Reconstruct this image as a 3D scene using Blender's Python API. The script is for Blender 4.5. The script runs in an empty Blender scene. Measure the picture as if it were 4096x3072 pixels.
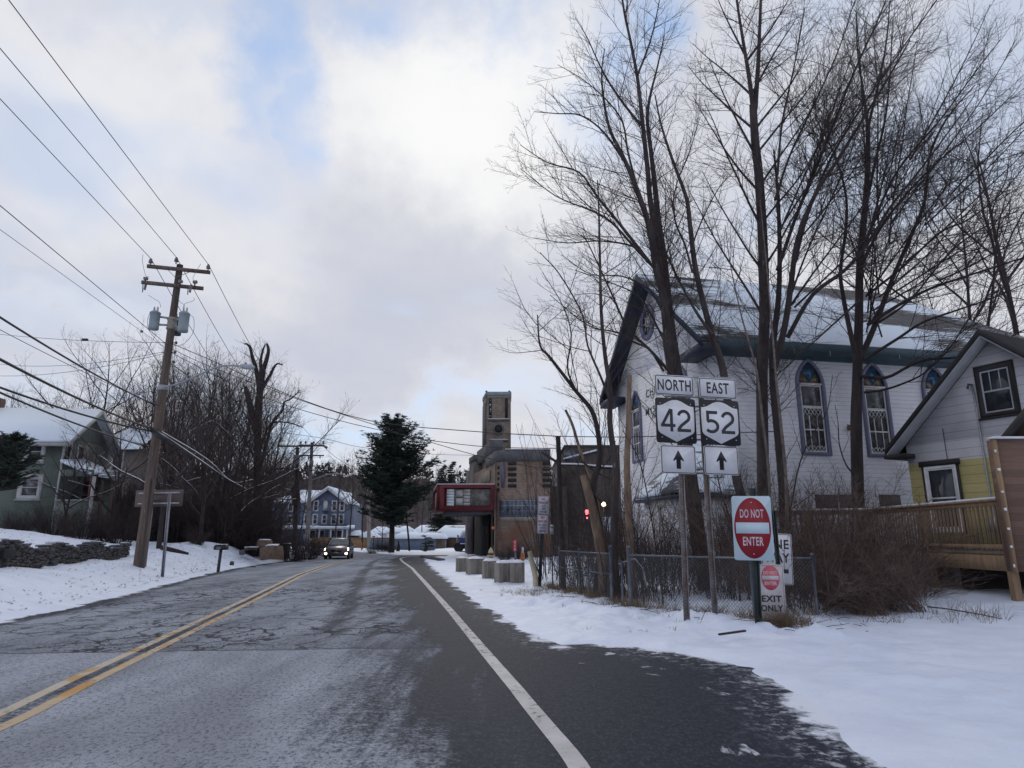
import bpy, math, random
import numpy as np
from mathutils import Vector, Matrix
R = math.radians
scene = bpy.context.scene
COL = scene.collection
# ------------------------------------------------------------------ camera
EYE = 1.5; FPX = 2660.0; PITCH = R(13)
cd = bpy.data.cameras.new('camera'); cam = bpy.data.objects.new('camera', cd); COL.objects.link(cam)
cd.sensor_width = 36; cd.lens = FPX/4096*36; cd.clip_start = .1; cd.clip_end = 6000
cam.location = (0, 0, EYE); cam.rotation_euler = (R(90)+PITCH, 0, 0)
scene.camera = cam
scene.view_settings.view_transform = 'Standard'; scene.view_settings.look = 'None'
scene.view_settings.exposure = 0; scene.view_settings.gamma = 1
# ------------------------------------------------------------------ sky
SUN_EL = R(30); SUN_AZ = R(-4)          # azimuth from +Y towards +X
W = bpy.data.worlds.new('World'); scene.world = W; W.use_nodes = True
nt = W.node_tree; nt.nodes.clear()
def N(nt, t, **k):
    n = nt.nodes.new(t)
    for a, b in k.items():
        if a.startswith('i_'):
            key = a[2:]
            key = int(key) if key.isdigit() else key.replace('_', ' ')
            n.inputs[key].default_value = b
        else: setattr(n, a, b)
    return n
def mathn(nt, op, a, b=None, clamp=False, c=None):
    n = nt.nodes.new('ShaderNodeMath'); n.operation = op; n.use_clamp = clamp
    for i, v in enumerate((a, b, c)):
        if v is None: continue
        if hasattr(v, 'node'): nt.links.new(v, n.inputs[i])
        else: n.inputs[i].default_value = v
    return n.outputs[0]
def mixc(nt, fac, a, b, bt='MIX'):
    n = nt.nodes.new('ShaderNodeMix'); n.data_type = 'RGBA'; n.blend_type = bt
    for i, v in ((0, fac), (6, a), (7, b)):
        if hasattr(v, 'node'): nt.links.new(v, n.inputs[i])
        elif i == 0: n.inputs[0].default_value = v
        else: n.inputs[i].default_value = (*v, 1) if len(v) == 3 else v
    return n.outputs[2]
def ramp(nt, fac, lo, hi):
    n = nt.nodes.new('ShaderNodeMapRange'); n.interpolation_type = 'SMOOTHSTEP'
    n.inputs[1].default_value = lo; n.inputs[2].default_value = hi
    if lo > hi:
        n.inputs[1].default_value = hi; n.inputs[2].default_value = lo
        n.inputs[3].default_value = 1; n.inputs[4].default_value = 0
    nt.links.new(fac, n.inputs[0]); return n.outputs[0]
def ray(x, y):
    u = (x-2048)/FPX; v = -(y-1536)/FPX; c, s = math.cos(PITCH), math.sin(PITCH)
    return Vector((u, c-s*v, s+c*v))
tc = N(nt, 'ShaderNodeTexCoord'); gen = tc.outputs['Generated']
sep = N(nt, 'ShaderNodeSeparateXYZ'); nt.links.new(gen, sep.inputs[0])
zz = mathn(nt, 'ADD', mathn(nt, 'MAXIMUM', sep.outputs[2], 0.0), 0.16)
cx = mathn(nt, 'DIVIDE', sep.outputs[0], zz); cy = mathn(nt, 'DIVIDE', sep.outputs[1], zz)
comb = N(nt, 'ShaderNodeCombineXYZ'); nt.links.new(cx, comb.inputs[0]); nt.links.new(cy, comb.inputs[1])
n1 = N(nt, 'ShaderNodeTexNoise', i_Scale=1.25, i_Detail=3.5, i_Roughness=.45, i_Distortion=.35); nt.links.new(comb.outputs[0], n1.inputs['Vector'])
n2 = N(nt, 'ShaderNodeTexNoise', i_Scale=3.6, i_Detail=5, i_Roughness=.5, i_Distortion=.3); nt.links.new(comb.outputs[0], n2.inputs['Vector'])
# breaks in the cloud deck
wn = N(nt, 'ShaderNodeTexNoise', i_Scale=4, i_Detail=7, i_Roughness=.58); nt.links.new(gen, wn.inputs['Vector'])
wsub = N(nt, 'ShaderNodeVectorMath', operation='SUBTRACT'); nt.links.new(wn.outputs['Color'], wsub.inputs[0]); wsub.inputs[1].default_value = (.5, .5, .5)
wscl = N(nt, 'ShaderNodeVectorMath', operation='SCALE'); nt.links.new(wsub.outputs[0], wscl.inputs[0]); wscl.inputs['Scale'].default_value = .42
wadd = N(nt, 'ShaderNodeVectorMath', operation='ADD'); nt.links.new(gen, wadd.inputs[0]); nt.links.new(wscl.outputs[0], wadd.inputs[1])
gaps = None
for (px, py, sx, sy, amt) in ((1120, 150, .07, .16, .8), (1310, 590, .045, .085, .75), (1640, 70, .11, .055, .75), (2010, 120, .05, .07, .65),
                              (2420, 170, .075, .15, 1.0), (3250, 40, .10, .06, .3), (1450, 1630, .20, .028, .75), (1150, 1700, .10, .045, .75), (1980, 1640, .09, .03, .55),
                              (900, 1560, .12, .03, .35), (700, 1730, .2, .05, .5), (80, 1150, .2, .12, .25), (700, 30, .12, .04, .25), (2230, 1690, .09, .035, .5)):
    d = ray(px, py).normalized()
    v = N(nt, 'ShaderNodeVectorMath', operation='SUBTRACT'); nt.links.new(wadd.outputs[0], v.inputs[0]); v.inputs[1].default_value = d
    v2 = N(nt, 'ShaderNodeVectorMath', operation='MULTIPLY'); nt.links.new(v.outputs[0], v2.inputs[0]); v2.inputs[1].default_value = (1/sx, 1/(sx+sy), 1/sy)
    L = N(nt, 'ShaderNodeVectorMath', operation='LENGTH'); nt.links.new(v2.outputs[0], L.inputs[0])
    g = mathn(nt, 'MULTIPLY', ramp(nt, L.outputs['Value'], 1.5, .0), amt*1.1)
    gaps = g if gaps is None else mathn(nt, 'MAXIMUM', gaps, g)
gap = mathn(nt, 'MULTIPLY', gaps, ramp(nt, n2.outputs[0], .2, .62), True)
gap2 = mathn(nt, 'MULTIPLY', ramp(nt, n1.outputs[0], .46, .34), .35)
gap = mathn(nt, 'MAXIMUM', gap, gap2)
# brighter where the sun stands behind the cloud ahead, dull overhead and behind
sd = Vector((math.sin(SUN_AZ)*math.cos(SUN_EL), math.cos(SUN_AZ)*math.cos(SUN_EL), math.sin(SUN_EL)))
dt = N(nt, 'ShaderNodeVectorMath', operation='DOT_PRODUCT'); nt.links.new(gen, dt.inputs[0]); dt.inputs[1].default_value = sd
front = ramp(nt, dt.outputs['Value'], -.1, .75)
glow = ramp(nt, dt.outputs['Value'], .7, 1.0)
cl = mixc(nt, front, (6.5, 6.9, 8.4), (7.35, 7.4, 7.85))
dk = mathn(nt, 'MULTIPLY', ramp(nt, n1.outputs[0], .58, .42), .34)
dk2 = mathn(nt, 'MULTIPLY', ramp(nt, n2.outputs[0], .60, .42), .20)
cl = mixc(nt, mathn(nt, 'ADD', dk, dk2), cl, (5.5, 5.75, 6.8))
for (px, py, sx, sy, amt, c__) in ((300, 430, .26, .15, .75, (9.0, 9.0, 9.2)), (1900, 560, .22, .13, 1.0, (9.6, 9.6, 9.6)), (1000, 780, .22, .08, .45, (8.8, 8.8, 9.0)), (3700, 700, .3, .3, .35, (8.0, 8.1, 8.5)),
        (1900, 1240, .34, .11, .7, (5.8, 6.05, 7.0)), (1100, 1330, .30, .07, .55, (5.3, 5.7, 7.0)), (650, 640, .3, .05, .35, (5.6, 5.9, 7.2)), (2300, 1650, .5, .05, .5, (8.0, 8.1, 8.6)), (1250, 1820, .3, .035, .7, (8.3, 8.2, 8.6)), (330, 1260, .10, .04, .5, (9, 8.9, 9))):
    d = ray(px, py).normalized()
    v = N(nt, 'ShaderNodeVectorMath', operation='SUBTRACT'); nt.links.new(wadd.outputs[0], v.inputs[0]); v.inputs[1].default_value = d
    v2 = N(nt, 'ShaderNodeVectorMath', operation='MULTIPLY'); nt.links.new(v.outputs[0], v2.inputs[0]); v2.inputs[1].default_value = (1/sx, 1/(sx+sy), 1/sy)
    L = N(nt, 'ShaderNodeVectorMath', operation='LENGTH'); nt.links.new(v2.outputs[0], L.inputs[0])
    cl = mixc(nt, mathn(nt, 'MULTIPLY', ramp(nt, L.outputs['Value'], 1.4, .1), amt), cl, c__)
sky = N(nt, 'ShaderNodeTexSky', sky_type='NISHITA', sun_disc=False, sun_elevation=SUN_EL, sun_rotation=SUN_AZ, air_density=1.2, dust_density=.6)
hs = N(nt, 'ShaderNodeVectorMath', operation='SCALE'); nt.links.new(sky.outputs[0], hs.inputs[0]); hs.inputs['Scale'].default_value = 1.0
blue = mixc(nt, .62, hs.outputs[0], (3.1, 5.4, 9.6))
fin = mixc(nt, gap, cl, blue)
bg = N(nt, 'ShaderNodeBackground', i_Strength=.1); nt.links.new(fin, bg.inputs[0])
out = N(nt, 'ShaderNodeOutputWorld'); nt.links.new(bg.outputs[0], out.inputs[0])
sl = bpy.data.lights.new('sun', 'SUN'); sl.energy = .5; sl.angle = R(22); sl.color = (1, .93, .84)
so = bpy.data.objects.new('sun', sl); COL.objects.link(so); so.rotation_euler = (R(90)-SUN_EL, 0, math.pi-SUN_AZ)
so.location = (0, 0, 60)

# ------------------------------------------------------------------ helpers
def D(px, py, Y):                    # the point at distance Y seen at a place in the photograph
    r = ray(px, py); t = Y/r.y
    return Vector((r.x*t, Y, EYE+r.z*t))
def G(px, py, z=0.0):
    r = ray(px, py); t = (z-EYE)/r.z
    return Vector((r.x*t, r.y*t, z))
def PM(Y, py):                       # metres per photograph pixel
    v = -(py-1536)/FPX
    return Y/(math.cos(PITCH)-math.sin(PITCH)*v)/FPX
def tag(o, label=None, cat=None, group=None, kind=None):
    if label: o['label'] = label
    if cat: o['category'] = cat
    if group: o['group'] = group
    if kind: o['kind'] = kind
    return o
def empty(name, loc, rz=0, label=None, cat=None, group=None):
    o = bpy.data.objects.new(name, None); COL.objects.link(o); o.empty_display_size = .2
    o.location = loc; o.rotation_euler = (0, 0, rz)
    o['_m'] = 0; del o['_m']
    return tag(o, label, cat, group)
def pmat(p):
    if p is None: return Matrix()
    m = Matrix.Translation(p.location) @ p.rotation_euler.to_matrix().to_4x4()
    return pmat(p.parent) @ m
def mesh_np(name, V, F, mats, fm=None, smooth=False):
    V = np.asarray(V, dtype=np.float32).reshape(-1, 3)
    me = bpy.data.meshes.new(name)
    me.vertices.add(len(V)); me.vertices.foreach_set('co', V.ravel())
    if isinstance(F, np.ndarray):
        k = F.shape[1]; n = len(F); idx = F.ravel().astype(np.int32); st = (np.arange(n)*k).astype(np.int32)
    else:
        n = len(F); st = np.zeros(n, np.int32); idx = []; c = 0
        for i, f in enumerate(F): st[i] = c; c += len(f); idx.extend(f)
        idx = np.array(idx, np.int32)
    me.loops.add(len(idx)); me.loops.foreach_set('vertex_index', idx)
    me.polygons.add(n); me.polygons.foreach_set('loop_start', st)
    if fm is not None: me.polygons.foreach_set('material_index', np.array(fm, np.int32))
    if smooth: me.polygons.foreach_set('use_smooth', np.ones(n, bool))
    for m in mats: me.materials.append(m)
    me.update(calc_edges=True); me.validate()
    return me
class MB:
    def __init__(s): s.v = []; s.f = []; s.m = []; s.mats = []
    def mi(s, m):
        if m not in s.mats: s.mats.append(m)
        return s.mats.index(m)
    def add(s, vs, fs, m):
        b = len(s.v); k = s.mi(m)
        s.v.extend([tuple(v) for v in vs])
        for f in fs: s.f.append(tuple(b+i for i in f)); s.m.append(k)
        return s
    def box(s, a, b, m, T=None):
        x0, y0, z0 = [min(a[i], b[i]) for i in range(3)]; x1, y1, z1 = [max(a[i], b[i]) for i in range(3)]
        vs = [(x0,y0,z0),(x1,y0,z0),(x1,y1,z0),(x0,y1,z0),(x0,y0,z1),(x1,y0,z1),(x1,y1,z1),(x0,y1,z1)]
        if T is not None: vs = [T @ Vector(v) for v in vs]
        return s.add(vs, [(0,3,2,1),(4,5,6,7),(0,1,5,4),(1,2,6,5),(2,3,7,6),(3,0,4,7)], m)
    def prism(s, poly, t, m, T=None, axis='y'):
        # poly: 2-D outline (a,b) -> (a, 0..t, b) for axis y ; (0..t,a,b) for x ; (a,b,0..t) for z
        n = len(poly); vs = []
        for off in (0, t):
            for a, b in poly:
                vs.append((a, off, b) if axis == 'y' else (off, a, b) if axis == 'x' else (a, b, off))
        if T is not None: vs = [T @ Vector(v) for v in vs]
        fs = [tuple(range(n))[::-1], tuple(range(n, 2*n))]+[(i, (i+1) % n, n+(i+1) % n, n+i) for i in range(n)]
        return s.add(vs, fs, m)
    def ring(s, outer, inner, t, m, T=None, axis='y'):
        n = len(outer); vs = []
        for off in (0, t):
            for loop in (outer, inner):
                for a, b in loop:
                    vs.append((a, off, b) if axis == 'y' else (off, a, b) if axis == 'x' else (a, b, off))
        if T is not None: vs = [T @ Vector(v) for v in vs]
        fs = []
        for i in range(n):
            j = (i+1) % n
            fs += [(i, j, n+j, n+i), (2*n+i, 3*n+i, 3*n+j, 2*n+j), (i, 2*n+i, 2*n+j, j), (n+i, n+j, 3*n+j, 3*n+i)]
        return s.add(vs, fs, m)
    def bar(s, p, q, w, m, h=None, up=(0,0,1)):
        p = Vector(p); q = Vector(q); h = h or w; d = (q-p).normalized(); u = Vector(up)
        if abs(d.dot(u)) > .97: u = Vector((0, 1, 0))
        a = d.cross(u).normalized()*w/2; b = a.cross(d).normalized()*h/2
        vs = [p-a-b, p+a-b, p+a+b, p-a+b, q-a-b, q+a-b, q+a+b, q-a+b]
        return s.add(vs, [(0,1,2,3),(4,7,6,5),(0,4,5,1),(1,5,6,2),(2,6,7,3),(3,7,4,0)], m)
    def tube(s, pts, r, m, k=8, cap=True):
        pts = [Vector(p) for p in pts]; n = len(pts)
        rs = r if hasattr(r, '__len__') else [r]*n; vs = []
        u = Vector((0.3, 0.2, 1)).normalized()
        d0 = (pts[1]-pts[0]).normalized()
        if abs(d0.dot(u)) > .95: u = Vector((1, 0, 0))
        for i, p in enumerate(pts):
            d = (pts[min(i+1, n-1)]-pts[max(i-1, 0)]).normalized()
            a = d.cross(u).normalized(); b = d.cross(a).normalized()
            for j in range(k):
                t = 2*math.pi*j/k; vs.append(p+(a*math.cos(t)+b*math.sin(t))*rs[i])
        fs = [(i*k+j, i*k+(j+1) % k, (i+1)*k+(j+1) % k, (i+1)*k+j) for i in range(n-1) for j in range(k)]
        if cap: fs += [tuple(range(k)), tuple((n-1)*k+j for j in range(k))[::-1]]
        return s.add(vs, fs, m)
    def lathe(s, prof, c, m, k=16):      # prof [(r,z)], centre c
        vs = [(c[0]+r*math.cos(2*math.pi*j/k), c[1]+r*math.sin(2*math.pi*j/k), c[2]+z) for r, z in prof for j in range(k)]
        n = len(prof)
        fs = [(i*k+j, i*k+(j+1) % k, (i+1)*k+(j+1) % k, (i+1)*k+j) for i in range(n-1) for j in range(k)]
        fs += [tuple(range(k))[::-1], tuple((n-1)*k+j for j in range(k))]
        return s.add(vs, fs, m)
    def build(s, name, parent=None, world=False, smooth=False, bevel=0):
        me = mesh_np(name, s.v, s.f, s.mats, s.m, smooth)
        return link(name, me, parent, world, bevel)
def link(name, me, parent=None, world=False, bevel=0):
    o = bpy.data.objects.new(name, me); COL.objects.link(o)
    if parent is not None:
        if world: me.transform(pmat(parent).inverted())
        o.parent = parent
    if bevel:
        b = o.modifiers.new('bevel', 'BEVEL'); b.width = bevel; b.segments = 2; b.limit_method = 'ANGLE'
    return o
def copy_tree(o, parent=None):
    c = o.copy(); COL.objects.link(c); c.parent = parent
    for ch in [x for x in scene.objects if x.parent == o]: copy_tree(ch, c)
    return c

# ------------------------------------------------------------------ materials
MATS = {}
def newmat(name):
    m = bpy.data.materials.new(name); m.use_nodes = True
    t = m.node_tree; b = t.nodes['Principled BSDF']; MATS[name] = m
    return m, t, b
def coords(t, kind='Object', scale=(1,1,1)):
    c = N(t, 'ShaderNodeTexCoord'); mp = N(t, 'ShaderNodeMapping'); mp.inputs['Scale'].default_value = scale
    t.links.new(c.outputs[kind], mp.inputs[0]); return mp.outputs[0]
def noise(t, vec, scale, detail=4, rough=.55, dist=0):
    n = N(t, 'ShaderNodeTexNoise', i_Scale=scale, i_Detail=detail, i_Roughness=rough, i_Distortion=dist)
    t.links.new(vec, n.inputs['Vector']); return n.outputs[0]
def bump(t, b, h, strength=.3, dist=.02):
    n = N(t, 'ShaderNodeBump'); n.inputs['Strength'].default_value = strength; n.inputs['Distance'].default_value = dist
    t.links.new(h, n.inputs['Height']); t.links.new(n.outputs[0], b.inputs['Normal'])
def M(name, c1, c2=None, scale=3, rough=.7, stretch=(1,1,1), bmp=0, bscale=None, metal=0, lo=.35, hi=.65, third=None, tlo=.6, thi=.7, tscale=None):
    if name in MATS: return MATS[name]
    m, t, b = newmat(name)
    b.inputs['Roughness'].default_value = rough; b.inputs['Metallic'].default_value = metal
    c2 = c2 or tuple(x*.75 for x in c1)
    v = coords(t, 'Object', stretch); n = noise(t, v, scale, 6, .6)
    col = mixc(t, ramp(t, n, lo, hi), c1, c2)
    if third is not None:
        n3 = noise(t, v, tscale or scale*2.3, 5, .6); col = mixc(t, ramp(t, n3, tlo, thi), col, third)
    t.links.new(col, b.inputs['Base Color'])
    if bmp:
        bump(t, b, noise(t, v, bscale or scale*6, 4), bmp)
    return m
def emis(name, col, s):
    m, t, b = newmat(name); b.inputs['Base Color'].default_value = (*col, 1)
    b.inputs['Emission Color'].default_value = (*col, 1); b.inputs['Emission Strength'].default_value = s
    return m
def clap(name, c, c2=None, pitch=.13, line=.10, dark=.55, zc=None, cz=None, seam=True):
    # lap siding: boards by height, with an optional second colour below the height zc
    m, t, b = newmat(name); b.inputs['Roughness'].default_value = .65
    v = coords(t); s = N(t, 'ShaderNodeSeparateXYZ'); t.links.new(v, s.inputs[0])
    fr = mathn(t, 'FRACT', mathn(t, 'DIVIDE', s.outputs[2], pitch))
    ln = ramp(t, fr, line, 0.0)
    n = noise(t, v, .8, 5); n2 = noise(t, coords(t, 'Object', (1, 1, 9)), 3.5, 5)
    base = c
    if zc is not None: base = mixc(t, mathn(t, 'LESS_THAN', s.outputs[2], zc), c, cz)
    col = mixc(t, ramp(t, n, .42, .72), base, (*[.80*1]*3,), 'MULTIPLY')
    col = mixc(t, mathn(t, 'MULTIPLY', ramp(t, n2, .5, .72), .3), col, (.62, .60, .58), 'MULTIPLY')
    col = mixc(t, mathn(t, 'MULTIPLY', ln, dark), col, (.12, .12, .13), 'MULTIPLY')
    t.links.new(col, b.inputs['Base Color'])
    h = mathn(t, 'ADD', mathn(t, 'SUBTRACT', 1, fr), mathn(t, 'MULTIPLY', n2, .15))
    bump(t, b, h, .55, .02)
    return m
def brick(name, c1, c2, mortar, sc=1.0, stain=None):
    m, t, b = newmat(name); b.inputs['Roughness'].default_value = .85
    v = coords(t); s = N(t, 'ShaderNodeSeparateXYZ'); t.links.new(v, s.inputs[0])
    cb = N(t, 'ShaderNodeCombineXYZ'); t.links.new(mathn(t, 'ADD', s.outputs[0], s.outputs[1]), cb.inputs[0]); t.links.new(s.outputs[2], cb.inputs[1])
    br = N(t, 'ShaderNodeTexBrick'); t.links.new(cb.outputs[0], br.inputs['Vector'])
    br.inputs['Color1'].default_value = (*c1, 1); br.inputs['Color2'].default_value = (*c2, 1); br.inputs['Mortar'].default_value = (*mortar, 1)
    br.inputs['Scale'].default_value = sc; br.inputs['Brick Width'].default_value = .3; br.inputs['Row Height'].default_value = .1
    br.inputs['Mortar Size'].default_value = .012
    n = noise(t, v, .35, 6, .65); col = mixc(t, ramp(t, n, .42, .66), br.outputs[0], (.55, .5, .48), 'MULTIPLY')
    n3 = noise(t, coords(t, 'Object', (1, 1, .25)), 1.2, 6, .65)
    col = mixc(t, mathn(t, 'MULTIPLY', ramp(t, n3, .5, .7), .55), col, (.45, .45, .47), 'MULTIPLY')
    if stain is not None:
        st = mathn(t, 'MULTIPLY', ramp(t, noise(t, v, .6, 5), .38, .6), ramp(t, s.outputs[2], stain[1]+.4, stain[1]-.2))
        col = mixc(t, st, col, stain[0])
    t.links.new(col, b.inputs['Base Color']); bump(t, b, br.outputs['Fac'], -.3, .01)
    return m
SNOW, t, b = newmat('snow')
v = coords(t); b.inputs['Roughness'].default_value = .6
sn = noise(t, v, 1.3, 6); ss = noise(t, v, 40, 3)
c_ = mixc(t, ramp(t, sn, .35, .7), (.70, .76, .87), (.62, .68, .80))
c_ = mixc(t, mathn(t, 'MULTIPLY', ramp(t, noise(t, coords(t, 'Object', (.35, 1.6, 1)), 1.1, 7, .7, .4), .60, .74), .45), c_, (.34, .34, .38))
t.links.new(c_, b.inputs['Base Color'])
hh = mathn(t, 'ADD', mathn(t, 'MULTIPLY', noise(t, v, 4, 6), 1.0), mathn(t, 'MULTIPLY', ss, .15)); bump(t, b, hh, .6, .06)
def snowroof(name, shingle, amt=.5, bias=0, sc=(.12, .12, .5)):
    # roof covering half hidden by snow: courses of shingles with drifts over them
    m, t, b = newmat(name); b.inputs['Roughness'].default_value = .7
    v = coords(t); s = N(t, 'ShaderNodeSeparateXYZ'); t.links.new(v, s.inputs[0])
    n = noise(t, coords(t, 'Object', sc), 1, 4, .5, .3); n2 = noise(t, coords(t, 'Object', (1.0, .5, 6)), 2.0, 5)
    f = mathn(t, 'ADD', n, mathn(t, 'MULTIPLY', mathn(t, 'SUBTRACT', n2, .5), .16))
    fr = mathn(t, 'FRACT', mathn(t, 'DIVIDE', s.outputs[2], .14))
    f = mathn(t, 'ADD', f, mathn(t, 'MULTIPLY', mathn(t, 'SUBTRACT', fr, .5), .05))
    sc_ = mixc(t, ramp(t, noise(t, v, 5, 3), .4, .6), shingle, tuple(x*.6 for x in shingle))
    sc_ = mixc(t, ramp(t, fr, .25, 0), sc_, (.05, .05, .05), 'MIX')
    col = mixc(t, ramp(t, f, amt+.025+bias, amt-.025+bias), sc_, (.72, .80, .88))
    t.links.new(col, b.inputs['Base Color']); bump(t, b, f, .3, .05)
    return m
WOODG = M('weathered_wood', (.16, .12, .10), (.09, .07, .06), 4, .85, (6, 6, .5), .4)
POLEW = M('pole_wood', (.14, .10, .078), (.08, .06, .05), 3, .85, (5, 5, .35), .5, third=(.26, .25, .24), tlo=.58, thi=.75)
BARK = M('bark', (.075, .06, .055), (.035, .028, .027), 6, .95, (1, 1, .3), .6, third=(.17, .17, .15), tlo=.63, thi=.72, tscale=9)
BARKD = M('bark_dark', (.045, .034, .032), (.022, .017, .017), 5, .95, (1, 1, .3), .4)
TWIG = M('twig', (.062, .045, .043), (.034, .025, .025), 3, .95)
TWIGB = M('twig_brown', (.15, .10, .082), (.085, .06, .05), 3, .95)
WOODRAW = M('raw_wood', (.42, .33, .22), (.25, .17, .12), 6, .9, (2, 2, .5), .4)
GALV = M('galvanised', (.35, .36, .38), (.26, .27, .28), 12, .5, metal=.6)
GALVR = M('galvanised_rusty', (.28, .27, .28), (.20, .14, .11), 6, .6, metal=.3)
STEELD = M('dark_steel', (.05, .05, .055), (.03, .03, .03), 8, .6)
GREENPOST = M('green_post', (.035, .05, .045), (.02, .03, .028), 8, .6)
SIGNW = M('sign_white', (.74, .74, .76), (.64, .64, .66), 3, .45, third=(.55, .54, .53), tlo=.62, thi=.72, tscale=9)
SIGNB = M('sign_black', (.012, .012, .014), (.02, .02, .022), 3, .5)
SIGNBL = M('sign_pale_blue', (.54, .66, .72), (.49, .61, .67), 3, .45)
SIGNR = M('sign_red', (.27, .004, .014), (.23, .004, .012), 3, .45)
SIGNP = M('sign_faded_pink', (.62, .11, .15), (.55, .10, .13), 5, .5)
SIGNF = M('sign_faded_white', (.62, .58, .58), (.5, .45, .45), 5, .6)
REDT = M('sign_dull_red', (.25, .05, .09), (.2, .05, .08), 5, .6)
GREYT = M('sign_grey_text', (.08, .08, .12), (.14, .13, .16), 5, .6)
GLASSD = M('dark_glass', (.025, .028, .033), (.045, .05, .06), 1.2, .12)
WHITEP = M('white_paint', (.70, .69, .68), (.58, .57, .56), 2, .55)
RUBBER = M('rubber', (.02, .02, .02), (.03, .03, .03), 5, .8)
CABLE = M('cable_black', (.015, .015, .02), (.02, .02, .025), 5, .6)
CONC = M('concrete', (.30, .27, .23), (.20, .18, .155), 1.2, .9, (2, 2, .5), .3, third=(.11, .10, .09), tlo=.55, thi=.7, tscale=2.2)
STONE = M('field_stone', (.10, .09, .08), (.045, .042, .04), 5, .9, bmp=.6, third=(.14, .12, .09), tlo=.6, thi=.75)
STONE2 = M('field_stone_blue', (.11, .11, .125), (.06, .06, .07), 5, .9, bmp=.6)
GRASSD = M('dry_grass', (.23, .17, .10), (.13, .09, .06), 3, .95)
# ------------------------------------------------------------------ ground and road
def hash2(ix, iy, seed):
    n = (ix.astype(np.int64)*374761393 + iy.astype(np.int64)*668265263 + seed*974634777) & 0x7fffffff
    n = ((n ^ (n >> 13))*1274126177) & 0x7fffffff
    return ((n ^ (n >> 16)) & 0xffff)/65535.0
def vnoise(x, y, seed=0):
    ix = np.floor(x); iy = np.floor(y); fx = x-ix; fy = y-iy
    fx = fx*fx*(3-2*fx); fy = fy*fy*(3-2*fy)
    a = hash2(ix, iy, seed); b_ = hash2(ix+1, iy, seed); c = hash2(ix, iy+1, seed); d = hash2(ix+1, iy+1, seed)
    return (a*(1-fx)+b_*fx)*(1-fy)+(c*(1-fx)+d*fx)*fy - .5
def fbm(x, y, f, o=3, seed=0):
    s = 0; a = 1
    for i in range(o): s = s+vnoise(x*f, y*f, seed+i)*a; f *= 2.1; a *= .5
    return s
def sst(a, b_, x):
    t = np.clip((x-a)/(b_-a), 0, 1); return t*t*(3-2*t)
YEL = [(-4.0, -6), (-4.0, 2), (-4.26, 6.03), (-4.54, 7.24), (-4.86, 8.93), (-5.4, 11.71), (-6.46, 17.16), (-8.71, 28.38), (-10.3, 38.59), (-11.2, 47.1), (-10.6, 55.5), (-8.2, 60)]
EDG = [(.75, -4), (.62, 2), (0.47, 4.91), (0.3, 5.81), (0.01, 7.47), (-0.56, 10.6), (-1.32, 14.84), (-2.98, 23.71), (-5.0, 34.5), (-6.9, 43.5), (-8.12, 49.85), (-8.4, 53.5), (-8.1, 56.5), (-7.2, 58.2)]
LEFT = [(-9.0, -8), (-9.1, 6), (-9.28, 12.71), (-9.49, 14.36), (-10.37, 18.63), (-11.54, 23.71), (-13.0, 30), (-13.7, 33.5), (-14.6, 40.4), (-14.95, 47.1), (-15.5, 56.46), (-17, 66), (-21, 80), (-21, 83)]
FAR = [(-19.4, 81), (-14.3, 68.5), (-10.3, 61.5), (-7.6, 60.8), (-5.6, 60.5), (-5.4, 57)]
RIGHT = [(-6.6, 51.5), (-5.96, 47.1), (-4.7, 39), (-3.4, 31), (-2.12, 23.71), (-1.3, 19), (-0.74, 15.92), (-.25, 13.6), (0.05, 12.02), (.40, 10.6), (.62, 9.95), (1.05, 10.1), (1.75, 9.85), (2.36, 9.1), (2.86, 8.3), (2.72, 7.24), (2.56, 6.35), (2.45, 5.6), (2.5, 4.97), (2.7, 2), (2.7, -8)]
POLY = np.array(LEFT+FAR+RIGHT)
def sdist(x, y, poly=POLY):          # signed distance to the paved outline, positive outside
    best = np.full(x.shape, 1e9); ins = np.zeros(x.shape, bool); n = len(poly)
    for i in range(n):
        ax, ay = poly[i]; bx, by = poly[(i+1) % n]; ex, ey = bx-ax, by-ay
        t = np.clip(((x-ax)*ex+(y-ay)*ey)/(ex*ex+ey*ey), 0, 1)
        best = np.minimum(best, (x-ax-t*ex)**2+(y-ay-t*ey)**2)
        if ay != by:
            c = ((ay > y) != (by > y)) & (x < (bx-ax)*(y-ay)/(by-ay)+ax); ins ^= c
    d = np.sqrt(best); return np.where(ins, -d, d)
LX = np.array([p[0] for p in LEFT]); LY = np.array([p[1] for p in LEFT])
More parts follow.
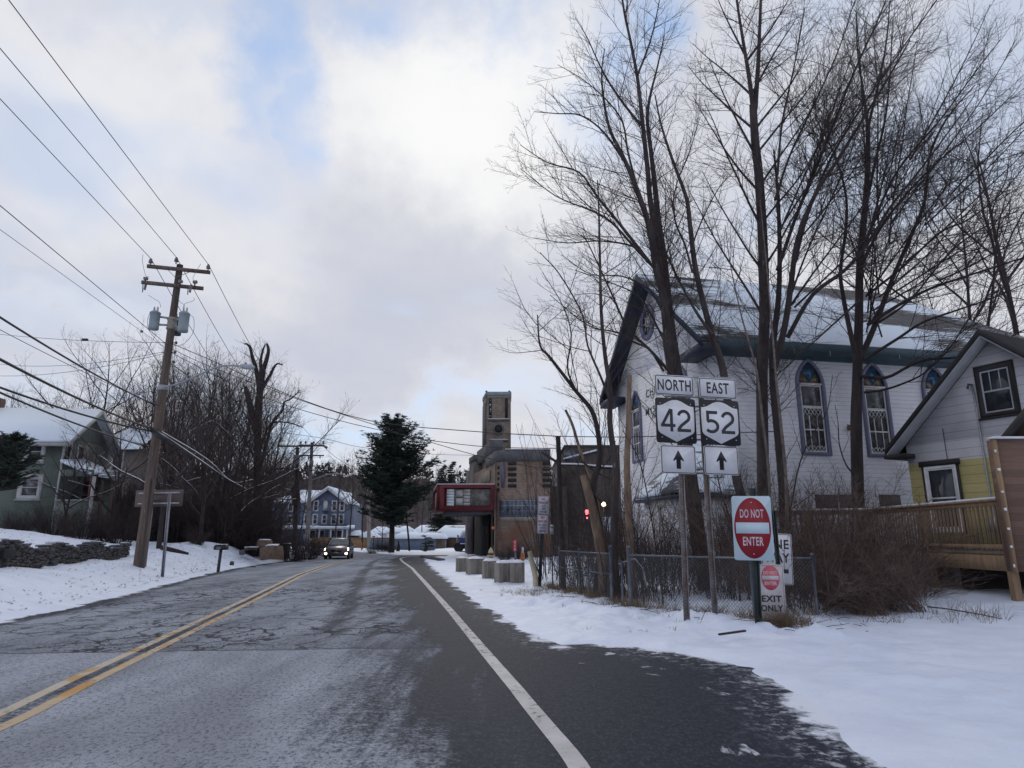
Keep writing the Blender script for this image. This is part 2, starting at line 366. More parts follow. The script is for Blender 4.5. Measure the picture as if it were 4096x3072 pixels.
def hz(x, y):
    x = np.asarray(x, float); y = np.asarray(y, float); sh = np.broadcast(x, y).shape
    x = np.broadcast_to(x, sh); y = np.broadcast_to(y, sh)
    sd = sdist(x, y)
    rag = fbm(x, y, 1.1, 4, 5)*.5+fbm(x, y*1.0, 5, 3, 9)*.2
    h = -.05+sst(-.25, .45, sd+rag*.55)*.11+sst(.2, 3, sd)*.02
    # lumps in the snow at the right verge
    near = np.exp(-((y-12)/10)**2)
    h += sst(.1, 1.2, sd)*(fbm(x, y, .8, 4, 2)*.10+fbm(x, y, 4.5, 3, 3)*.045*np.where(x > -3, 1, .4))*(x < 4.2+.15*y)
    h += sst(.3, 1.2, sd)*sst(2.2, 4, x)*(x > 0)*(fbm(x, y, .5, 3, 12)*.05+fbm(x, y, 2.4, 3, 17)*.022)
    # ridge of ploughed snow beside the sign posts
    tx, ty = 3.2-1.2, 11.4-14.5
    s = np.clip(((x-1.1)*2.6+(y-14.4)*(-2.9))/(2.6**2+2.9**2), -.4, 1.35)
    dd = np.hypot(x-(1.1+2.6*s), y-(14.4-2.9*s))
    h += .085*np.exp(-(dd/.5)**2)*(1+2.2*fbm(x, y, 2.2, 3, 31))
    # left bank
    lx = np.interp(y, LY, LX); dl = np.maximum(lx-x, 0)
    up = sst(0.2, 2.6, dl)*.62+sst(2.0, 8, dl)*.75+sst(6, 20, dl)*1.15+sst(18, 60, dl)*2.0
    k = np.interp(y, [0, 10, 24, 33, 42, 50, 60, 75, 200], [.55, .75, .95, 1.0, .82, .5, .25, .15, .1])
    bumpb = 1.0*np.exp(-((dl-2.6)/1.8)**2-((y-39)/6)**2)*.55
    h += np.where((x < lx) & (y < 90), up*k+bumpb+sst(.5, 3, dl)*fbm(x, y, .35, 3, 21)*.22+fbm(x, y, 2.5, 2, 8)*.03*sst(.5, 2, dl), 0)
    # the yard behind the fence and the rise under the wooden deck
    r = np.hypot(x-11.5, y-15.5)
    h += .32*np.exp(-(r/4.5)**2)*sst(.5, 3, sd)
    # wall step on the left: the lawn is retained by the dry-stone wall
    wx = np.interp(y, WALLY, WALLX)
    h += np.where((y > WALLY[0]-6) & (y < WALLY[-1]+1.5), .42*sst(-.02, .22, wx-x)*sst(WALLY[-1]+1.5, WALLY[-1]-.5, y), 0)
    # valley floor stays level, hills rise beyond
    return h
def sstf(a, b_, x): return float(sst(a, b_, np.array(x)))
WALLP = []
WALLX = WALLY = None
# dry-stone wall line on the left bank (base line of its face)
_w = [(-12.6, 12.5), (-13.2, 15.5), (-13.7, 18.4), (-14.4, 21.5), (-15.0, 24.5), (-15.8, 28.0)]
WALLX = np.array([p[0] for p in _w]); WALLY = np.array([p[1] for p in _w])
_sst = sst
def sst(a, b_, x):
    if a > b_: return 1-_sst(b_, a, x)
    return _sst(a, b_, x)
def axis(parts):
    o = []
    for a, b_, st in parts:
        n = max(1, int(round((b_-a)/st))); o += list(np.linspace(a, b_, n, endpoint=False))
    o.append(parts[-1][1]); return np.array(o)
def sheet(xs, ys, zfun, name, mats, keep=None, attrs=None, smooth=True):
    X, Y = np.meshgrid(xs, ys); Z = zfun(X, Y); nx, ny = len(xs), len(ys)
    V = np.stack([X, Y, Z], -1).reshape(-1, 3)
    i = np.arange(ny-1)[:, None]*nx+np.arange(nx-1)[None]
    F = np.stack([i, i+1, i+nx+1, i+nx], -1).reshape(-1, 4)
    if keep is not None:
        xc = (X[:-1, :-1]+X[1:, 1:])/2; yc = (Y[:-1, :-1]+Y[1:, 1:])/2; F = F[keep(xc, yc).ravel()]
        used = np.zeros(len(V), bool); used[F.ravel()] = True; mp = np.cumsum(used)-1
        V = V[used]; F = mp[F]
    else: used = None
    me = mesh_np(name, V, F, mats, smooth=smooth)
    if attrs:
        for k, fn in attrs.items():
            a = me.attributes.new(k, 'FLOAT', 'POINT'); a.data.foreach_set('value', fn(V[:, 0], V[:, 1]).astype(np.float32))
    return link(name, me)
xs = axis([(-900, -200, 60), (-200, -60, 12), (-60, -22, 1.6), (-22, -9, .22), (-9, -3, .3), (-3, 7, .07), (7, 14, .2), (14, 30, 1), (30, 100, 8), (100, 900, 60)])
ys = axis([(-80, -8, 8), (-8, 3, .8), (3, 6, .12), (6, 15, .07), (15, 25, .12), (25, 45, .22), (45, 75, .6), (75, 130, 3), (130, 300, 20), (300, 1200, 80)])
ground = tag(sheet(xs, ys, hz, 'snowy_ground', [SNOW]), kind='structure')
# asphalt
m, t, b = newmat('asphalt')
v = coords(t)
def attr(t, n): a = N(t, 'ShaderNodeAttribute', attribute_name=n); return a.outputs['Fac']
un, sda = attr(t, 'across'), attr(t, 'edge')
sp = N(t, 'ShaderNodeSeparateXYZ'); t.links.new(v, sp.inputs[0]); yy = mathn(t, 'ADD', mathn(t, 'SUBTRACT', mathn(t, 'SUBTRACT', sp.outputs[1], mathn(t, 'MULTIPLY', sp.outputs[0], .09)), .25), mathn(t, 'MULTIPLY', mathn(t, 'SUBTRACT', noise(t, v, 1.6, 5, .6), .5), .16))
vs = coords(t, 'Object', (1.0, .30, 1)); vss = coords(t, 'Object', (1.9, .16, 1))
nA = noise(t, vs, .9, 6, .6, .3); nB = noise(t, v, 9, 6, .7); nC = noise(t, v, 85, 3, .6); nD = noise(t, vss, 2.2, 5, .6)
nE = noise(t, v, 26, 5, .75); nG = noise(t, v, 9, 7, .75, .3); nF = noise(t, coords(t, 'Object', (1, .55, 1)), 30, 4, .8)
# frost and salt dried on the lanes, wet dark tracks along the edges
lane = mathn(t, 'MULTIPLY', ramp(t, un, -.03, .05), ramp(t, un, 1.02, .72))
left = mathn(t, 'MULTIPLY', ramp(t, un, .03, -.05), ramp(t, un, -1.0, -.80))
track = mathn(t, 'MULTIPLY', mathn(t, 'MULTIPLY', ramp(t, un, .44, .50), ramp(t, un, .60, .53)), ramp(t, yy, 10.0, 12.0))
nL = noise(t, coords(t, 'Object', (.75, .22, 1)), 1.1, 4, .55, .4)
half = mathn(t, 'MULTIPLY', ramp(t, un, .46, .72), mathn(t, 'MULTIPLY', ramp(t, nL, .62, .40), .62))
track2 = mathn(t, 'MULTIPLY', mathn(t, 'MULTIPLY', ramp(t, un, .70, .80), ramp(t, un, 1.05, .90)), .8)
fr = mathn(t, 'MAXIMUM', lane, mathn(t, 'MULTIPLY', left, .95))
fr = mathn(t, 'SUBTRACT', fr, mathn(t, 'MULTIPLY', track, .60))
fr = mathn(t, 'SUBTRACT', fr, half)
fr = mathn(t, 'SUBTRACT', fr, mathn(t, 'MULTIPLY', track2, .30))
fr = mathn(t, 'SUBTRACT', fr, mathn(t, 'MULTIPLY', mathn(t, 'MULTIPLY', mathn(t, 'SUBTRACT', nA, .47), 1.3), ramp(t, yy, 9, 12)), False)
fr = mathn(t, 'ADD', fr, mathn(t, 'MULTIPLY', mathn(t, 'SUBTRACT', nD, .50), 1.5))
fr = mathn(t, 'ADD', fr, mathn(t, 'MULTIPLY', mathn(t, 'SUBTRACT', nB, .5), 1.3))
fr = mathn(t, 'ADD', fr, mathn(t, 'MULTIPLY', mathn(t, 'SUBTRACT', nE, .5), 1.9))
fr = mathn(t, 'ADD', fr, mathn(t, 'MULTIPLY', mathn(t, 'MULTIPLY', ramp(t, nL, .52, .66), ramp(t, un, .8, 1.1)), .34))
fr = mathn(t, 'MULTIPLY', fr, 1, True)
base = mixc(t, ramp(t, nB, .3, .7), (.020, .024, .034), (.034, .039, .052))
oldtar = mathn(t, 'MULTIPLY', ramp(t, yy, 9.6, 9.8), .35)
base = mixc(t, mathn(t, 'MULTIPLY', ramp(t, nA, .5, .62), .5), base, (.038, .043, .056))
frost = mixc(t, ramp(t, nA, .35, .65), (.37, .40, .445), (.25, .262, .30))
frost = mixc(t, mathn(t, 'MULTIPLY', oldtar, .6), frost, (.27, .30, .345))
col = mixc(t, ramp(t, fr, .05, .95), base, frost)
# fine speckle of aggregate
col = mixc(t, mathn(t, 'MULTIPLY', ramp(t, nC, .52, .66), .45), col, (.05, .05, .06))
col = mixc(t, mathn(t, 'MULTIPLY', ramp(t, nF, .51, .60), .72), col, (.065, .068, .085))
# cracks in the old surface beyond the seam
wv = N(t, 'ShaderNodeVectorMath', operation='SCALE'); wv.inputs['Scale'].default_value = .9
wn_ = N(t, 'ShaderNodeTexNoise', i_Scale=1.7, i_Detail=5); t.links.new(v, wn_.inputs['Vector']); t.links.new(wn_.outputs['Color'], wv.inputs[0])
wa = N(t, 'ShaderNodeVectorMath', operation='ADD'); t.links.new(coords(t, 'Object', (1, .8, 1)), wa.inputs[0]); t.links.new(wv.outputs[0], wa.inputs[1])
vo = N(t, 'ShaderNodeTexVoronoi', feature='DISTANCE_TO_EDGE', i_Scale=1.15); t.links.new(wa.outputs[0], vo.inputs['Vector'])
vo2 = N(t, 'ShaderNodeTexVoronoi', feature='DISTANCE_TO_EDGE', i_Scale=3.4); t.links.new(wa.outputs[0], vo2.inputs['Vector'])
patch = ramp(t, noise(t, v, .33, 3), .44, .56)
ck = mathn(t, 'MAXIMUM', ramp(t, vo.outputs['Distance'], .05, .02), mathn(t, 'MULTIPLY', ramp(t, vo2.outputs['Distance'], .05, .02), patch))
ck = mathn(t, 'MULTIPLY', mathn(t, 'MULTIPLY', ck, ramp(t, yy, 9.68, 9.75)), ramp(t, yy, 34, 18))
ck = mathn(t, 'MULTIPLY', ck, mathn(t, 'ADD', mathn(t, 'MULTIPLY', patch, .45), .60))
seam = ramp(t, mathn(t, 'ABSOLUTE', mathn(t, 'SUBTRACT', mathn(t, 'ADD', yy, mathn(t, 'MULTIPLY', mathn(t, 'SUBTRACT', nA, .5), .35)), 9.75)), .05, .015)
# tar band just beyond the seam
band = mathn(t, 'MULTIPLY', mathn(t, 'MULTIPLY', ramp(t, yy, 9.68, 9.72), ramp(t, yy, 12.2, 9.8)), ramp(t, nB, .36, .55))
ck = mathn(t, 'MAXIMUM', ck, mathn(t, 'MULTIPLY', seam, .8))
ck = mathn(t, 'MAXIMUM', ck, mathn(t, 'MULTIPLY', band, .42))
col = mixc(t, mathn(t, 'MULTIPLY', ck, .9), col, (.042, .042, .050))
# snow blown in from the verge
e = mathn(t, 'ADD', sda, mathn(t, 'MULTIPLY', mathn(t, 'SUBTRACT', noise(t, v, 1.2, 7, .7, .3), .5), 1.5))
e = mathn(t, 'ADD', e, mathn(t, 'MULTIPLY', mathn(t, 'SUBTRACT', nB, .5), .30))
xx = sp.outputs[0]
wide = ramp(t, xx, 1.0, 2.0)
sm = mathn(t, 'MAXIMUM', ramp(t, e, -.10, .12), mathn(t, 'MULTIPLY', mathn(t, 'MULTIPLY', ramp(t, e, -.75, .1), ramp(t, nG, .50, .62)), mathn(t, 'ADD', mathn(t, 'MULTIPLY', wide, .38), .18)))
pat = mathn(t, 'MULTIPLY', ramp(t, noise(t, coords(t, 'Object', (1, .8, 1)), 1.9, 6, .62, .6), .63, .67), ramp(t, un, 1.1, 1.25))
pat = mathn(t, 'MULTIPLY', pat, mathn(t, 'MULTIPLY', ramp(t, sda, -2.2, -.6), .62))
sm = mathn(t, 'MAXIMUM', sm, pat)
col = mixc(t, sm, col, (.70, .73, .80))
t.links.new(col, b.inputs['Base Color'])
rg = mixc(t, ramp(t, fr, 0, .8), (.62,)*3, (.9,)*3); rg = mixc(t, sm, rg, (.7,)*3); t.links.new(rg, b.inputs['Roughness']); b.inputs['Specular IOR Level'].default_value = .04
hgt = mathn(t, 'SUBTRACT', mathn(t, 'ADD', mathn(t, 'MULTIPLY', nC, .35), mathn(t, 'MULTIPLY', nB, .3)), mathn(t, 'MULTIPLY', ck, .8)); bump(t, b, hgt, .5, .012)
ASPH = m
yx = np.array([p[0] for p in YEL]); yyv = np.array([p[1] for p in YEL]); ex_ = np.array([p[0] for p in EDG]); ey_ = np.array([p[1] for p in EDG])
def across(x, y):
    c = np.interp(y, yyv, yx); r = np.interp(y, ey_, ex_); l = np.interp(y, LY, LX)
    return np.where(x > c, (x-c)/np.maximum(r-c, .5), (x-c)/np.maximum(c-l, .5))
xs = axis([(-24, -14, .35), (-14, 4, .15)]); ys = axis([(-8, 3, .8), (3, 30, .18), (30, 90, .4)])
road = tag(sheet(xs, ys, lambda x, y: 0*x, 'road', [ASPH], keep=lambda x, y: sdist(x, y) < 1.1,
                 attrs={'across': across, 'edge': lambda x, y: sdist(x, y)}), kind='structure')
# painted lines
def linemat(name, c1, c2, wear, c3=None, s3=6):
    m, t, b = newmat(name); b.inputs['Roughness'].default_value = .7
    v = coords(t); n = noise(t, v, 7, 7, .75); n2 = noise(t, v, 2.2, 4)
    col = mixc(t, ramp(t, n2, .35, .65), c1, c2)
    if c3: col = mixc(t, ramp(t, noise(t, coords(t, 'Object', (1, .3, 1)), s3, 5, .7), .52, .6), col, c3)
    col = mixc(t, ramp(t, n, .68-wear, .60-wear), col, col)
    col = mixc(t, ramp(t, n, .30+wear, .40+wear), (.10, .10, .108), col)
    sp_ = N(t, 'ShaderNodeSeparateXYZ'); t.links.new(v, sp_.inputs[0])
    wv = N(t, 'ShaderNodeVectorMath', operation='SCALE'); wv.inputs['Scale'].default_value = .9
    wn_ = N(t, 'ShaderNodeTexNoise', i_Scale=1.7, i_Detail=5); t.links.new(v, wn_.inputs['Vector']); t.links.new(wn_.outputs['Color'], wv.inputs[0])
    wa = N(t, 'ShaderNodeVectorMath', operation='ADD'); t.links.new(coords(t, 'Object', (1, .8, 1)), wa.inputs[0]); t.links.new(wv.outputs[0], wa.inputs[1])
    vo = N(t, 'ShaderNodeTexVoronoi', feature='DISTANCE_TO_EDGE', i_Scale=3.4); t.links.new(wa.outputs[0], vo.inputs['Vector'])
    ck = mathn(t, 'MULTIPLY', ramp(t, vo.outputs['Distance'], .05, .02), mathn(t, 'MULTIPLY', ramp(t, sp_.outputs[1], 9.3, 9.5), ramp(t, sp_.outputs[1], 24, 13)))
    col = mixc(t, mathn(t, 'MULTIPLY', ck, .85), col, (.05, .05, .06))
    t.links.new(col, b.inputs['Base Color']); return m
def stripe(pts, off, w, z, name, mat, y0=-4, y1=999):
    P = np.array(pts); yi = axis([(max(y0, P[0, 1]), 30, .25), (30, min(y1, P[-1, 1]), .5)]); xi = np.interp(yi, P[:, 1], P[:, 0])
    k = np.ones(5)/5; xp = np.pad(xi, 2, 'edge'); xi = np.convolve(xp, k, 'valid')
    dx = np.gradient(xi, yi); nx_, ny_ = 1/np.sqrt(1+dx*dx), -dx/np.sqrt(1+dx*dx)
    rng = np.random.RandomState(3); jit = (rng.rand(len(yi))-.5)*.006
    V = []; 
    for sgn in (-.5, .5):
        V.append(np.stack([xi+nx_*(off+sgn*w+jit), yi+ny_*(off+sgn*w), np.full_like(xi, z)], -1))
    V = np.concatenate(V); n = len(yi); i = np.arange(n-1); F = np.stack([i, i+n, i+n+1, i+1], -1)
    return tag(link(name, mesh_np(name, V, F, [mat])), kind='structure')
LW = linemat('paint_white_edge', (.50, .48, .48), (.40, .385, .385), .05)
LYm = linemat('paint_yellow_worn', (.46, .40, .32), (.42, .36, .27), .045, (.42, .24, .07), 4)
LYo = linemat('paint_yellow', (.46, .34, .20), (.42, .33, .22), .045, (.46, .22, .04), 3)
stripe(EDG, 0, .15, .004, 'white_edge_line', LW)
stripe(YEL, -.13, .125, .004, 'yellow_centre_line', LYm)
stripe(YEL, .13, .125, .004, 'yellow_centre_line', LYo)
def gz(x, y): return float(hz(np.array([float(x)]), np.array([float(y)]))[0])
# ------------------------------------------------------------------ hills
FOREST, t, b = newmat('bare_forest')
v = coords(t); b.inputs['Roughness'].default_value = 1
n = noise(t, coords(t, 'Object', (1, 1, .35)), .10, 8, .75); n2 = noise(t, v, .012, 3)
c_ = mixc(t, ramp(t, n, .4, .62), (.038, .030, .031), (.062, .048, .048)); c_ = mixc(t, ramp(t, n2, .45, .6), c_, (.052, .04, .042))
t.links.new(c_, b.inputs['Base Color'])
def ridge(name, Y0, depth, heights, seed):
    xs = np.linspace(-460, 460, 420); ys = np.linspace(0, 1, 26)
    X, T = np.meshgrid(xs, ys); hgt = np.interp(X, [h[0] for h in heights], [h[1] for h in heights])
    Z = hgt*(1-(1-T)**1.7)+fbm(X, T*60, .09, 4, seed)*5*T+fbm(X, T*200, .5, 3, seed+3)*3.0*sst(0, .3, T)-.5
    Yv = Y0+depth*T+fbm(X, T*40, .03, 2, seed+9)*10
    V = np.stack([X, Yv, Z], -1).reshape(-1, 3); nx = len(xs); i = np.arange(len(ys)-1)[:, None]*nx+np.arange(nx-1)[None]
    F = np.stack([i, i+1, i+nx+1, i+nx], -1).reshape(-1, 4)
    o = link(name, mesh_np(name, V, F, [FOREST])); tag(o, kind='structure'); return xs, V.reshape(len(ys), nx, 3)
def zat(py, Y): return D(2048, py, Y).z
hx = [(-460, zat(1935, 330)), (-140, zat(1925, 330)), (-100, zat(1915, 330)), (-60, zat(1925, 330)), (-20, zat(1930, 330)), (20, zat(1945, 330)), (120, zat(1960, 330)), (460, zat(1900, 330))]
_, HV = ridge('wooded_hill', 190, 150, hx, 4)
# ------------------------------------------------------------------ bare trees
def tubes(branches, mat, k_of=lambda r: 3 if r < .012 else 4 if r < .03 else 6 if r < .09 else 10):
    groups = {}
    for p, r in branches:
        p = np.asarray(p); r = np.asarray(r)
        if p.ndim == 2: p = p[None]; r = r[None]
        ks = np.array([k_of(x) for x in r[:, 0]]) if len(r) < 50 else np.where(r[:, 0] < .012, 3, np.where(r[:, 0] < .03, 4, 6)) if k_of(.02) != 3 else np.full(len(r), 3)
        for k in np.unique(ks): m_ = ks == k; groups.setdefault((p.shape[1], int(k)), []).append((p[m_], r[m_]))
    VV = []; FF = []; off = 0
    for (n, k), L in groups.items():
        P = np.concatenate([l[0] for l in L]); Rr = np.concatenate([l[1] for l in L]); B = len(P)
        T = np.gradient(P, axis=1); T /= np.linalg.norm(T, axis=2, keepdims=True)+1e-9
        ref = np.where(np.abs(T[:, :1, 2:3]) > .9, np.array([1., 0, 0]), np.array([0, 0, 1.]))
        ref = np.broadcast_to(ref, T.shape)
        A = np.cross(T, ref); A /= np.linalg.norm(A, axis=2, keepdims=True)+1e-9
        Bn = np.cross(T, A)
        th = 2*np.pi*np.arange(k)/k
        V = P[:, :, None]+Rr[:, :, None, None]*(A[:, :, None]*np.cos(th)[:, None]+Bn[:, :, None]*np.sin(th)[:, None])
        VV.append(V.reshape(-1, 3))
        b_ = (np.arange(B)*n*k)[:, None, None]; i = (np.arange(n-1)*k)[None, :, None]; j = np.arange(k)[None, None]; j2 = (j+1) % k
        F = np.stack([b_+i+j, b_+i+j2, b_+i+k+j2, b_+i+k+j], -1).reshape(-1, 4)+off
        FF.append(F); off += B*n*k
    return mesh_np('m', np.concatenate(VV), np.concatenate(FF), [mat], smooth=True)
def rot_from(d, ang, rng):
    d = d/np.linalg.norm(d)
    a = np.cross(d, rng.randn(3)); a /= np.linalg.norm(a)+1e-9
    return d*math.cos(ang)+a*math.sin(ang)
def poly_at(p, s):
    seg = np.linalg.norm(np.diff(p, axis=0), axis=1); c = np.concatenate([[0], np.cumsum(seg)]); x = s*c[-1]
    i = min(np.searchsorted(c, x, 'right')-1, len(seg)-1); f = (x-c[i])/(seg[i]+1e-9)
    return p[i]*(1-f)+p[i+1]*f, (p[i+1]-p[i])/(seg[i]+1e-9), i, f
def sprout(rng, d0, p0, L, r0, n, up, wob, r1=.0025):
    P = [p0]; d = d0/np.linalg.norm(d0)
    for i in range(n):
        d = d+np.array([0, 0, up/n])+rng.randn(3)*wob; d /= np.linalg.norm(d); P.append(P[-1]+d*L/n)
    t = np.linspace(0, 1, n+1)
    return np.array(P), r0*(1-t)**.8+r1*t
def grow(rng, stems, levels, bias=None):
    """stems: list of (pts, radii, tmin, tmax). levels: list of dict(sp, L, rel, ang, up, wob, rmax, n, rmin). All children of a level are grown at once."""
    out = [[(s[0], s[1]) for s in stems]]
    par = [(np.array([s[0]]), np.array([s[1]]), s[2], s[3]) for s in stems]
    for li, lv in enumerate(levels):
        PT = []; DD = []; RR = []; SS = []; LP = []
        for P, Rr, t0, t1 in par:
            B, n = Rr.shape; seg = np.linalg.norm(np.diff(P, axis=1), axis=2); Lp = seg.sum(1)
            cnt = (Lp*(t1-t0)/lv['sp']+rng.rand(B)).astype(int); idx = np.repeat(np.arange(B), cnt)
            if len(idx) == 0: continue
            q = np.arange(len(idx))-np.repeat(np.cumsum(cnt)-cnt, cnt)
            s = t0+(t1-t0)*(q+rng.rand(len(idx)))/cnt[idx]
            cum = np.concatenate([np.zeros((B, 1)), np.cumsum(seg, 1)], 1)/(Lp[:, None]+1e-9)
            k = np.clip((cum[idx] <= s[:, None]).sum(1)-1, 0, n-2); f = (s-cum[idx, k])/(cum[idx, k+1]-cum[idx, k]+1e-9)
            PT.append(P[idx, k]*(1-f)[:, None]+P[idx, k+1]*f[:, None]); d = P[idx, k+1]-P[idx, k]; DD.append(d/(np.linalg.norm(d, axis=1, keepdims=True)+1e-9))
            RR.append(Rr[idx, k]*(1-f)+Rr[idx, k+1]*f); SS.append(s); LP.append(Lp[idx])
        if not PT: break
        PT = np.concatenate(PT); DD = np.concatenate(DD); RR = np.concatenate(RR); SS = np.concatenate(SS); LP = np.concatenate(LP); C = len(PT)
        L = np.minimum(lv['L'], LP*lv['rel'])*(.4+.8*rng.rand(C))*(1-.55*SS)
        a = np.radians(lv['ang']*(.7+.6*rng.rand(C))); x = np.cross(DD, rng.randn(C, 3)); x /= np.linalg.norm(x, axis=1, keepdims=True)+1e-9
        nd = DD*np.cos(a)[:, None]+x*np.sin(a)[:, None]
        low = (nd[:, 2] < -.15) & (rng.rand(C) < lv.get('flip', .75)); nd[low, 2] *= -.5
        r0 = np.maximum(np.minimum(RR*.6, lv['rmax']*(.5+.5*L/lv['L'])), lv.get('rmin', .003)); n = lv['n']
        d = nd/np.linalg.norm(nd, axis=1, keepdims=True); pts = [PT]
        for i in range(n):
            d = d+np.array([0, 0, lv['up']/n])+rng.randn(C, 3)*lv['wob']; d /= np.linalg.norm(d, axis=1, keepdims=True); pts.append(pts[-1]+d*(L/n)[:, None])
        P = np.stack(pts, 1); t = np.linspace(0, 1, n+1); r1 = min(.0022, lv.get('rmin', .003)*.7)
        Rn = r0[:, None]*(1-t)**.8+r1*t
        out.append([(P, Rn)]); par = [(P, Rn, .15, 1.0)]
    return out
LV_BIG = [dict(sp=.235, L=3.3, rel=.5, ang=42, up=.12, wob=.08, rmax=.017, n=7, rmin=.0055),
          dict(sp=.18, L=1.2, rel=.55, ang=38, up=.12, wob=.10, rmax=.0065, n=4, rmin=.0034),
          dict(sp=.14, L=.42, rel=.7, ang=40, up=.1, wob=.13, rmax=.004, n=2, rmin=.0025)]
def smooth_poly(P, Rr, per=4):
    P = np.array(P, float); Rr = np.array(Rr, float)
    if len(P) < 3: return P, Rr
    Q = [P[0]]; S = [Rr[0]]
    ext = np.concatenate([[2*P[0]-P[1]], P, [2*P[-1]-P[-2]]])
    for i in range(len(P)-1):
        a, b_, c, d = ext[i:i+4]
        for j in range(1, per+1):
            t = j/per
            Q.append(.5*((2*b_)+(-a+c)*t+(2*a-5*b_+4*c-d)*t*t+(-a+3*b_-3*c+d)*t**3)); S.append(Rr[i]*(1-t)+Rr[i+1]*t)
    return np.array(Q), np.array(S)
def stem_px(pts, Y, r0px, r1px, dY=0, t0=.15, t1=1, rng=None, wig=.0):
    """limb followed from the photo: pts in photograph pixels, standing at the distance Y, dY drift along it"""
    n = len(pts); P = []; Rr = []
    for i, (x, y) in enumerate(pts):
        t = i/(n-1); Yi = Y+dY*t
        P.append(np.array(D(x, y, Yi))); Rr.append((r0px*(1-t)+r1px*t)*.80*PM(Yi, y)/2)
    P, Rr = smooth_poly(P, Rr)
    if rng is not None: P[1:] += rng.randn(len(P)-1, 3)*wig
    return (P, Rr, t0, t1)
def snow_on(branches, rng, rmin=.012, p=.5):
    out = []
    for PP, RR_ in branches:
        PP = np.asarray(PP); RR_ = np.asarray(RR_)
        if PP.ndim == 2: PP = PP[None]; RR_ = RR_[None]
        for P, r in zip(PP, RR_):
            if r[0] < rmin or rng.rand() > p: continue
            d = P[-1]-P[0]
            if abs(d[2]) > .62*np.linalg.norm(d): continue
            Q = P.copy(); Q[:, 2] += r*.75+.004; out.append((Q, np.maximum(r*.8, .012)*(.6+.4*rng.rand(len(r)))))
    return out
SNOWC = M('clinging_snow', (.78, .80, .84), (.7, .73, .8), 8, .7)
def bare_tree(name, base, stems, levels, label, seed, bark=BARK, twig=TWIG, bias=None, group=None, cat='tree', snow=0):
    rng = np.random.RandomState(seed)
    P0, R0, a0, a1 = stems[0]; zb_ = gz(P0[0][0], P0[0][1]); P0 = P0.copy(); R0 = R0.copy()
    if abs(P0[0][2]-zb_) < 1.2:
        P0 = np.concatenate([[[P0[0][0], P0[0][1], zb_-.25]], P0]); R0 = np.concatenate([[R0[0]*1.35], R0]); R0[1] *= 1.12
        if P0[1][2] < zb_+.02: P0[1][2] = zb_+.02
        if P0[2][2] < P0[1][2]+.05: P0[2][2] = P0[1][2]+.05
    stems = [(P0, R0, a0, a1)]+list(stems[1:])
    g = grow(rng, stems, levels, bias)
    e = empty(name, base, 0, label, cat, group)
    link('trunk', tubes(g[0], bark), e, True)
    tw_ = sum(g[1:], [])
    if tw_: link('crown', tubes(tw_, twig), e, True)
    if snow:
        s = snow_on(g[0]+g[1], rng, .015, snow)
        if s: link('snow_cover', tubes(s, SNOWC), e, True)
    return e
def gpt(x, y): return (x, y, gz(x, y)-.05)
def C4(L, x0=2050, y0=0, s=1.276): return [(x0+a/s, y0+b_/s) for a, b_ in L]
def C5(L): return [(3000+a/1.185, b_/1.185) for a, b_ in L]
def C2(L): return [(2900+a/1.58, 1050+b_/1.58) for a, b_ in L]
rg0 = np.random.RandomState(1)
# --- the twin-stemmed maple left of the route signs
YA = 19.0
A = [stem_px([(2830, 2345), (2800, 2200), (2772, 2000), (2730, 1700), (2690, 1460), (2668, 1330)], YA, 86, 58, t0=.45),
     stem_px([(2700, 1480), (2672, 1350), (2652, 1180)]+C4([(735, 1380), (715, 1250), (690, 1130), (650, 1010), (600, 880), (550, 770), (500, 670), (470, 540), (455, 380), (470, 250)]), YA, 46, 5, -1.0, .05),
     stem_px([(2700, 1480), (2680, 1350), (2655, 1200)]+C4([(735, 1300), (718, 1120), (700, 1000), (690, 870), (665, 640), (650, 500), (635, 380), (600, 200), (570, 60), (545, -120)]), YA, 40, 8, .8, .1),
     stem_px([(2712, 1500), (2690, 1350), (2672, 1200)]+C4([(770, 1300), (745, 1130), (725, 930), (705, 760), (688, 600), (705, 480), (740, 340), (775, 180)]), YA, 46, 5, 1.6, .1),
     stem_px(C4([(640, 380), (700, 220), (735, 80), (760, -60)]), YA+.5, 12, 4, .8, .1),
     stem_px(C4([(655, 640), (560, 520), (480, 400), (430, 300), (380, 190), (320, 90)]), YA, 14, 3, -1, .2),
     stem_px(C4([(640, 970), (590, 780), (560, 620), (470, 500), (350, 400), (230, 330)]), YA-.3, 12, 3, -1.2, .2),
     stem_px(C4([(600, 870), (470, 680), (350, 590), (230, 580), (110, 570)]), YA-.3, 12, 3, -1.5, .2),
     stem_px(C4([(700, 1340), (560, 1160), (430, 1000), (340, 880), (180, 830), (40, 740)]), YA-.2, 18, 3, -2, .2),
     stem_px(C4([(735, 1380), (630, 1270), (500, 1130), (390, 1070), (220, 1000), (40, 860)]), YA-.2, 16, 3, -2.4, .2),
     stem_px(C4([(690, 1340), (620, 1260), (450, 1230), (280, 1240), (110, 1215)]), YA-.1, 12, 3, -1.8, .2),
     stem_px(C4([(760, 1580), (700, 1480), (560, 1410), (400, 1400), (250, 1300)]), YA-.1, 11, 3, -1.8, .2),
     stem_px([(2690, 1500), (2600, 1400), (2510, 1310), (2440, 1160), (2370, 1010), (2330, 930)], YA-.4, 17, 4, -1.5, .2),
     stem_px([(2655, 1485), (2600, 1400), (2540, 1370), (2470, 1330), (2350, 1300), (2200, 1180)], YA-.4, 14, 3, -1.5, .2),
     stem_px([(2690, 1440), (2640, 1330), (2560, 1190), (2440, 1130), (2300, 1080)], YA+.2, 13, 3, 1.2, .2)]
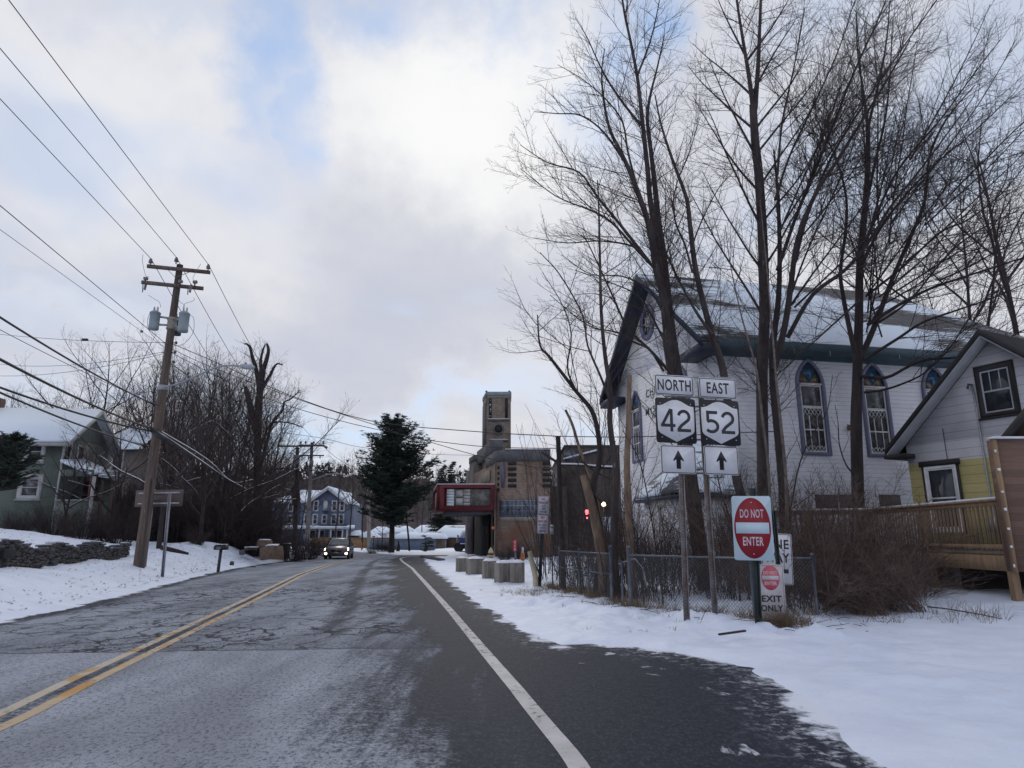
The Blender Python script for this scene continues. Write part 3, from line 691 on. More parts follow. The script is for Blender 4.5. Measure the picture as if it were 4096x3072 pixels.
bare_tree('maple_tree', gpt(*D(2830, 2345, YA)[:2]), A, LV_BIG, 'tall grey bare tree forking in two close stems just left of the route signs', 11)
# --- leaning companion with its foot hidden behind the signs
A2 = [stem_px([(3030, 2330), (2990, 2080), (2940, 1880), (2910, 1600), (2885, 1450), (2845, 1330), (2785, 1090), (2760, 900), (2745, 790), (2690, 640), (2645, 500), (2620, 380)], 18.0, 52, 6, 1.0, .35),
      stem_px([(2850, 1340), (2780, 1240), (2700, 1090), (2640, 960), (2560, 820)], 18.2, 18, 4, 1.2, .2),
      stem_px([(2770, 1090), (2740, 980), (2700, 880), (2700, 760), (2760, 600), (2800, 470)], 18.2, 12, 3, 1.2, .2),
      stem_px([(2760, 1010), (2800, 900), (2870, 760), (2940, 680)], 18.5, 9, 3, .6, .2),
      stem_px([(2800, 1240), (2740, 1180), (2690, 1190), (2640, 1240), (2560, 1250)], 18, 10, 3, -.6, .2)]
bare_tree('leaning_tree', gpt(*D(3030, 2330, 18)[:2]), A2, LV_BIG, 'slim bare tree leaning left, rising behind the EAST and 52 signs', 12)
# --- the tall dark trunks right of the signs
YB = 20.0
B1 = [stem_px([(3062, 2340), (3055, 2100), (3052, 1900), (3048, 1500), (3058, 1250), (3050, 950), (3035, 700), (3020, 560), (3012, 420)], YB, 66, 36, 0, .3),
      stem_px([(3012, 430), (2995, 300), (2975, 180), (2950, 20), (2930, -150)], YB, 24, 8, -.6, .1),
      stem_px([(3020, 440), (3033, 250), (3040, 80), (3050, -150)], YB, 26, 10, .6, .1)]
rngb = np.random.RandomState(5)
for (sx, sy, L_) in ((3045, 1250, 620), (3050, 1080, 560), (3040, 900, 560), (3030, 760, 520), (3022, 620, 480), (3018, 520, 420), (3005, 380, 380), (2990, 240, 330)):
    for sgn in (-1, 1):
        if sgn > 0 and sy > 1200: continue
        a = R(rngb.uniform(28, 42))*sgn if sgn > 0 else R(-rngb.uniform(32, 58))
        P = [(sx, sy)]; aa = a
        for q in range(5):
            st = L_/5*rngb.uniform(.8, 1.1); P.append((P[-1][0]+math.sin(aa)*st*(1 if sgn > 0 else .8), P[-1][1]-math.cos(aa)*st)); aa *= .96; aa += rngb.uniform(-.08, .08)
        B1.append(stem_px(P, YB, 13, 3, rngb.uniform(-2, 2), .15))
bare_tree('maple_tree', gpt(*D(3062, 2340, YB)[:2]), B1, LV_BIG, 'tallest dark trunk running straight off the top of the picture, first right of the signs', 13)
def sweep(x0, y0, ang, L_, rng, n=6, bend=.93, j=.10):
    P = [(x0, y0)]; a = R(ang)
    for q in range(n):
        st = L_/n; P.append((P[-1][0]+math.sin(a)*st, P[-1][1]-math.cos(a)*st)); a = a*bend+rng.uniform(-j, j)
    return P
B2 = [stem_px([(3150, 2350), (3140, 2050), (3120, 1800), (3095, 1550), (3092, 1380), (3115, 1180), (3118, 950), (3110, 760), (3095, 600)], YB-.8, 56, 8, .6, .35),
      stem_px([(3095, 1480), (3140, 1300), (3165, 1130), (3190, 960), (3260, 780), (3350, 640), (3450, 480), (3560, 300), (3640, 160)], YB-.8, 34, 6, -1.5, .2),
      stem_px([(3150, 1350), (3250, 1180), (3380, 1080), (3480, 960), (3560, 830), (3680, 680), (3800, 520), (3900, 380)], YB-.8, 24, 4, -2.5, .2),
      stem_px([(3110, 1080), (3190, 850), (3270, 660), (3340, 480), (3420, 280), (3520, 60), (3580, -100)], YB-.8, 20, 5, .8, .2),
      stem_px([(3180, 1050), (3230, 860), (3330, 620), (3480, 380), (3640, 150), (3760, -20)], YB-.8, 18, 5, -1, .2),
      stem_px([(3100, 800), (3160, 620), (3250, 430), (3350, 210), (3420, 0)], YB-.8, 14, 4, 1, .2),
      stem_px([(3110, 700), (3130, 480), (3180, 250), (3220, 30)], YB-.8, 12, 4, 1, .2)]
for i in range(8):
    B2.append(stem_px(sweep(rngb.uniform(3100, 3200), rngb.uniform(900, 1450), rngb.uniform(14, 48), rngb.uniform(600, 1050), rngb, bend=.99, j=.07), YB-.8, 11, 3, rngb.uniform(-2.5, 2), .15))
bare_tree('maple_tree', gpt(*D(3150, 2350, YB-.8)[:2]), B2, LV_BIG, 'many-limbed dark tree whose branches sweep up to the right, second right of the signs', 14, bark=BARKD)
YC = 21.0
Cc = [stem_px([(3440, 2330), (3432, 2000), (3425, 1700), (3428, 1560), (3432, 1400), (3436, 1250), (3440, 1050), (3458, 850), (3470, 680), (3472, 500)], YC, 64, 20, 0, .45),
      stem_px([(3425, 1430), (3395, 1300), (3372, 1180), (3362, 1080), (3385, 900), (3380, 760), (3330, 600), (3260, 470)], YC, 26, 5, -.6, .3),
      stem_px([(3440, 1440), (3500, 1300), (3545, 1180), (3580, 1090), (3650, 930), (3700, 800), (3720, 620), (3790, 470), (3900, 340)], YC, 30, 5, .6, .3),
      stem_px([(3445, 1505), (3545, 1510), (3630, 1468), (3700, 1440), (3850, 1425), (4000, 1370), (4150, 1290)], YC-.2, 19, 5, -1.5, .2),
      stem_px([(3455, 1440), (3590, 1355), (3690, 1290), (3815, 1245), (3975, 1190), (4110, 1130)], YC-.2, 17, 5, -2.2, .2),
      stem_px([(3455, 1570), (3530, 1560), (3610, 1535), (3700, 1490), (3800, 1390), (3880, 1270), (3990, 1140)], YC-.2, 14, 4, -1.5, .2),
      stem_px([(3470, 1300), (3595, 1220), (3720, 1155), (3850, 1110), (4080, 1035), (4200, 1000)], YC, 20, 5, -1.6, .2),
      stem_px([(3450, 1050), (3530, 900), (3640, 760), (3760, 640), (3880, 540), (4050, 380)], YC, 16, 4, 1, .2),
      stem_px([(3460, 850), (3500, 650), (3540, 480), (3560, 300), (3570, 80)], YC, 16, 4, .6, .15),
      stem_px([(3450, 1000), (3540, 780), (3620, 640), (3760, 480), (3900, 290), (4000, 160)], YC, 14, 4, -1, .2),
      stem_px([(3470, 1180), (3620, 1060), (3760, 930), (3870, 880), (4000, 780), (4110, 650)], YC, 14, 4, -2, .2),
      stem_px([(3500, 1300), (3640, 1200), (3800, 1010), (3950, 900), (4100, 830)], YC, 13, 4, -2, .2),
      stem_px([(3440, 1200), (3330, 1300), (3220, 1400), (3140, 1470)], YC-.5, 12, 3, -1.5, .2),
      stem_px([(3472, 510), (3450, 350), (3430, 200), (3425, 40)], YC, 15, 4, .5, .1),
      stem_px([(3472, 510), (3515, 330), (3545, 170), (3560, 0)], YC, 15, 4, .5, .1)]
for (a_, b2_, ang_, L2_) in ((3560, 1180, 58, 820), (3620, 1050, 50, 900), (3700, 900, 48, 760), (3560, 900, 36, 900), (3760, 1120, 66, 620), (3800, 780, 44, 620), (3640, 640, 30, 700)):
    Cc.append(stem_px(sweep(a_, b2_, ang_, L2_, rngb, bend=.98, j=.06), YC, 10, 3, -1, .1))
for i in range(14):
    Cc.append(stem_px(sweep(rngb.uniform(3440, 3560), rngb.uniform(650, 1350), rngb.uniform(-20, 66), rngb.uniform(450, 850), rngb, bend=.98, j=.07), YC, 9, 3, rngb.uniform(-2, 2), .15))
bare_tree('spreading_tree', gpt(*D(3440, 2330, YC)[:2]), Cc, LV_BIG, 'dark tree with long limbs reaching right over the snowy church roof', 15, bark=BARKD)
# --- slender saplings crossing in front of the church wall
LV_S = [dict(sp=.38, L=1.5, rel=.4, ang=48, up=.3, wob=.10, rmax=.012, n=5, rmin=.005), dict(sp=.28, L=.5, rel=.6, ang=42, up=.2, wob=.14, rmax=.006, n=3, rmin=.0035)]
SAP = M('sapling_bark', (.17, .14, .125), (.10, .08, .07), 5, .9)
sap = [([(3150, 2380), (3145, 1950), (3122, 1680), (3102, 1490), (3090, 1330), (3065, 1050), (3040, 800)], 16.5, 20, 'pale thin sapling crossing the darkest trunks right of the signs', SAP),
       ([(3090, 2350), (3075, 1900), (3050, 1680), (3027, 1490), (2990, 1350), (2960, 1240), (2920, 1050), (2900, 900)], 16.8, 17, 'thin grey sapling standing between the 52 sign and the big dark trunk', SAP),
       ([(3150, 2100), (3200, 1850), (3262, 1720), (3310, 1640), (3330, 1500)], 17.5, 9, 'slanting thin stem in front of the first church window', TWIG),
       ([(3420, 1900), (3385, 1860), (3358, 1780), (3352, 1690), (3340, 1620)], 18.5, 10, 'broken bent sapling stub between two church windows', BARKD),
       ([(2650, 2380), (2610, 2100), (2560, 1850), (2490, 1720)], 15.5, 9, 'thin whip of a sapling before the white vestibule', TWIG),
       ([(2960, 2400), (2940, 2150), (2880, 1950), (2850, 1760), (2870, 1500)], 15.5, 10, 'thin twiggy sapling filling the gap right of the sign posts', TWIG)]
for i, (pts, Y, w, lab, mt) in enumerate(sap):
    bare_tree('sapling', gpt(*D(pts[0][0], pts[0][1], Y)[:2]), [stem_px(pts, Y, w, 3, 0, .2)], LV_S, lab, 40+i, bark=mt)
# --- the ragged group at the fence, left of the church
BRK = M('peeled_bark', (.24, .17, .11), (.12, .08, .06), 5, .9, (1, 1, .3), .5)
G1 = [stem_px([(2385, 2400), (2400, 2150), (2370, 1950), (2400, 1830), (2375, 1660), (2300, 1560), (2200, 1430), (2160, 1380), (2150, 1260)], 17.6, 40, 6, .5, .35),
      stem_px([(2300, 1560), (2270, 1470), (2285, 1340), (2250, 1220), (2170, 1090)], 17.8, 11, 3, 0, .2)]
bare_tree('maple_tree', gpt(*D(2385, 2400, 17.6)[:2]), G1, LV_BIG, 'bent bare tree beside the chain link gate, leaning left over the road', 16, bark=BARKD)
G2 = [stem_px([(2470, 2420), (2455, 2150), (2465, 1900), (2440, 1700), (2440, 1560), (2420, 1420), (2405, 1250), (2400, 1050), (2395, 830), (2390, 720)], 16.8, 40, 5, .3, .4),
      stem_px([(2440, 1600), (2400, 1500), (2350, 1380), (2330, 1260), (2240, 1100), (2160, 1010)], 16.8, 14, 4, -1, .2)]
bare_tree('maple_tree', gpt(*D(2470, 2420, 16.8)[:2]), G2, LV_BIG, 'straight thin bare tree rising at the left corner of the church', 17)
G3 = [stem_px([(2530, 2430), (2520, 2200), (2512, 2000), (2508, 1850), (2514, 1700), (2516, 1580), (2518, 1500)], 16.2, 44, 20, .2, .3)]
bare_tree('broken_trunk', gpt(*D(2530, 2430, 16.2)[:2]), G3, [dict(sp=1.2, L=1.4, rel=.4, ang=50, up=.4, wob=.12, rmax=.012, n=5, rmin=.006), LV_BIG[2]], 'snapped pale-topped trunk in front of the arched gable window', 18, bark=BRK)
G4 = [stem_px([(2420, 2430), (2410, 2250), (2380, 2080), (2350, 1960), (2332, 1900)], 17.2, 62, 34, 0, .9)]
bare_tree('broken_trunk', gpt(*D(2420, 2430, 17.2)[:2]), G4, [dict(sp=2.2, L=.8, rel=.3, ang=50, up=.4, wob=.12, rmax=.012, n=4, rmin=.006)], 'thick rotten stump with peeled orange bark behind the fence', 19, bark=BRK)
G5 = [stem_px([(2400, 2080), (2375, 1950), (2320, 1800), (2290, 1700), (2262, 1640)], 18, 20, 13, .2, .5)]
bare_tree('broken_trunk', gpt(*D(2420, 2330, 18.2)[:2]), G5+[stem_px([(2425, 2330), (2415, 2200), (2400, 2080)], 18, 26, 20, 0, .9)], [dict(sp=1.0, L=.7, rel=.3, ang=50, up=.4, wob=.12, rmax=.01, n=4, rmin=.006)], 'slanting broken pole of a tree with a bare split top', 20, bark=BRK)
G6 = [stem_px([(2255, 2390), (2250, 2200), (2240, 2050), (2238, 1900), (2232, 1745)], 19.5, 26, 24, 0, .95)]
bare_tree('trunk_post', gpt(*D(2255, 2390, 19.5)[:2]), G6, [dict(sp=2.0, L=.9, rel=.3, ang=60, up=.4, wob=.12, rmax=.012, n=4, rmin=.006), LV_BIG[2]], 'straight topped trunk standing like a post beside the no parking signs', 21, bark=BARKD, cat='tree')
fallen = empty('fallen_branch', tuple(D(2300, 1850, 18.5)), 0, 'broken branch with snow lodged across the topped trunk', 'branch')
fb = [stem_px([(2165, 1808), (2230, 1850), (2300, 1895), (2312, 1912)], 18.8, 15, 13), stem_px([(2245, 1860), (2320, 1862), (2400, 1870), (2450, 1872)], 18.2, 12, 16), stem_px([(2325, 1842), (2380, 1885), (2440, 1915)], 18, 10, 6), stem_px([(2350, 1945), (2390, 1990), (2410, 2010)], 17.6, 12, 10)]
link('limb', tubes([(s[0], s[1]) for s in fb], BARK), fallen, True)
link('snow_cover', tubes([(s[0]+np.array([0, -.01, .03]), s[1]*.8) for s in fb[1:2]], SNOWC), fallen, True)
# --- generated trees for the background
def make_tree(seed, H=12, spread=1.0, trunk=.18, fork=.35, nl=6, upward=.5, levels=None, fine=True):
    rng = np.random.RandomState(seed); stems = []
    n = 8; P = [np.zeros(3)]; d = np.array([rng.randn()*.05, rng.randn()*.05, 1.])
    for i in range(n): d = d+np.array([rng.randn()*.05, rng.randn()*.05, .1]); d /= np.linalg.norm(d); P.append(P[-1]+d*H/n)
    Pm, Rm = smooth_poly(P, np.linspace(trunk, .015, n+1), 2); stems.append((Pm, Rm, fork, 1.0))
    for q in range(nl):
        s = fork+(.85-fork)*(q+rng.rand()*.6)/nl; pt, dd, i, f = poly_at(Pm, s); az = q*2.4+rng.rand()
        nd = np.array([math.cos(az)*spread, math.sin(az)*spread, .55+.35*rng.rand()+s*.5]); L = H*(1-s)*(.75+.35*rng.rand())+1
        Pq, Rq = sprout(rng, nd, pt, L, min(Rm[i]*.7, trunk*.55), 8, upward, .07, .006); stems.append((Pq, Rq, .15, 1))
    lv = levels or [dict(sp=.36, L=2.8, rel=.5, ang=40, up=.2, wob=.09, rmax=.018, n=5, rmin=.007), dict(sp=.26, L=1.1, rel=.6, ang=40, up=.15, wob=.12, rmax=.008, n=3, rmin=.005), dict(sp=.22, L=.5, rel=.7, ang=40, up=.1, wob=.15, rmax=.005, n=2, rmin=.0038)]
    if not fine: lv = lv[:2]
    return grow(rng, stems, lv)
PROTO = []
TWIGF = M('far_tree_twig', (.085, .064, .062), (.055, .043, .042), 3, .95)
def proto(kind, seed, bark=BARKD, twig=TWIGF, snow=0, **kw):
    g = make_tree(seed, **kw); rng = np.random.RandomState(seed)
    d = dict(trunk=tubes(g[0], bark), crown=tubes(sum(g[1:], []), twig))
    if snow:
        s = snow_on(g[0]+g[1], rng, .012, snow)
        if s: d['snow_cover'] = tubes(s, SNOWC)
    return d
def put_tree(pr, name, loc, rz, sc, label, group=None, zs=1.0):
    e = empty(name, loc, rz, label, 'tree', group); e.scale = (sc, sc, sc*zs)
    for k, me in pr.items():
        o = bpy.data.objects.new(k, me); COL.objects.link(o); o.parent = e
    return e
P_ROUND = [proto('round', 100+i, H=12+i, spread=.95, trunk=.12, nl=9, upward=.45) for i in range(3)]
P_SLIM = [proto('slim', 120+i, H=14, spread=.45, trunk=.075, nl=8, fork=.2, upward=.7) for i in range(3)]
P_SNOW = proto('snow', 140, H=9, spread=1.1, trunk=.15, nl=9, fork=.2, upward=.3, snow=.10)
rt = random.Random(8)
def at_px(px, Y): 
    p = D(px, 2150, Y); return (p.x, Y, gz(p.x, Y)-.1)
# behind the church and off to the right, seen above and between the roofs
for i, (px, Y, k, sc, lab) in enumerate([(2700, 60, 0, 1.1, 'bare tree far behind the church gable'), (3300, 44, 1, 1.15, 'bare tree crown showing over the middle of the church ridge'),
        (3560, 40, 2, 1.25, 'bare tree with a full crown over the right half of the church ridge'), (3720, 38, 0, 1.2, 'dense bare crown just above the end of the church roof'),
        (3880, 42, 1, 1.45, 'large bare tree behind the church near the right edge of the view'), (4060, 34, 2, 1.6, 'bare tree filling the right edge above the yellow house'),
        (4200, 30, 0, 1.75, 'bare tree reaching in from beyond the right edge'), (3150, 50, 2, 1.0, 'distant bare tree low behind the church roof between two dark trunks'),
        (3440, 52, 0, 1.1, 'distant bare tree behind the spreading tree')]):
    put_tree(P_ROUND[k], 'bare_tree', at_px(px, Y), rt.random()*6, sc, lab, 'bare trees behind the church')
# left background wood: each tree in its place
rows = []
for i in range(11): rows.append((-60+i*64+rt.uniform(-20, 20), rt.uniform(54, 66), 'S' if i % 2 else 'R', rt.uniform(.82, 1.05)))
for i in range(11): rows.append((600+i*48+rt.uniform(-16, 16), rt.uniform(42, 52), 'S' if i % 3 else 'R', rt.uniform(.7, .86)))
for i in range(13): rows.append((590+i*43+rt.uniform(-16, 16), rt.uniform(54, 64), 'S' if i % 3 else 'R', rt.uniform(1.0, 1.2)))
for px_, Y_ in ((900, 50), (960, 53), (1060, 56), (1120, 58)): rows.append((px_, Y_, 'R', 1.02))
for i in range(9): rows.append((600+i*58+rt.uniform(-16, 16), rt.uniform(66, 80), 'R', rt.uniform(.95, 1.2)))
for i, (px, Y, kd, sc) in enumerate(rows):
    pr = rt.choice(P_SLIM if kd == 'S' else P_ROUND)
    if px > 985: sc *= .82
    if px > 1090: sc *= .80
    put_tree(pr, 'bare_tree', at_px(px, Y), rt.random()*6, sc, 'bare leafless tree in the crowded wood behind the tall utility pole', 'bare trees in the wood on the left')
for px, Y, k, sc, lab in ((60, 50, 0, .80, 'bare tree behind the chimney end of the green house roof'), (340, 58, 1, 1.42, 'tall pale-topped bare tree standing high above the green house roof'), (430, 60, 2, 1.1, 'bare tree with an even crown just left of the utility pole'), (820, 50, 2, 1.15, 'tall finely branched bare tree behind the street lamp arm')):
    put_tree(P_ROUND[k], 'bare_tree', at_px(px, Y), rt.random()*6, sc, lab)
# old pollarded tree with stubby top
YS = 47
S_ = [stem_px([(1030, 2190), (1030, 2050), (1030, 1880), (1032, 1700), (1040, 1560), (1050, 1480)], YS, 42, 32, t0=.2),
      stem_px([(1045, 1500), (1066, 1440), (1074, 1400), (1068, 1375)], YS, 26, 10, .3, .1),
      stem_px([(1040, 1570), (1025, 1480), (1010, 1430), (1000, 1390), (985, 1375), (978, 1378)], YS, 24, 6, 0, .1),
      stem_px([(1050, 1500), (1042, 1450), (1052, 1400), (1062, 1375)], YS, 20, 5, 0, .1),
      stem_px([(1045, 1560), (1080, 1500), (1095, 1470), (1110, 1455), (1130, 1460)], YS, 16, 6, 0, .1),
      stem_px([(1030, 1740), (1005, 1640), (988, 1570), (982, 1548)], YS, 40, 16, 0, .3),
      stem_px([(1035, 1900), (1070, 1760), (1090, 1690), (1130, 1640), (1135, 1610), (1165, 1595), (1200, 1560)], YS, 18, 4, -.5, .3),
      stem_px([(1040, 1800), (1080, 1700), (1150, 1690), (1210, 1710)], YS, 12, 4, -.8, .2),
      stem_px([(1035, 1960), (1100, 1880), (1180, 1880), (1230, 1900)], YS, 10, 3, -.8, .1),
      stem_px([(1030, 1850), (980, 1760), (930, 1650), (900, 1560)], YS, 12, 3, .6, .1),
      stem_px([(1030, 2000), (1100, 1940), (1160, 1980), (1200, 1990)], YS, 10, 3, -.8, .1)]
LV_P = [dict(sp=.17, L=2.4, rel=.45, ang=45, up=.3, wob=.10, rmax=.022, n=5, rmin=.008), dict(sp=.3, L=.9, rel=.6, ang=42, up=.25, wob=.13, rmax=.01, n=3, rmin=.006), dict(sp=.25, L=.4, rel=.7, ang=42, up=.2, wob=.15, rmax=.007, n=2, rmin=.005)]
bare_tree('pollard_tree', gpt(*D(1030, 2190, YS)[:2]), S_, LV_P, 'old lopped tree with stubby top limbs and a gnarled trunk at the roadside wood', 31, bark=BARKD, snow=.2)
# snow-lined trees at the edge of the lawn
for i, (px, Y, sc, rz, lab) in enumerate(((640, 33, .85, .4, 'dark tree with snow-lined branches directly behind the utility pole'), (800, 36, .75, 2.2, 'snow-lined bare tree between the brown sign and the mailbox'), (870, 42, .9, 3.9, 'slender bare tree with snowy twigs behind the mailbox'), (950, 41, .75, 5.2, 'bare tree with low snowy limbs leaning toward the road'), (350, 37, .62, 1.0, 'small crooked bare tree in front of the green house porch'), (250, 34.5, .5, 4.0, 'low bare tree screening the corner of the green house'), (440, 35, .7, 2.9, 'bare spreading tree just right of the green house'), (1120, 46, .5, 1.6, 'low bare tree with arching snowy twigs beside the boulders'))):
    p = D(px, 2150, Y)
    put_tree(P_SNOW, 'snowy_tree', (p.x, Y, gz(p.x, Y)-.1), rz, sc, lab)
# ------------------------------------------------------------------ shrubs and thickets
def shrub_mesh(seed, n, H, spread, lean=(0, 0), r=.008, lv=None, wob=.10):
    rng = np.random.RandomState(seed); st = []
    for i in range(n):
        a = rng.rand()*6.28; rr = rng.rand()**.5*spread*.35; d = np.array([math.cos(a)*spread/H*rng.rand()*1.2+lean[0], math.sin(a)*spread/H*rng.rand()*1.2+lean[1], 1.0])
        P, Rr = sprout(rng, d, np.array([math.cos(a)*rr, math.sin(a)*rr, 0]), H*(.5+.6*rng.rand()), r*(.6+.7*rng.rand()), 7, -.35 if rng.rand() < .5 else .1, wob); st.append((P, Rr, .12, 1))
    lv = lv or [dict(sp=.11, L=.7, rel=.45, ang=45, up=.05, wob=.15, rmax=.0045, n=3, rmin=.0028), dict(sp=.09, L=.28, rel=.6, ang=45, up=0, wob=.15, rmax=.0032, n=2, rmin=.002)]
    return sum(grow(rng, st, lv), [])
SH = [tubes(shrub_mesh(200+i, 34, 2.1, 1.7, r=.0085, wob=.13), TWIGB) for i in range(3)]
def shrub(me, x, y, sc, rz, label, group=None, zs=1, name='shrub'):
    e = bpy.data.objects.new(name, me); COL.objects.link(e); e.location = (x, y, gz(x, y)-.05); e.rotation_euler = (0, 0, rz); e.scale = (sc, sc, sc*zs)
    return tag(e, label, 'shrub', group)
shp = [(3200, 13.2, .92, .8), (3270, 13.8, 1.0, .85), (3350, 14.5, 1.05, .9), (3420, 13.6, .95, .75), (3480, 15.2, 1.0, .8), (3560, 14.2, .85, .62), (3640, 15.0, .75, .55), (3300, 16.0, 1.2, 1.0), (3150, 15.0, 1.05, 1.0), (3430, 16.5, 1.15, .95), (3560, 16.6, 1.0, .75)]
for i, (px, Y, sc, zs) in enumerate(shp):
    p = D(px, 2300, Y); shrub(SH[i % 3], p.x, Y, sc*(.9+.3*zs), i*1.7, 'brown leafless shrub in the dense thicket between the exit sign and the deck', 'thicket shrubs in front of the deck', zs)
LEAN = tubes(shrub_mesh(230, 90, 1.5, .9, lean=(-.9, .1), r=.007, wob=.06), TWIGB)
for px, Y, sc, lab in ((3640, 12.9, .95, 'flattened brown bush with stems combed to the left at the edge of the snowy drive'), (3500, 12.7, .8, 'low brown bush hanging over the snow in front of the thicket')):
    p = D(px, 2400, Y); shrub(LEAN, p.x, Y, sc, 0, lab)
WHIP = [tubes(shrub_mesh(240+i, 16, 2.2, .9, r=.007, wob=.05, lv=[dict(sp=.3, L=.6, rel=.35, ang=38, up=.2, wob=.1, rmax=.005, n=3, rmin=.003)]), TWIG) for i in range(2)]
for i, (px, Y, sc) in enumerate([(2290, 18.6, .8), (2350, 17.6, .9), (2440, 16.4, .85), (2500, 16.0, 1.0), (2570, 15.6, 1.1), (2640, 16.2, 1.25), (2720, 16.8, 1.3), (2600, 17.5, 1.4), (2860, 16.6, 1.4), (2950, 16.0, 1.35), (3040, 15.6, 1.25), (2990, 17.6, 1.5), (3120, 17.2, 1.35), (3250, 18.0, 1.3), (3350, 18.8, 1.3), (2460, 18.4, 1.2), (2540, 19.0, 1.4), (2320, 20.5, 1.1)]):
    p = D(px, 2300, Y); shrub(WHIP[i % 2], p.x, Y, sc, i*2.1, 'upright thin brown brush growing behind the chain link fence', 'brush stems behind the chain link fence')
for i, (px, Y, sc) in enumerate([(3170, 13.6, 1.0), (3260, 13.2, .95), (3330, 14.2, 1.1), (3420, 13.4, .95), (3500, 14.4, 1.0), (3590, 13.8, .85), (3680, 14.6, .8), (3240, 15.5, 1.3), (3400, 16.0, 1.25)]):
    p = D(px, 2300, Y); shrub(WHIP[i % 2], p.x, Y, sc, i*2.9+.4, 'taller bare stems sticking out of the thicket in front of the deck', 'tall stems in the thicket')
for i, (px, Y, sc) in enumerate([(2215, 24, 2.0), (2290, 26, 2.4), (2350, 23, 2.1), (2420, 25, 2.3), (2180, 28, 1.7), (2470, 22, 2.2)]):
    p = D(px, 2300, Y); shrub(WHIP[i % 2], p.x, Y, sc, i*1.3+.9, 'tall thin bare growth in front of the dark brick hall', 'bare growth in front of the hall', 1.2)
for i, (px, Y, sc, zs) in enumerate([(2580, 17.4, 1.0, 1.2), (2650, 18.2, 1.1, 1.2), (2740, 17.8, 1.0, 1.1), (2860, 17.6, 1.1, 1.25), (2930, 18.4, 1.2, 1.3), (3010, 17.2, 1.1, 1.2), (3090, 18.2, 1.2, 1.3), (3180, 19.0, 1.2, 1.2), (3290, 19.6, 1.2, 1.2), (2500, 18.2, 1.0, 1.2), (2330, 19.4, .8, 1.2)]):
    p = D(px, 2300, Y); shrub(SH[i % 3], p.x, Y, sc, i*1.9+.6, 'tangled brown bush against the foot of the church, behind the chain link fence', 'tangled bushes at the foot of the church', zs)
# winter shrubs by the green house and the far roadside
DK = [tubes(shrub_mesh(260+i, 90, 1.7, 1.5, r=.014), TWIG) for i in range(2)]
for i, (px, Y, sc, lab) in enumerate(((210, 34, 1.0, 'dark bush under the lower window of the green house'), (330, 33, 1.1, 'brown bush before the green house porch'), (460, 34, 1.35, 'wide reddish bush at the right end of the green house'), (60, 34, .8, 'low dark bush at the foot of the green house'), (790, 36, .55, 'small bush at the foot of the snow-lined tree'),
        (1180, 44, 1.0, 'dark bush beside the big boulders'), (1230, 48, 1.3, 'dense dark bush at the roots of the far utility poles'), (1285, 56, 1.1, 'brown bush behind the oncoming car'), (1530, 70, .8, 'small bush against the blue fence'), (1560, 70, .6, 'low weeds at the foot of the pine by the blue fence'), (1490, 66, .5, 'bush next to the far wooden pole'), (2085, 46, .8, 'scrubby bush at the brick wall behind the red marker post'), (2020, 44, .55, 'thin bush left of the red marker post'))):
    p = D(px, 2150, Y); shrub(DK[i % 2], p.x, Y, sc, i*1.3, lab)
for i in range(27):
    px = 430+i*25 if i < 24 else (985, 1030, 1075)[i-24]+rt.uniform(-15, 15); Y = rt.uniform(40, 58); p = D(px, 2150, Y); me = DK[i % 2]
    e = bpy.data.objects.new('understory_shrub', me); COL.objects.link(e); sc = rt.uniform(1.5, 2.7)*(.75 if px > 1000 else 1); e.location = (p.x, Y, gz(p.x, Y)-.1); e.rotation_euler = (0, 0, i*1.9); e.scale = (sc, sc, sc)
    tag(e, 'tall brown leafless brush at the foot of the wood on the left', 'shrub', 'brush under the wood on the left')
# tufts of dead grass: along the fence foot, sign posts and verge
rng = np.random.RandomState(77); gb = []
def tuft(x, y, n, h, sp):
    z = gz(x, y)
    for i in range(n):
        a = rng.rand()*6.28; q = rng.rand()*sp; d = np.array([math.cos(a)*.7*rng.rand(), math.sin(a)*.7*rng.rand(), 1]); P, Rr = sprout(rng, d, np.array([x+math.cos(a)*q, y+math.sin(a)*q, z-.02]), h*(.5+rng.rand()*.8), .0035, 3, -.7, .12, .001); gb.append((P, Rr))
fence_line = [(.95, 20.4), (1.52, 18.63), (2.29, 15.92), (2.53, 14.84), (4.32, 12.36), (4.7, 12.0)]
for i in range(170):
    t_ = rng.rand()*(len(fence_line)-1); k = int(t_); f = t_-k; a, b2 = fence_line[k], fence_line[k+1]
    x = a[0]*(1-f)+b2[0]*f+rng.randn()*.18; y = a[1]*(1-f)+b2[1]*f+rng.randn()*.2-.1; tuft(x, y, 14, .20, .12)
for i in range(22): tuft(4.5+rng.randn()*.2, 11.55+rng.randn()*.15, 22, .26, .12)
for (px, Y) in ((2830, 19), (3030, 18), (3062, 20), (3150, 19.2), (3440, 21), (2385, 17.6), (2470, 16.8), (2530, 16.2), (2420, 17.2), (2255, 19.5)):
    p = D(px, 2340, Y)
    for k in range(16): tuft(p.x+rng.randn()*.35, Y+rng.randn()*.3-.15, 14, .24, .15)
for i in range(40): tuft(rng.uniform(4.6, 8.4), 12.2+rng.randn()*.5+.2, 10, .28, .15)
for i in range(90):
    y = rng.uniform(11, 21); x = np.interp(y, [11, 21], [3.0, .2])+rng.randn()*.8; tuft(x, y, rng.randint(2, 6), .10, .10)
for i in range(50): p = G(rng.uniform(2000, 2300), rng.uniform(2370, 2400)); tuft(p.x, p.y, 6, .16, .1)
link('dead_grass', tubes(gb, GRASSD, lambda r: 3)); tag(bpy.data.objects['dead_grass'], 'dry tan grass and weeds poking through the snow along the fence', 'grass', kind='stuff')
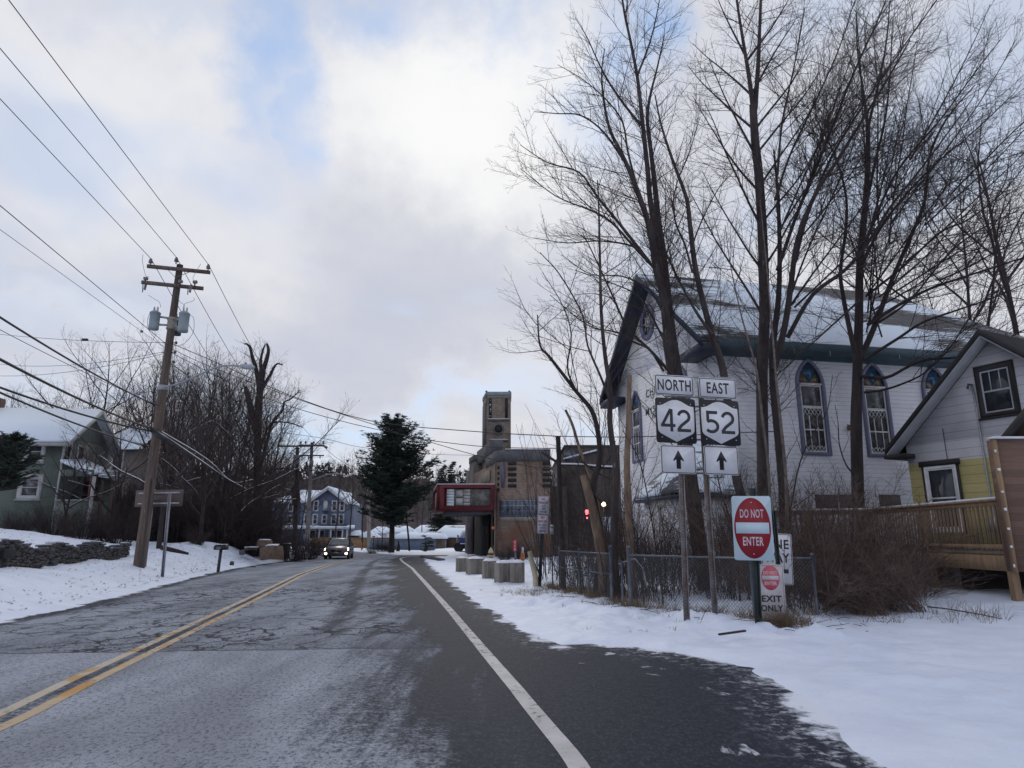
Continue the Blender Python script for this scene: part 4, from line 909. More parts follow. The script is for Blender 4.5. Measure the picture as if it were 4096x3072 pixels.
# leaf litter and clods on the left bank
V = []; F = []
for i in range(1500):
    y = rng.uniform(11, 44); l_ = np.interp(y, LY, LX); x = l_-rng.rand()**1.5*9-.4; s_ = rng.uniform(.015, .05)*(.6+y/30); z = gz(x, y)+.004; b0 = len(V)
    a = rng.rand()*6.28
    for q in range(4): V.append((x+math.cos(a+q*1.57)*s_*(1 if q % 2 else .5), y+math.sin(a+q*1.57)*s_*(1 if q % 2 else .5), z+.012+(.02 if q == 1 else 0)))
    F.append((b0, b0+1, b0+2, b0+3))
me = mesh_np('leaf_litter', V, F, [M('dead_leaf', (.10, .075, .06), (.06, .045, .04), 4, .9)]); tag(link('leaf_litter', me), 'scattered dead leaves and clods on the snowy left bank', 'leaf litter', kind='stuff')
# ------------------------------------------------------------------ conifers
NEED = M('pine_needles', (.04, .06, .042), (.022, .034, .027), 2, .9)
NEED2 = M('spruce_needles', (.035, .045, .035), (.02, .028, .022), 2, .9)
def conifer(seed, H, Rm, mode='pine', tuft_s=.42, trunk=.28, zlow=.22):
    rng = np.random.RandomState(seed); br = []; V = []; n = 10
    P = np.array([[rng.randn()*.04*i, rng.randn()*.04*i, H*i/n] for i in range(n+1)]); br.append((P, np.linspace(trunk, .03, n+1)))
    z = H*zlow
    while z < H*.985:
        t = (z-H*zlow)/(H*(1-zlow))
        prof = (min(1, .62+t*1.1)*(1-max(0, t-.40)/.60*.72)*(1 if t < .94 else .6)) if mode == 'pine' else (1-t)
        k = rng.randint(5, 9) if mode == 'pine' else 7
        for q in range(k):
            L = Rm*prof*rng.uniform(.45, 1.2)+.25; a = rng.rand()*6.28
            d = np.array([math.cos(a), math.sin(a), (.1+.7*t) if mode == 'pine' else -.1]); pt, _, _, _ = poly_at(P, z/H)
            Q, Rr = sprout(rng, d, pt, L, .05*L/Rm+.015, 6, .25 if mode == 'pine' else .15, .05, .008); br.append((Q, Rr))
            m_ = max(3, int(L*(9 if mode == 'pine' else 7)))
            for w in range(m_):
                s = .25+.78*w/m_ if mode == 'pine' else .1+.9*w/m_
                c, dd, _, _ = poly_at(Q, min(s, 1)); side = rng.randn(3); side[2] *= .3; side = side/np.linalg.norm(side)*L*.24*rng.rand()*(1.1-s*.5)
                c = c+side
                for tq in range(11):
                    u = rng.randn(3); u /= np.linalg.norm(u); u[2] = abs(u[2])*.6+.05; w2 = np.cross(u, rng.randn(3)); w2 /= np.linalg.norm(w2)+1e-9
                    ln = tuft_s*rng.uniform(.5, 1.1); V += [c-w2*ln*.09, c+w2*ln*.09, c+u*ln]
        z += rng.uniform(.15, .45)*H/15 if mode == 'pine' else .32
    V = np.array(V); F = np.arange(len(V)).reshape(-1, 3)
    return br, V, F
br, V, F = conifer(3, 1, 1) if False else conifer(3, 12.9, 4.3, 'pine', .45, .30, .20)
p = D(1568, 2150, 66); e = empty('pine_tree', (p.x, 66, -.1), 0, 'large dark green pine standing beyond the bend in the road', 'tree')
link('trunk', tubes(br, BARKD), e); link('crown', mesh_np('needles', V, F, [NEED]), e)
br, V, F = conifer(7, 12, 2.0, 'spruce', .5, .18, .12)
spm = (tubes(br, BARKD), mesh_np('needles', V, F, [NEED2]))
for px, py, Y, lab in ((1765, 1855, 120, 'spruce with a blunt top at the left of the pair above the marquee'), (1802, 1840, 122, 'taller ragged spruce at the right of the pair above the marquee')):
    p = D(px, py, Y); e = empty('spruce_tree', (p.x, Y, -.2), 0, lab, 'tree'); e.scale = (1.25, 1.25, p.z/12)
    for k, me in zip(('trunk', 'crown'), spm): o = bpy.data.objects.new(k, me); COL.objects.link(o); o.parent = e
br, V, F = conifer(9, 3.6, .95, 'pine', .22, .08, .3)
p = D(-40, 2150, 27); e = empty('evergreen_tree', (p.x, 27, gz(p.x, 27)), 0, 'dark evergreen reaching in at the left edge before the green house', 'tree')
link('trunk', tubes(br, BARKD), e); link('crown', mesh_np('needles', V, F, [NEED]), e)
# bare trees next to the pine and the far roadside
for px, Y, sc, lab, k in ((1330, 95, .95, 'faint thin bare tree left of the pine', 1), (1400, 90, 1.05, 'finely branched bare tree touching the left side of the pine', 0), (1450, 84, .9, 'bare tree half hidden behind the left of the pine', 2), (1530, 74, .45, 'thin trunk beside the pine in front of the brick houses', 0), (1640, 74, .95, 'leaning bare trunk right of the pine above the blue fence', 2), (1690, 105, .8, 'bare tree behind the long snowy roof', 1), (1190, 70, .62, 'bare tree behind the two far utility poles', 1)):
    put_tree((P_ROUND+P_SLIM)[k], 'bare_tree', at_px(px, Y), px*.01, sc, lab)
# woods on the hill: a mass of far trees along the slope and crest
rng = np.random.RandomState(12); bb = []; V = []; hv = HV
for i in range(5200):
    a = rng.randint(3, hv.shape[0]); q = rng.randint(60, hv.shape[1]-60); x, y, z = hv[a, q]; x += rng.randn()*1.5
    h = rng.uniform(5, 9); 
    crest = a > 18
    if crest and rng.rand() < .55:
        w = rng.uniform(1.2, 2.4)
        for s_ in range(16):
            t_ = rng.rand(); th = rng.rand()*6.28; rr = w*(1-t_)*rng.uniform(.5, 1.2); c = np.array([x+math.cos(th)*rr, y+math.sin(th)*rr, z+h*t_*.9]); V += [c+rng.randn(3)*.7, c+rng.randn(3)*.7, c+rng.randn(3)*.7]
    else:
        P0 = np.array([x, y, z-1]); P, Rr = sprout(rng, np.array([0, 0, 1.]), P0, h, .09, 3, 0, .05, .03); bb.append((P, Rr))
        for s_ in range(9):
            t_ = .3+.65*rng.rand(); d = rng.randn(3); d[2] = abs(d[2])+.4; P2, R2 = sprout(rng, d, P0+np.array([0, 0, h*t_]), h*.35, .05, 2, .3, .1, .02); bb.append((P2, R2))
ft = link('far_woods', tubes(bb, M('far_twig', (.060, .046, .047), (.045, .034, .035), .02, 1), lambda r: 3)); tag(ft, 'brown leafless woods covering the far hillside', 'woods', kind='stuff')
fe = link('far_evergreens', mesh_np('fe', np.array(V), np.arange(len(V)).reshape(-1, 3), [NEED2])); tag(fe, 'dark evergreens along the crest of the far hill', 'woods', kind='stuff')
# ------------------------------------------------------------------ building helpers
def hit(px, py, o, rz, ax, val):
    """where the sight line through a place in the photo meets the plane local x|y|z = val of a frame at o turned by rz"""
    r = ray(px, py); c, s = math.cos(rz), math.sin(rz); X = Vector((c, s, 0)); Y = Vector((-s, c, 0)); Z = Vector((0, 0, 1))
    n = {'x': X, 'y': Y, 'z': Z}[ax]; p0 = Vector(o)+n*val; e = Vector((0, 0, EYE))
    t = (p0-e).dot(n)/r.dot(n); p = e+r*t-Vector(o); return Vector((p.dot(X), p.dot(Y), p.z))
def arch(w, h, n=7, k=1.05):
    """pointed arch outline, base at z=0, centred; radius k*w"""
    r = k*w; cx_ = w/2-r; am = math.acos((0-cx_)/r); sp = h-r*math.sin(am)
    right = [(cx_+r*math.cos(am*i/n), sp+r*math.sin(am*i/n)) for i in range(n+1)]
    left = [(-x, z) for x, z in right[::-1][1:]]
    return [(-w/2, 0), (w/2, 0)]+right+left[:-1] if sp > 0.01 else [(w/2, 0)]+right[1:]+left
def shift(poly, dx, dz): return [(a+dx, b_+dz) for a, b_ in poly]
def rectp(x0, x1, z0, z1): return [(x0, z0), (x1, z0), (x1, z1), (x0, z1)]
def win_rect(parent, T, x, z0, w, h, fr, frm, glass, depth=.05, mull=(1, 1), sash=None, name='window', sill=True, fw=.1, outer=None):
    """a framed sash window on the wall plane y=0 of T (T maps local x, y(out = -), z)"""
    mb = MB(); mb.ring(rectp(x-w/2-fw, x+w/2+fw, z0-fw*.9, z0+h+fw*1.2), rectp(x-w/2, x+w/2, z0, z0+h), -depth, frm, T)
    if sill: mb.box((x-w/2-fw*1.3, -depth-.05, z0-fw*.9-.05), (x+w/2+fw*1.3, 0.0, z0-fw*.9-.001), frm, T)
    f = mb.build(name, parent)
    g = MB(); g.box((x-w/2, -.012, z0), (x+w/2, -.002, z0+h), glass, T); g.build('pane', f)
    if sash is not None:
        s = MB(); t_ = .045
        s.ring(rectp(x-w/2+.002, x+w/2-.002, z0+.002, z0+h-.002), rectp(x-w/2+t_, x+w/2-t_, z0+t_, z0+h-t_), -.032, sash, T)
        s.box((x-w/2+t_, -.036, z0+h/2-.025), (x+w/2-t_, -.013, z0+h/2+.025), sash, T)
        for q in range(1, mull[0]):
            xx_ = x-w/2+w*q/mull[0]; s.box((xx_-.012, -.030, z0+h/2+.026), (xx_+.012, -.013, z0+h-t_-.001), sash, T)
        s.build('sash', f)
    return f
def part(mb, name, parent, **k): return mb.build(name, parent, **k)
SHING = snowroof('church_roof_shingles', (.075, .072, .072), .50)
SHING2 = snowroof('vestibule_shingles', (.10, .105, .125), .56, 0, (.6, .6, .9))
CLAPW = clap('church_clapboard', (.76, .76, .79), pitch=.16, dark=.62, line=.12)
NAVY = M('navy_trim', (.022, .035, .065), (.018, .025, .045), 2, .6)
TEAL = M('teal_trim', (.06, .10, .12), (.045, .075, .09), 2, .6)
LAV = M('lavender_trim', (.17, .17, .25), (.13, .14, .21), 3, .6)
GREYT2 = M('grey_trim', (.42, .43, .45), (.35, .36, .38), 3, .6)
OLDGL = M('old_glass', (.09, .085, .09), (.05, .05, .055), 1.5, .25, third=(.17, .165, .16), tlo=.5, thi=.6)
# ------------------------------------------------------------------ church
CO = (7.46, 24.0, -.3); CR = R(11)
ch = empty('church', CO, CR, 'white clapboard church with navy trim, pointed windows and a snowy roof', 'church')
CW, CL, CE, CA = 10.2, 16.5, 9.35, 13.55
mb = MB(); mb.box((0, 0, 0), (CL, CW, CE), CLAPW); mb.prism([(0, CE-.001), (CW, CE-.001), (CW/2, CA-.18)], CL-5.2, CLAPW, axis='x'); part(mb, 'wall', ch)
sl = (CA-CE)/(CW/2); oh = .62; og = .75; th = .16
mb = MB()
ze = CE-sl*oh; xr = CL-4.6                                     # ridge ends in a hip on the right
for sgn in (0, 1):
    f = (lambda y: y) if sgn == 0 else (lambda y: CW-y)
    a = [(-og, f(-oh), ze), (CL+oh, f(-oh), ze), (xr, f(CW/2), CA), (-og, f(CW/2), CA)]
    b2 = [(x, y, z+th) for x, y, z in a]
    vs = a+b2; fs = [(3, 2, 1, 0), (4, 5, 6, 7), (0, 1, 5, 4), (1, 2, 6, 5), (3, 0, 4, 7)]
    mb.add(vs, fs if sgn == 0 else [q[::-1] for q in fs], SHING)
mb.add([(CL+oh, -oh, ze), (CL+oh, CW+oh, ze), (xr, CW/2, CA), (CL+oh, -oh, ze+th), (CL+oh, CW+oh, ze+th), (xr, CW/2, CA+th)], [(0, 1, 4, 3), (3, 4, 5), (0, 2, 1)], SHING)
part(mb, 'roof', ch)
mb = MB()                                                        # rakes and boxed eaves
for sgn in (0, 1):
    f = (lambda y: y) if sgn == 0 else (lambda y: CW-y)
    mb.add([(-og-.03, f(-oh-.03), ze-.22), (-og-.03, f(CW/2), CA-.14), (-og-.03, f(CW/2), CA+.12), (-og-.03, f(-oh-.03), ze+.08),
            (-og+.08, f(-oh-.03), ze-.22), (-og+.08, f(CW/2), CA-.14), (-og+.08, f(CW/2), CA+.12), (-og+.08, f(-oh-.03), ze+.08)],
           [(0, 1, 2, 3), (7, 6, 5, 4), (0, 4, 5, 1), (3, 2, 6, 7), (0, 3, 7, 4)], NAVY)
    mb.add([(-og+.08, f(-oh), ze-.10), (-.003, f(-oh), ze-.10), (-.003, f(CW/2), CA-.10), (-og+.08, f(CW/2), CA-.10), (-og+.08, f(-oh), ze-.03), (-.003, f(-oh), ze-.03), (-.003, f(CW/2), CA-.03), (-og+.08, f(CW/2), CA-.03)],
           [(0, 1, 2, 3), (7, 6, 5, 4), (0, 4, 5, 1)], NAVY)
    # cornice returns on the gable front
    y0, y1 = sorted((f(-oh), f(1.15)))
    mb.box((-og+.001, y0, ze-.42), (-.004, y1, ze-.12), NAVY)
part(mb, 'gable_trim', ch)
mb = MB(); mb.prism([(-oh-.05, ze-.20), (-oh-.05, ze+.10), (-oh+.04, ze+.13), (0.0, ze+.10), (0, ze-.40), (-.06, ze-.40), (-.06, ze-.22), (-oh+.02, ze-.22)], CL+oh-.001, TEAL, axis='x')
part(mb, 'eave_trim', ch)
mb = MB()
for i in range(9): x = 1.5+i*1.5; mb.tube([(x, -oh-.06, ze-.18), (x, -oh-.06, ze-.30-.05*(i % 3))], [.012, .002], M('ice', (.6, .66, .7), None, 5, .1), 5)
part(mb, 'icicles', ch)
# arched windows on the long wall
ST_BLUE = M('stained_blue', (.03, .11, .20), (.02, .07, .13), 3, .15); ST_AMB = M('stained_amber', (.20, .13, .06), (.13, .09, .05), 3, .15)
ST_GRN = M('stained_green', (.03, .16, .15), (.02, .1, .1), 3, .15)
def gothic(parent, T, x, z0, w, h, name='window', side='long'):
    mb = MB(); o_ = arch(w, h); i_ = arch(w-.26, h-.27)
    n = len(o_); mb.ring(shift(o_, x, z0), shift(i_, x, z0+.12), -.09, LAV, T); f = mb.build(name, parent)
    g = MB(); g.prism(shift(i_, x, z0+.12), -.012, OLDGL, T); g.build('pane', f)
    wi = w-.26; zi = z0+.12; hs = h-.27
    k = MB(); t_ = .05
    zt = zi+hs*.735
    for za, zb_ in ((zi, zi+hs*.49), (zi+hs*.49+.001, zt)):
        k.ring(rectp(x-wi/2+.03, x+wi/2-.03, za, zb_), rectp(x-wi/2+.03+t_, x+wi/2-.03-t_, za+t_, zb_-t_), -.05, WHITEP, T)
    k.box((x-wi/2-.03, -.085, zt), (x+wi/2+.03, -.013, zt+.07), WHITEP, T)
    k.box((x-wi/2+.08, -.045, zi+hs*.235), (x+wi/2-.08, -.013, zi+hs*.25), WHITEP, T)
    for q in (1, 2):
        xx_ = x-wi/2+wi*q/3; k.box((xx_-.014, -.04, zi+hs*.055), (xx_+.014, -.013, zi+hs*.40), WHITEP, T)
    for q in range(5):                                            # diamond lattice strips
        for (za, zb_) in ((zi+hs*.40, zi+hs*.475), (zi+.05, zi+hs*.055+.05)):
            xa = x-wi/2+.09+(wi-.18)*q/5; xb = xa+(wi-.18)/5
            for p0, p1 in (((xa, za), (xb, zb_)), ((xa, zb_), (xb, za))):
                a = T @ Vector((p0[0], -.032, p0[1])); b3 = T @ Vector((p1[0], -.032, p1[1])); k.bar(a, b3, .016, WHITEP)
    k.build('sash', f)
    s = MB(); za = zt+.075; c_ = (x, za+(zi+hs-za)*.45); top = (x, zi+hs-.05); L_ = (x-wi*.40, za); Rr = (x+wi*.40, za); wl = (x-wi*.30, za+(zi+hs-za)*.5); wr = (x+wi*.30, za+(zi+hs-za)*.5)
    def tri(ps, m): s.prism([(a, b4) for a, b4 in ps], -.009, m, T @ Matrix.Translation((0, -.0125, 0)))
    tri([(x, za+.05), wr, top, wl], ST_BLUE); tri([(x+.02, za+.02), Rr, (wr[0]+.01, wr[1]-.03)], ST_AMB); tri([(x-.02, za+.02), (wl[0]-.01, wl[1]-.03), L_], M('stained_brown', (.16, .12, .08), None, 3, .2))
    s.build('stained_glass', f)
    return f
TS = Matrix()                                       # long wall: plane y=0, outward -y
w1 = hit(3226, 1433, CO, CR, 'y', 0); w1b = hit(3262, 1822, CO, CR, 'y', 0); w3 = hit(3721, 1452, CO, CR, 'y', 0)
zb0 = w1b.z; ht = w1.z-zb0; sp_ = (w3.x-w1.x)/2
for i in range(0, 4):
    x = w1.x+i*sp_
    if x < 1.2 or x > CL-1: continue
    gothic(ch, TS, x, zb0, 1.22, ht)
# gable face: plane x=0, outward -x ; local width axis is -y
TG = Matrix(((0, 1, 0, 0), (-1, 0, 0, 0), (0, 0, 1, 0), (0, 0, 0, 1)))   # (x,y,z)->(y,-x,z): -y becomes -x
gw = hit(2543, 1563, CO, CR, 'x', 0); gwb = hit(2560, 1848, CO, CR, 'x', 0)
gothic(ch, TG, -gw.y, gwb.z, 1.25, gw.z-gwb.z)
gothic(ch, TG, -(CW-gw.y), gwb.z, 1.25, gw.z-gwb.z)
rc = hit(2592, 1290, CO, CR, 'x', 0)
def circ(x, z, r, n=24, k=1.0): return [(x+r*math.cos(2*math.pi*i/n), z+k*r*math.sin(2*math.pi*i/n)) for i in range(n)]
mb = MB(); mb.ring(circ(-rc.y, rc.z, .80, k=1.08), circ(-rc.y, rc.z, .56, k=1.08), -.09, LAV, TG); rw = mb.build('round_window', ch)
mb = MB(); mb.prism(circ(-rc.y, rc.z, .56, k=1.08), -.012, OLDGL, TG); mb.build('pane', rw)
mb = MB()
for k in range(4):
    a = k*math.pi/4; mb.bar(TG @ Vector((-rc.y-.5*math.cos(a), -.03, rc.z-.54*math.sin(a))), TG @ Vector((-rc.y+.5*math.cos(a), -.03, rc.z+.54*math.sin(a))), .022, WHITEP)
mb.ring(circ(-rc.y, rc.z, .25), circ(-rc.y, rc.z, .21), -.035, WHITEP, TG @ Matrix.Translation((0, -.013, 0))); mb.build('sash', rw)
# vestibule with its own snowy lean-to roof
vx = -2.3; e1 = hit(2536, 1986, CO, CR, 'x', vx); e2 = hit(2722, 1980, CO, CR, 'x', vx); tz = hit(2560, 1848, CO, CR, 'x', 0).z+.05
vz = (e1.z+e2.z)/2; ya, yb = e2.y, e1.y
mb = MB(); mb.box((vx+.3, ya+.25, 0), (-.001, yb-.25, vz-.05), CLAPW); part(mb, 'vestibule_wall', ch)
mb = MB(); mb.add([(vx, ya, vz), (vx, yb, vz), (-.002, yb-.9, tz), (-.002, ya+.9, tz), (vx, ya, vz+.12), (vx, yb, vz+.12), (-.002, yb-.9, tz+.12), (-.002, ya+.9, tz+.12), (-.002, ya, vz), (-.002, ya, vz+.12), (-.002, yb, vz), (-.002, yb, vz+.12)],
      [(0, 1, 5, 4), (4, 5, 6, 7), (0, 3, 2, 1), (4, 7, 9), (8, 3, 0), (0, 4, 9, 8), (5, 11, 6), (1, 2, 10)], SHING2); part(mb, 'vestibule_roof', ch)
mb = MB(); mb.box((vx+.02, ya+.02, vz-.16), (-.003, yb-.02, vz-.052), NAVY); part(mb, 'vestibule_eave', ch)
# basement windows and the small wall lamp
mb = MB(); 
for px in (3305, 3400, 3560): p = hit(px, 2010, CO, CR, 'y', 0); mb = MB(); mb.box((p.x-.45, -.03, p.z-.28), (p.x+.45, -.002, p.z+.28), M('basement_board', (.07, .06, .06), None, 5, .8)); part(mb, 'basement_window', ch)
p = hit(3391, 1713, CO, CR, 'y', 0); mb = MB(); mb.lathe([(.02, 0), (.10, .02), (.12, .14), (.06, .2), (.02, .21)], (p.x, -.13, p.z-.1), M('copper_lamp', (.22, .12, .08), None, 8, .5, metal=.5), 12); mb.bar((p.x, -.13, p.z+.08), (p.x, -.001, p.z+.14), .03, STEELD); part(mb, 'wall_lamp', ch)
# ------------------------------------------------------------------ text helper
def text_geo(s, w, h, bold=.0, center=True):
    cu = bpy.data.curves.new('t', 'FONT'); cu.body = s; cu.size = 1; cu.offset = bold; cu.resolution_u = 4; cu.space_character = 1.08
    o = bpy.data.objects.new('t', cu); me = o.to_mesh()
    V = [Vector(v.co) for v in me.vertices]; F = [tuple(p.vertices) for p in me.polygons]; o.to_mesh_clear(); bpy.data.objects.remove(o); bpy.data.curves.remove(cu)
    x0 = min(v.x for v in V); x1 = max(v.x for v in V); y0 = min(v.y for v in V); y1 = max(v.y for v in V)
    return [((v.x-x0)/(x1-x0)*w-(w/2 if center else 0), (v.y-y0)/(y1-y0)*h-h/2) for v in V], F
def put_text(mb, s, cx_, cz, w, h, mat, T, y=-.004, bold=.0):
    V, F = text_geo(s, w, h, bold); mb.add([T @ Vector((cx_+a, y, cz+b_)) for a, b_ in V], F, mat); return mb
LETB = M('painted_letters', (.03, .03, .035), None, 4, .6)
mb = MB(); fr_ = lambda px, py: hit(px, py, CO, CR, 'x', -.02)
for s, px, py, w, h in (('CHRISTIAN', 2640, 1548, 3.3, .36), ('OF THE', 2622, 1580, 1.0, .2), ('MYSTERIES', 2634, 1626, 3.0, .32), ('WAY', 2624, 1660, 1.0, .30)):
    q = fr_(px, py); put_text(mb, s, -q.y, q.z, w, h, LETB, TG, -.012, .01)
part(mb, 'wall_lettering', ch)
# ------------------------------------------------------------------ yellow and white house
HO = (11.9, 20.0, 0); HR = math.atan2(-.905, .425)
YEL_ = clap('two_tone_clapboard', (.57, .56, .58), pitch=.245, line=.085, dark=.75, zc=3.62, cz=(.50, .43, .18))
hs = empty('small_house', HO, HR, 'steep-gabled house, yellow siding below and grey-white above, by the deck', 'house')
HWD = 5.6; HE = 4.2; HA = 6.78
mb = MB(); mb.box((0, 0, .8), (HWD, 7, HE), YEL_); mb.prism([(0, HE-.001), (HWD, HE-.001), (HWD/2, HA)], 7, YEL_, Matrix()); part(mb, 'wall', hs)
mb = MB(); ws = (HA-HE)/(HWD/2); RB = M('black_roofing', (.02, .018, .018), (.03, .028, .028), 4, .85)
for sgn in (0, 1):
    f = (lambda x: x) if sgn == 0 else (lambda x: HWD-x)
    oh_ = .36; a = [(f(-oh_), -.5, HE-ws*oh_+.08), (f(-oh_), 7.2, HE-ws*oh_+.08), (f(HWD/2), 7.2, HA+.08), (f(HWD/2), -.5, HA+.08)]
    b2 = [(x, y, z+.15) for x, y, z in a]; fs = [(0, 1, 2, 3), (7, 6, 5, 4), (0, 4, 5, 1), (1, 5, 6, 2), (3, 7, 4, 0)]
    mb.add(a+b2, fs if sgn == 0 else [q[::-1] for q in fs], RB)
part(mb, 'roof', hs)
mb = MB()
for sgn in (0, 1):
    f = (lambda x: x) if sgn == 0 else (lambda x: HWD-x)
    a = [(f(-.33), -.46, HE-ws*.33+.02), (f(HWD/2), -.46, HA+.02), (f(HWD/2), -.003, HA+.02), (f(-.33), -.003, HE-ws*.33+.02)]; b2 = [(x, y, z+.045) for x, y, z in a]
    mb.add(a+b2, [(0, 1, 2, 3), (7, 6, 5, 4), (0, 4, 5, 1)], GREYT2)
part(mb, 'soffit', hs)
mb = MB(); mb.box((-.40, -.5, HE-ws*.36-.06), (.25, .9, HE-ws*.36+.06), RB); part(mb, 'eave_end', hs)
DKFR = M('dark_window_frame', (.025, .022, .022), None, 4, .7)
uw = hit(3987, 1553, HO, HR, 'y', 0); ut = hit(3975, 1462, HO, HR, 'y', 0).z; ub = hit(4000, 1650, HO, HR, 'y', 0).z
win_rect(hs, Matrix(), uw.x, ub+.02, .74, ut-ub-.12, 0, DKFR, GLASSD, mull=(3, 1), sash=GREYT2, fw=.13)
lw = hit(3768, 1925, HO, HR, 'y', 0); lt = hit(3755, 1860, HO, HR, 'y', 0).z
f = win_rect(hs, Matrix(), lw.x, 1.75, .78, lt-1.85, 0, WHITEP, GLASSD, sash=WHITEP, fw=.07)
mb = MB(); mb.box((lw.x-.58, -.07, lt-.02), (lw.x+.58, -.001, lt+.13), DKFR); mb.box((lw.x+.465, -.04, 1.6), (lw.x+.53, -.001, lt-.021), DKFR); mb.box((lw.x-.53, -.04, 1.6), (lw.x-.465, -.001, lt-.021), DKFR); mb.build('head_trim', f)
mb = MB(); c0 = hit(3888, 1540, HO, HR, 'y', -.04); c1 = hit(3958, 2000, HO, HR, 'y', -.04)
mb.tube([c0, (c0.x+.02, -.05, c0.z-.5), (c0.x+.02, -.05, 1.9)], .028, GALV, 8); mb.tube([c0, (c0.x-.05, -.12, c0.z+.02), (c0.x-.09, -.12, c0.z-.1)], .035, STEELD, 8); mb.box((c0.x-.1, -.2, 1.65), (c0.x+.16, -.02, 2.05), GALV); part(mb, 'service_conduit', hs)
mb = MB(); q = hit(3776, 1755, HO, HR, 'y', -.02); mb.tube([(q.x, -.02, q.z+.3), (q.x+.01, -.02, 3.3)], .009, STEELD, 5); part(mb, 'thin_wire', hs)
# ------------------------------------------------------------------ wooden deck, railing and plank enclosure
TREAT = M('treated_wood', (.31, .20, .11), (.21, .135, .08), 3, .8, (3, 3, .6), .3); TREATD = M('treated_wood_old', (.26, .17, .10), (.17, .12, .08), 3, .8, (3, 3, .6), .3)
dk = empty('wooden_deck', (9.8, 13.5, 0), 0, 'raised wooden deck with a snow-capped baluster railing beside the yellow house', 'deck')
ZF, ZR = 1.22, 2.24
path = [Vector((9.78, 13.5, 0)), Vector((9.95, 18.9, 0)), Vector((6.9, 19.9, 0))]
fl = MB(); P3 = [(9.78, 13.5), (9.95, 18.9), (6.9, 19.9), (7.2, 21.4), (11.6, 19.6), (14.4, 13.5)]
fl.prism(P3, .06, TREATD, Matrix.Translation((0, 0, ZF-.06)), 'z'); fl.build('floor', dk, True)
P4 = [(9.84, 13.56), (10.0, 18.95), (6.98, 19.95), (7.25, 21.35), (11.55, 19.5), (14.3, 13.56)]
s_ = MB(); s_.prism(P4, .05, SNOW, Matrix.Translation((0, 0, ZF+.002)), 'z'); s_.build('snow_on_floor', dk, True)
rim = MB(); rl = MB(); bal = MB(); sn = MB(); pst = []
for a, b_ in zip(path[:-1], path[1:]):
    d = (b_-a).normalized(); nrm = Vector((-d.y, d.x, 0))*-.045 if False else Vector((0, 0, 0))
    rim.bar(a+Vector((0, 0, ZF-.22)), b_+Vector((0, 0, ZF-.22)), .045, TREAT, .30)
    rl.bar(a+Vector((0, 0, ZR)), b_+Vector((0, 0, ZR)), .14, TREAT, .04); rl.bar(a+Vector((0, 0, ZR-.07)), b_+Vector((0, 0, ZR-.07)), .04, TREAT, .09); rl.bar(a+Vector((0, 0, ZF+.10)), b_+Vector((0, 0, ZF+.10)), .04, TREAT, .09)
    sn.bar(a+Vector((0, 0, ZR+.041)), b_+Vector((0, 0, ZR+.041)), .12, SNOWC, .04)
    n = int((b_-a).length/.135)
    for i in range(n):
        q = a+(b_-a)*((i+.5)/n); bal.bar(q+Vector((0, 0, ZF+.02)), q+Vector((0, 0, ZR-.03)), .038, TREATD)
for q, top in ((path[0], ZR-.02), (path[0]*.5+path[1]*.5, ZR-.02), (path[1], ZR-.02), (path[1]*.5+path[2]*.5, ZR-.02), (path[2], ZR-.02)):
    g_ = gz(q.x, q.y)-.1; mb = MB(); mb.bar((q.x+.05, q.y+.05, g_), (q.x+.05, q.y+.05, top), .14, TREAT); mb.build('post', dk, True, bevel=.008)
rim.build('rim_board', dk, True); rl.build('rail', dk, True); bal.build('balusters', dk, True); sn.build('snow_cap', dk, True)
mb = MB(); mb.box((10.2, 15.5, .15), (14.0, 15.7, 1.0), M('dark_lattice', (.03, .028, .026), None, 4, .9)); mb.build('skirting', dk, True); mb = MB(); mb.box((10.6, 19.0, .1), (13.5, 19.2, 1.1), M('foundation', (.14, .13, .12), None, 2, .9)); mb.build('foundation', dk, True)
PLK, t, b = newmat('plank_cladding'); b.inputs['Roughness'].default_value = .85
v = coords(t); s3 = N(t, 'ShaderNodeSeparateXYZ'); t.links.new(v, s3.inputs[0]); fr = mathn(t, 'FRACT', mathn(t, 'DIVIDE', s3.outputs[2], .14)); row = mathn(t, 'FLOOR', mathn(t, 'DIVIDE', s3.outputs[2], .14))
wn2 = N(t, 'ShaderNodeTexWhiteNoise', noise_dimensions='1D'); t.links.new(row, wn2.inputs['W'])
c_ = mixc(t, wn2.outputs['Value'], (.22, .135, .10), (.15, .092, .07)); gr_ = noise(t, coords(t, 'Object', (1, 1, 14)), 3, 6, .7); c_ = mixc(t, mathn(t, 'MULTIPLY', ramp(t, gr_, .4, .65), .45), c_, (.12, .065, .045))
c_ = mixc(t, mathn(t, 'MULTIPLY', ramp(t, fr, .07, 0), .6), c_, (.03, .02, .018)); t.links.new(c_, b.inputs['Base Color']); bump(t, b, fr, .3, .01)
en = empty('plank_enclosure', (9.75, 13.3, 0), 0, 'tall reddish plank enclosure at the right end of the deck', 'shed')
mb = MB(); mb.box((9.66, 13.2, .86), (13.2, 13.24, 3.42), PLK); mb.box((9.66, 13.241, .86), (9.70, 13.46, 3.42), PLK); mb.build('plank_wall', en, True)
mb = MB(); mb.box((9.60, 13.16, .84), (9.655, 13.26, 3.42), TREAT); mb.build('corner_board', en, True)
mb = MB(); mb.box((9.58, 13.12, 3.422), (13.2, 13.30, 3.46), SNOWC); mb.build('snow_cap', en, True)
mb = MB(); rng = np.random.RandomState(2)
for i in range(7): z = .9+i*.36+rng.rand()*.1; mb.box((9.585, 13.15, z), (9.585+.02+rng.rand()*.03, 13.175, z+.03+rng.rand()*.05), SNOWC)
mb.build('clinging_snow', en, True)
mb = MB(); g0 = D(4000, 1768, 13.9); g1 = D(4096, 1652, 13.9); g2 = g0+(g1-g0)*3.2
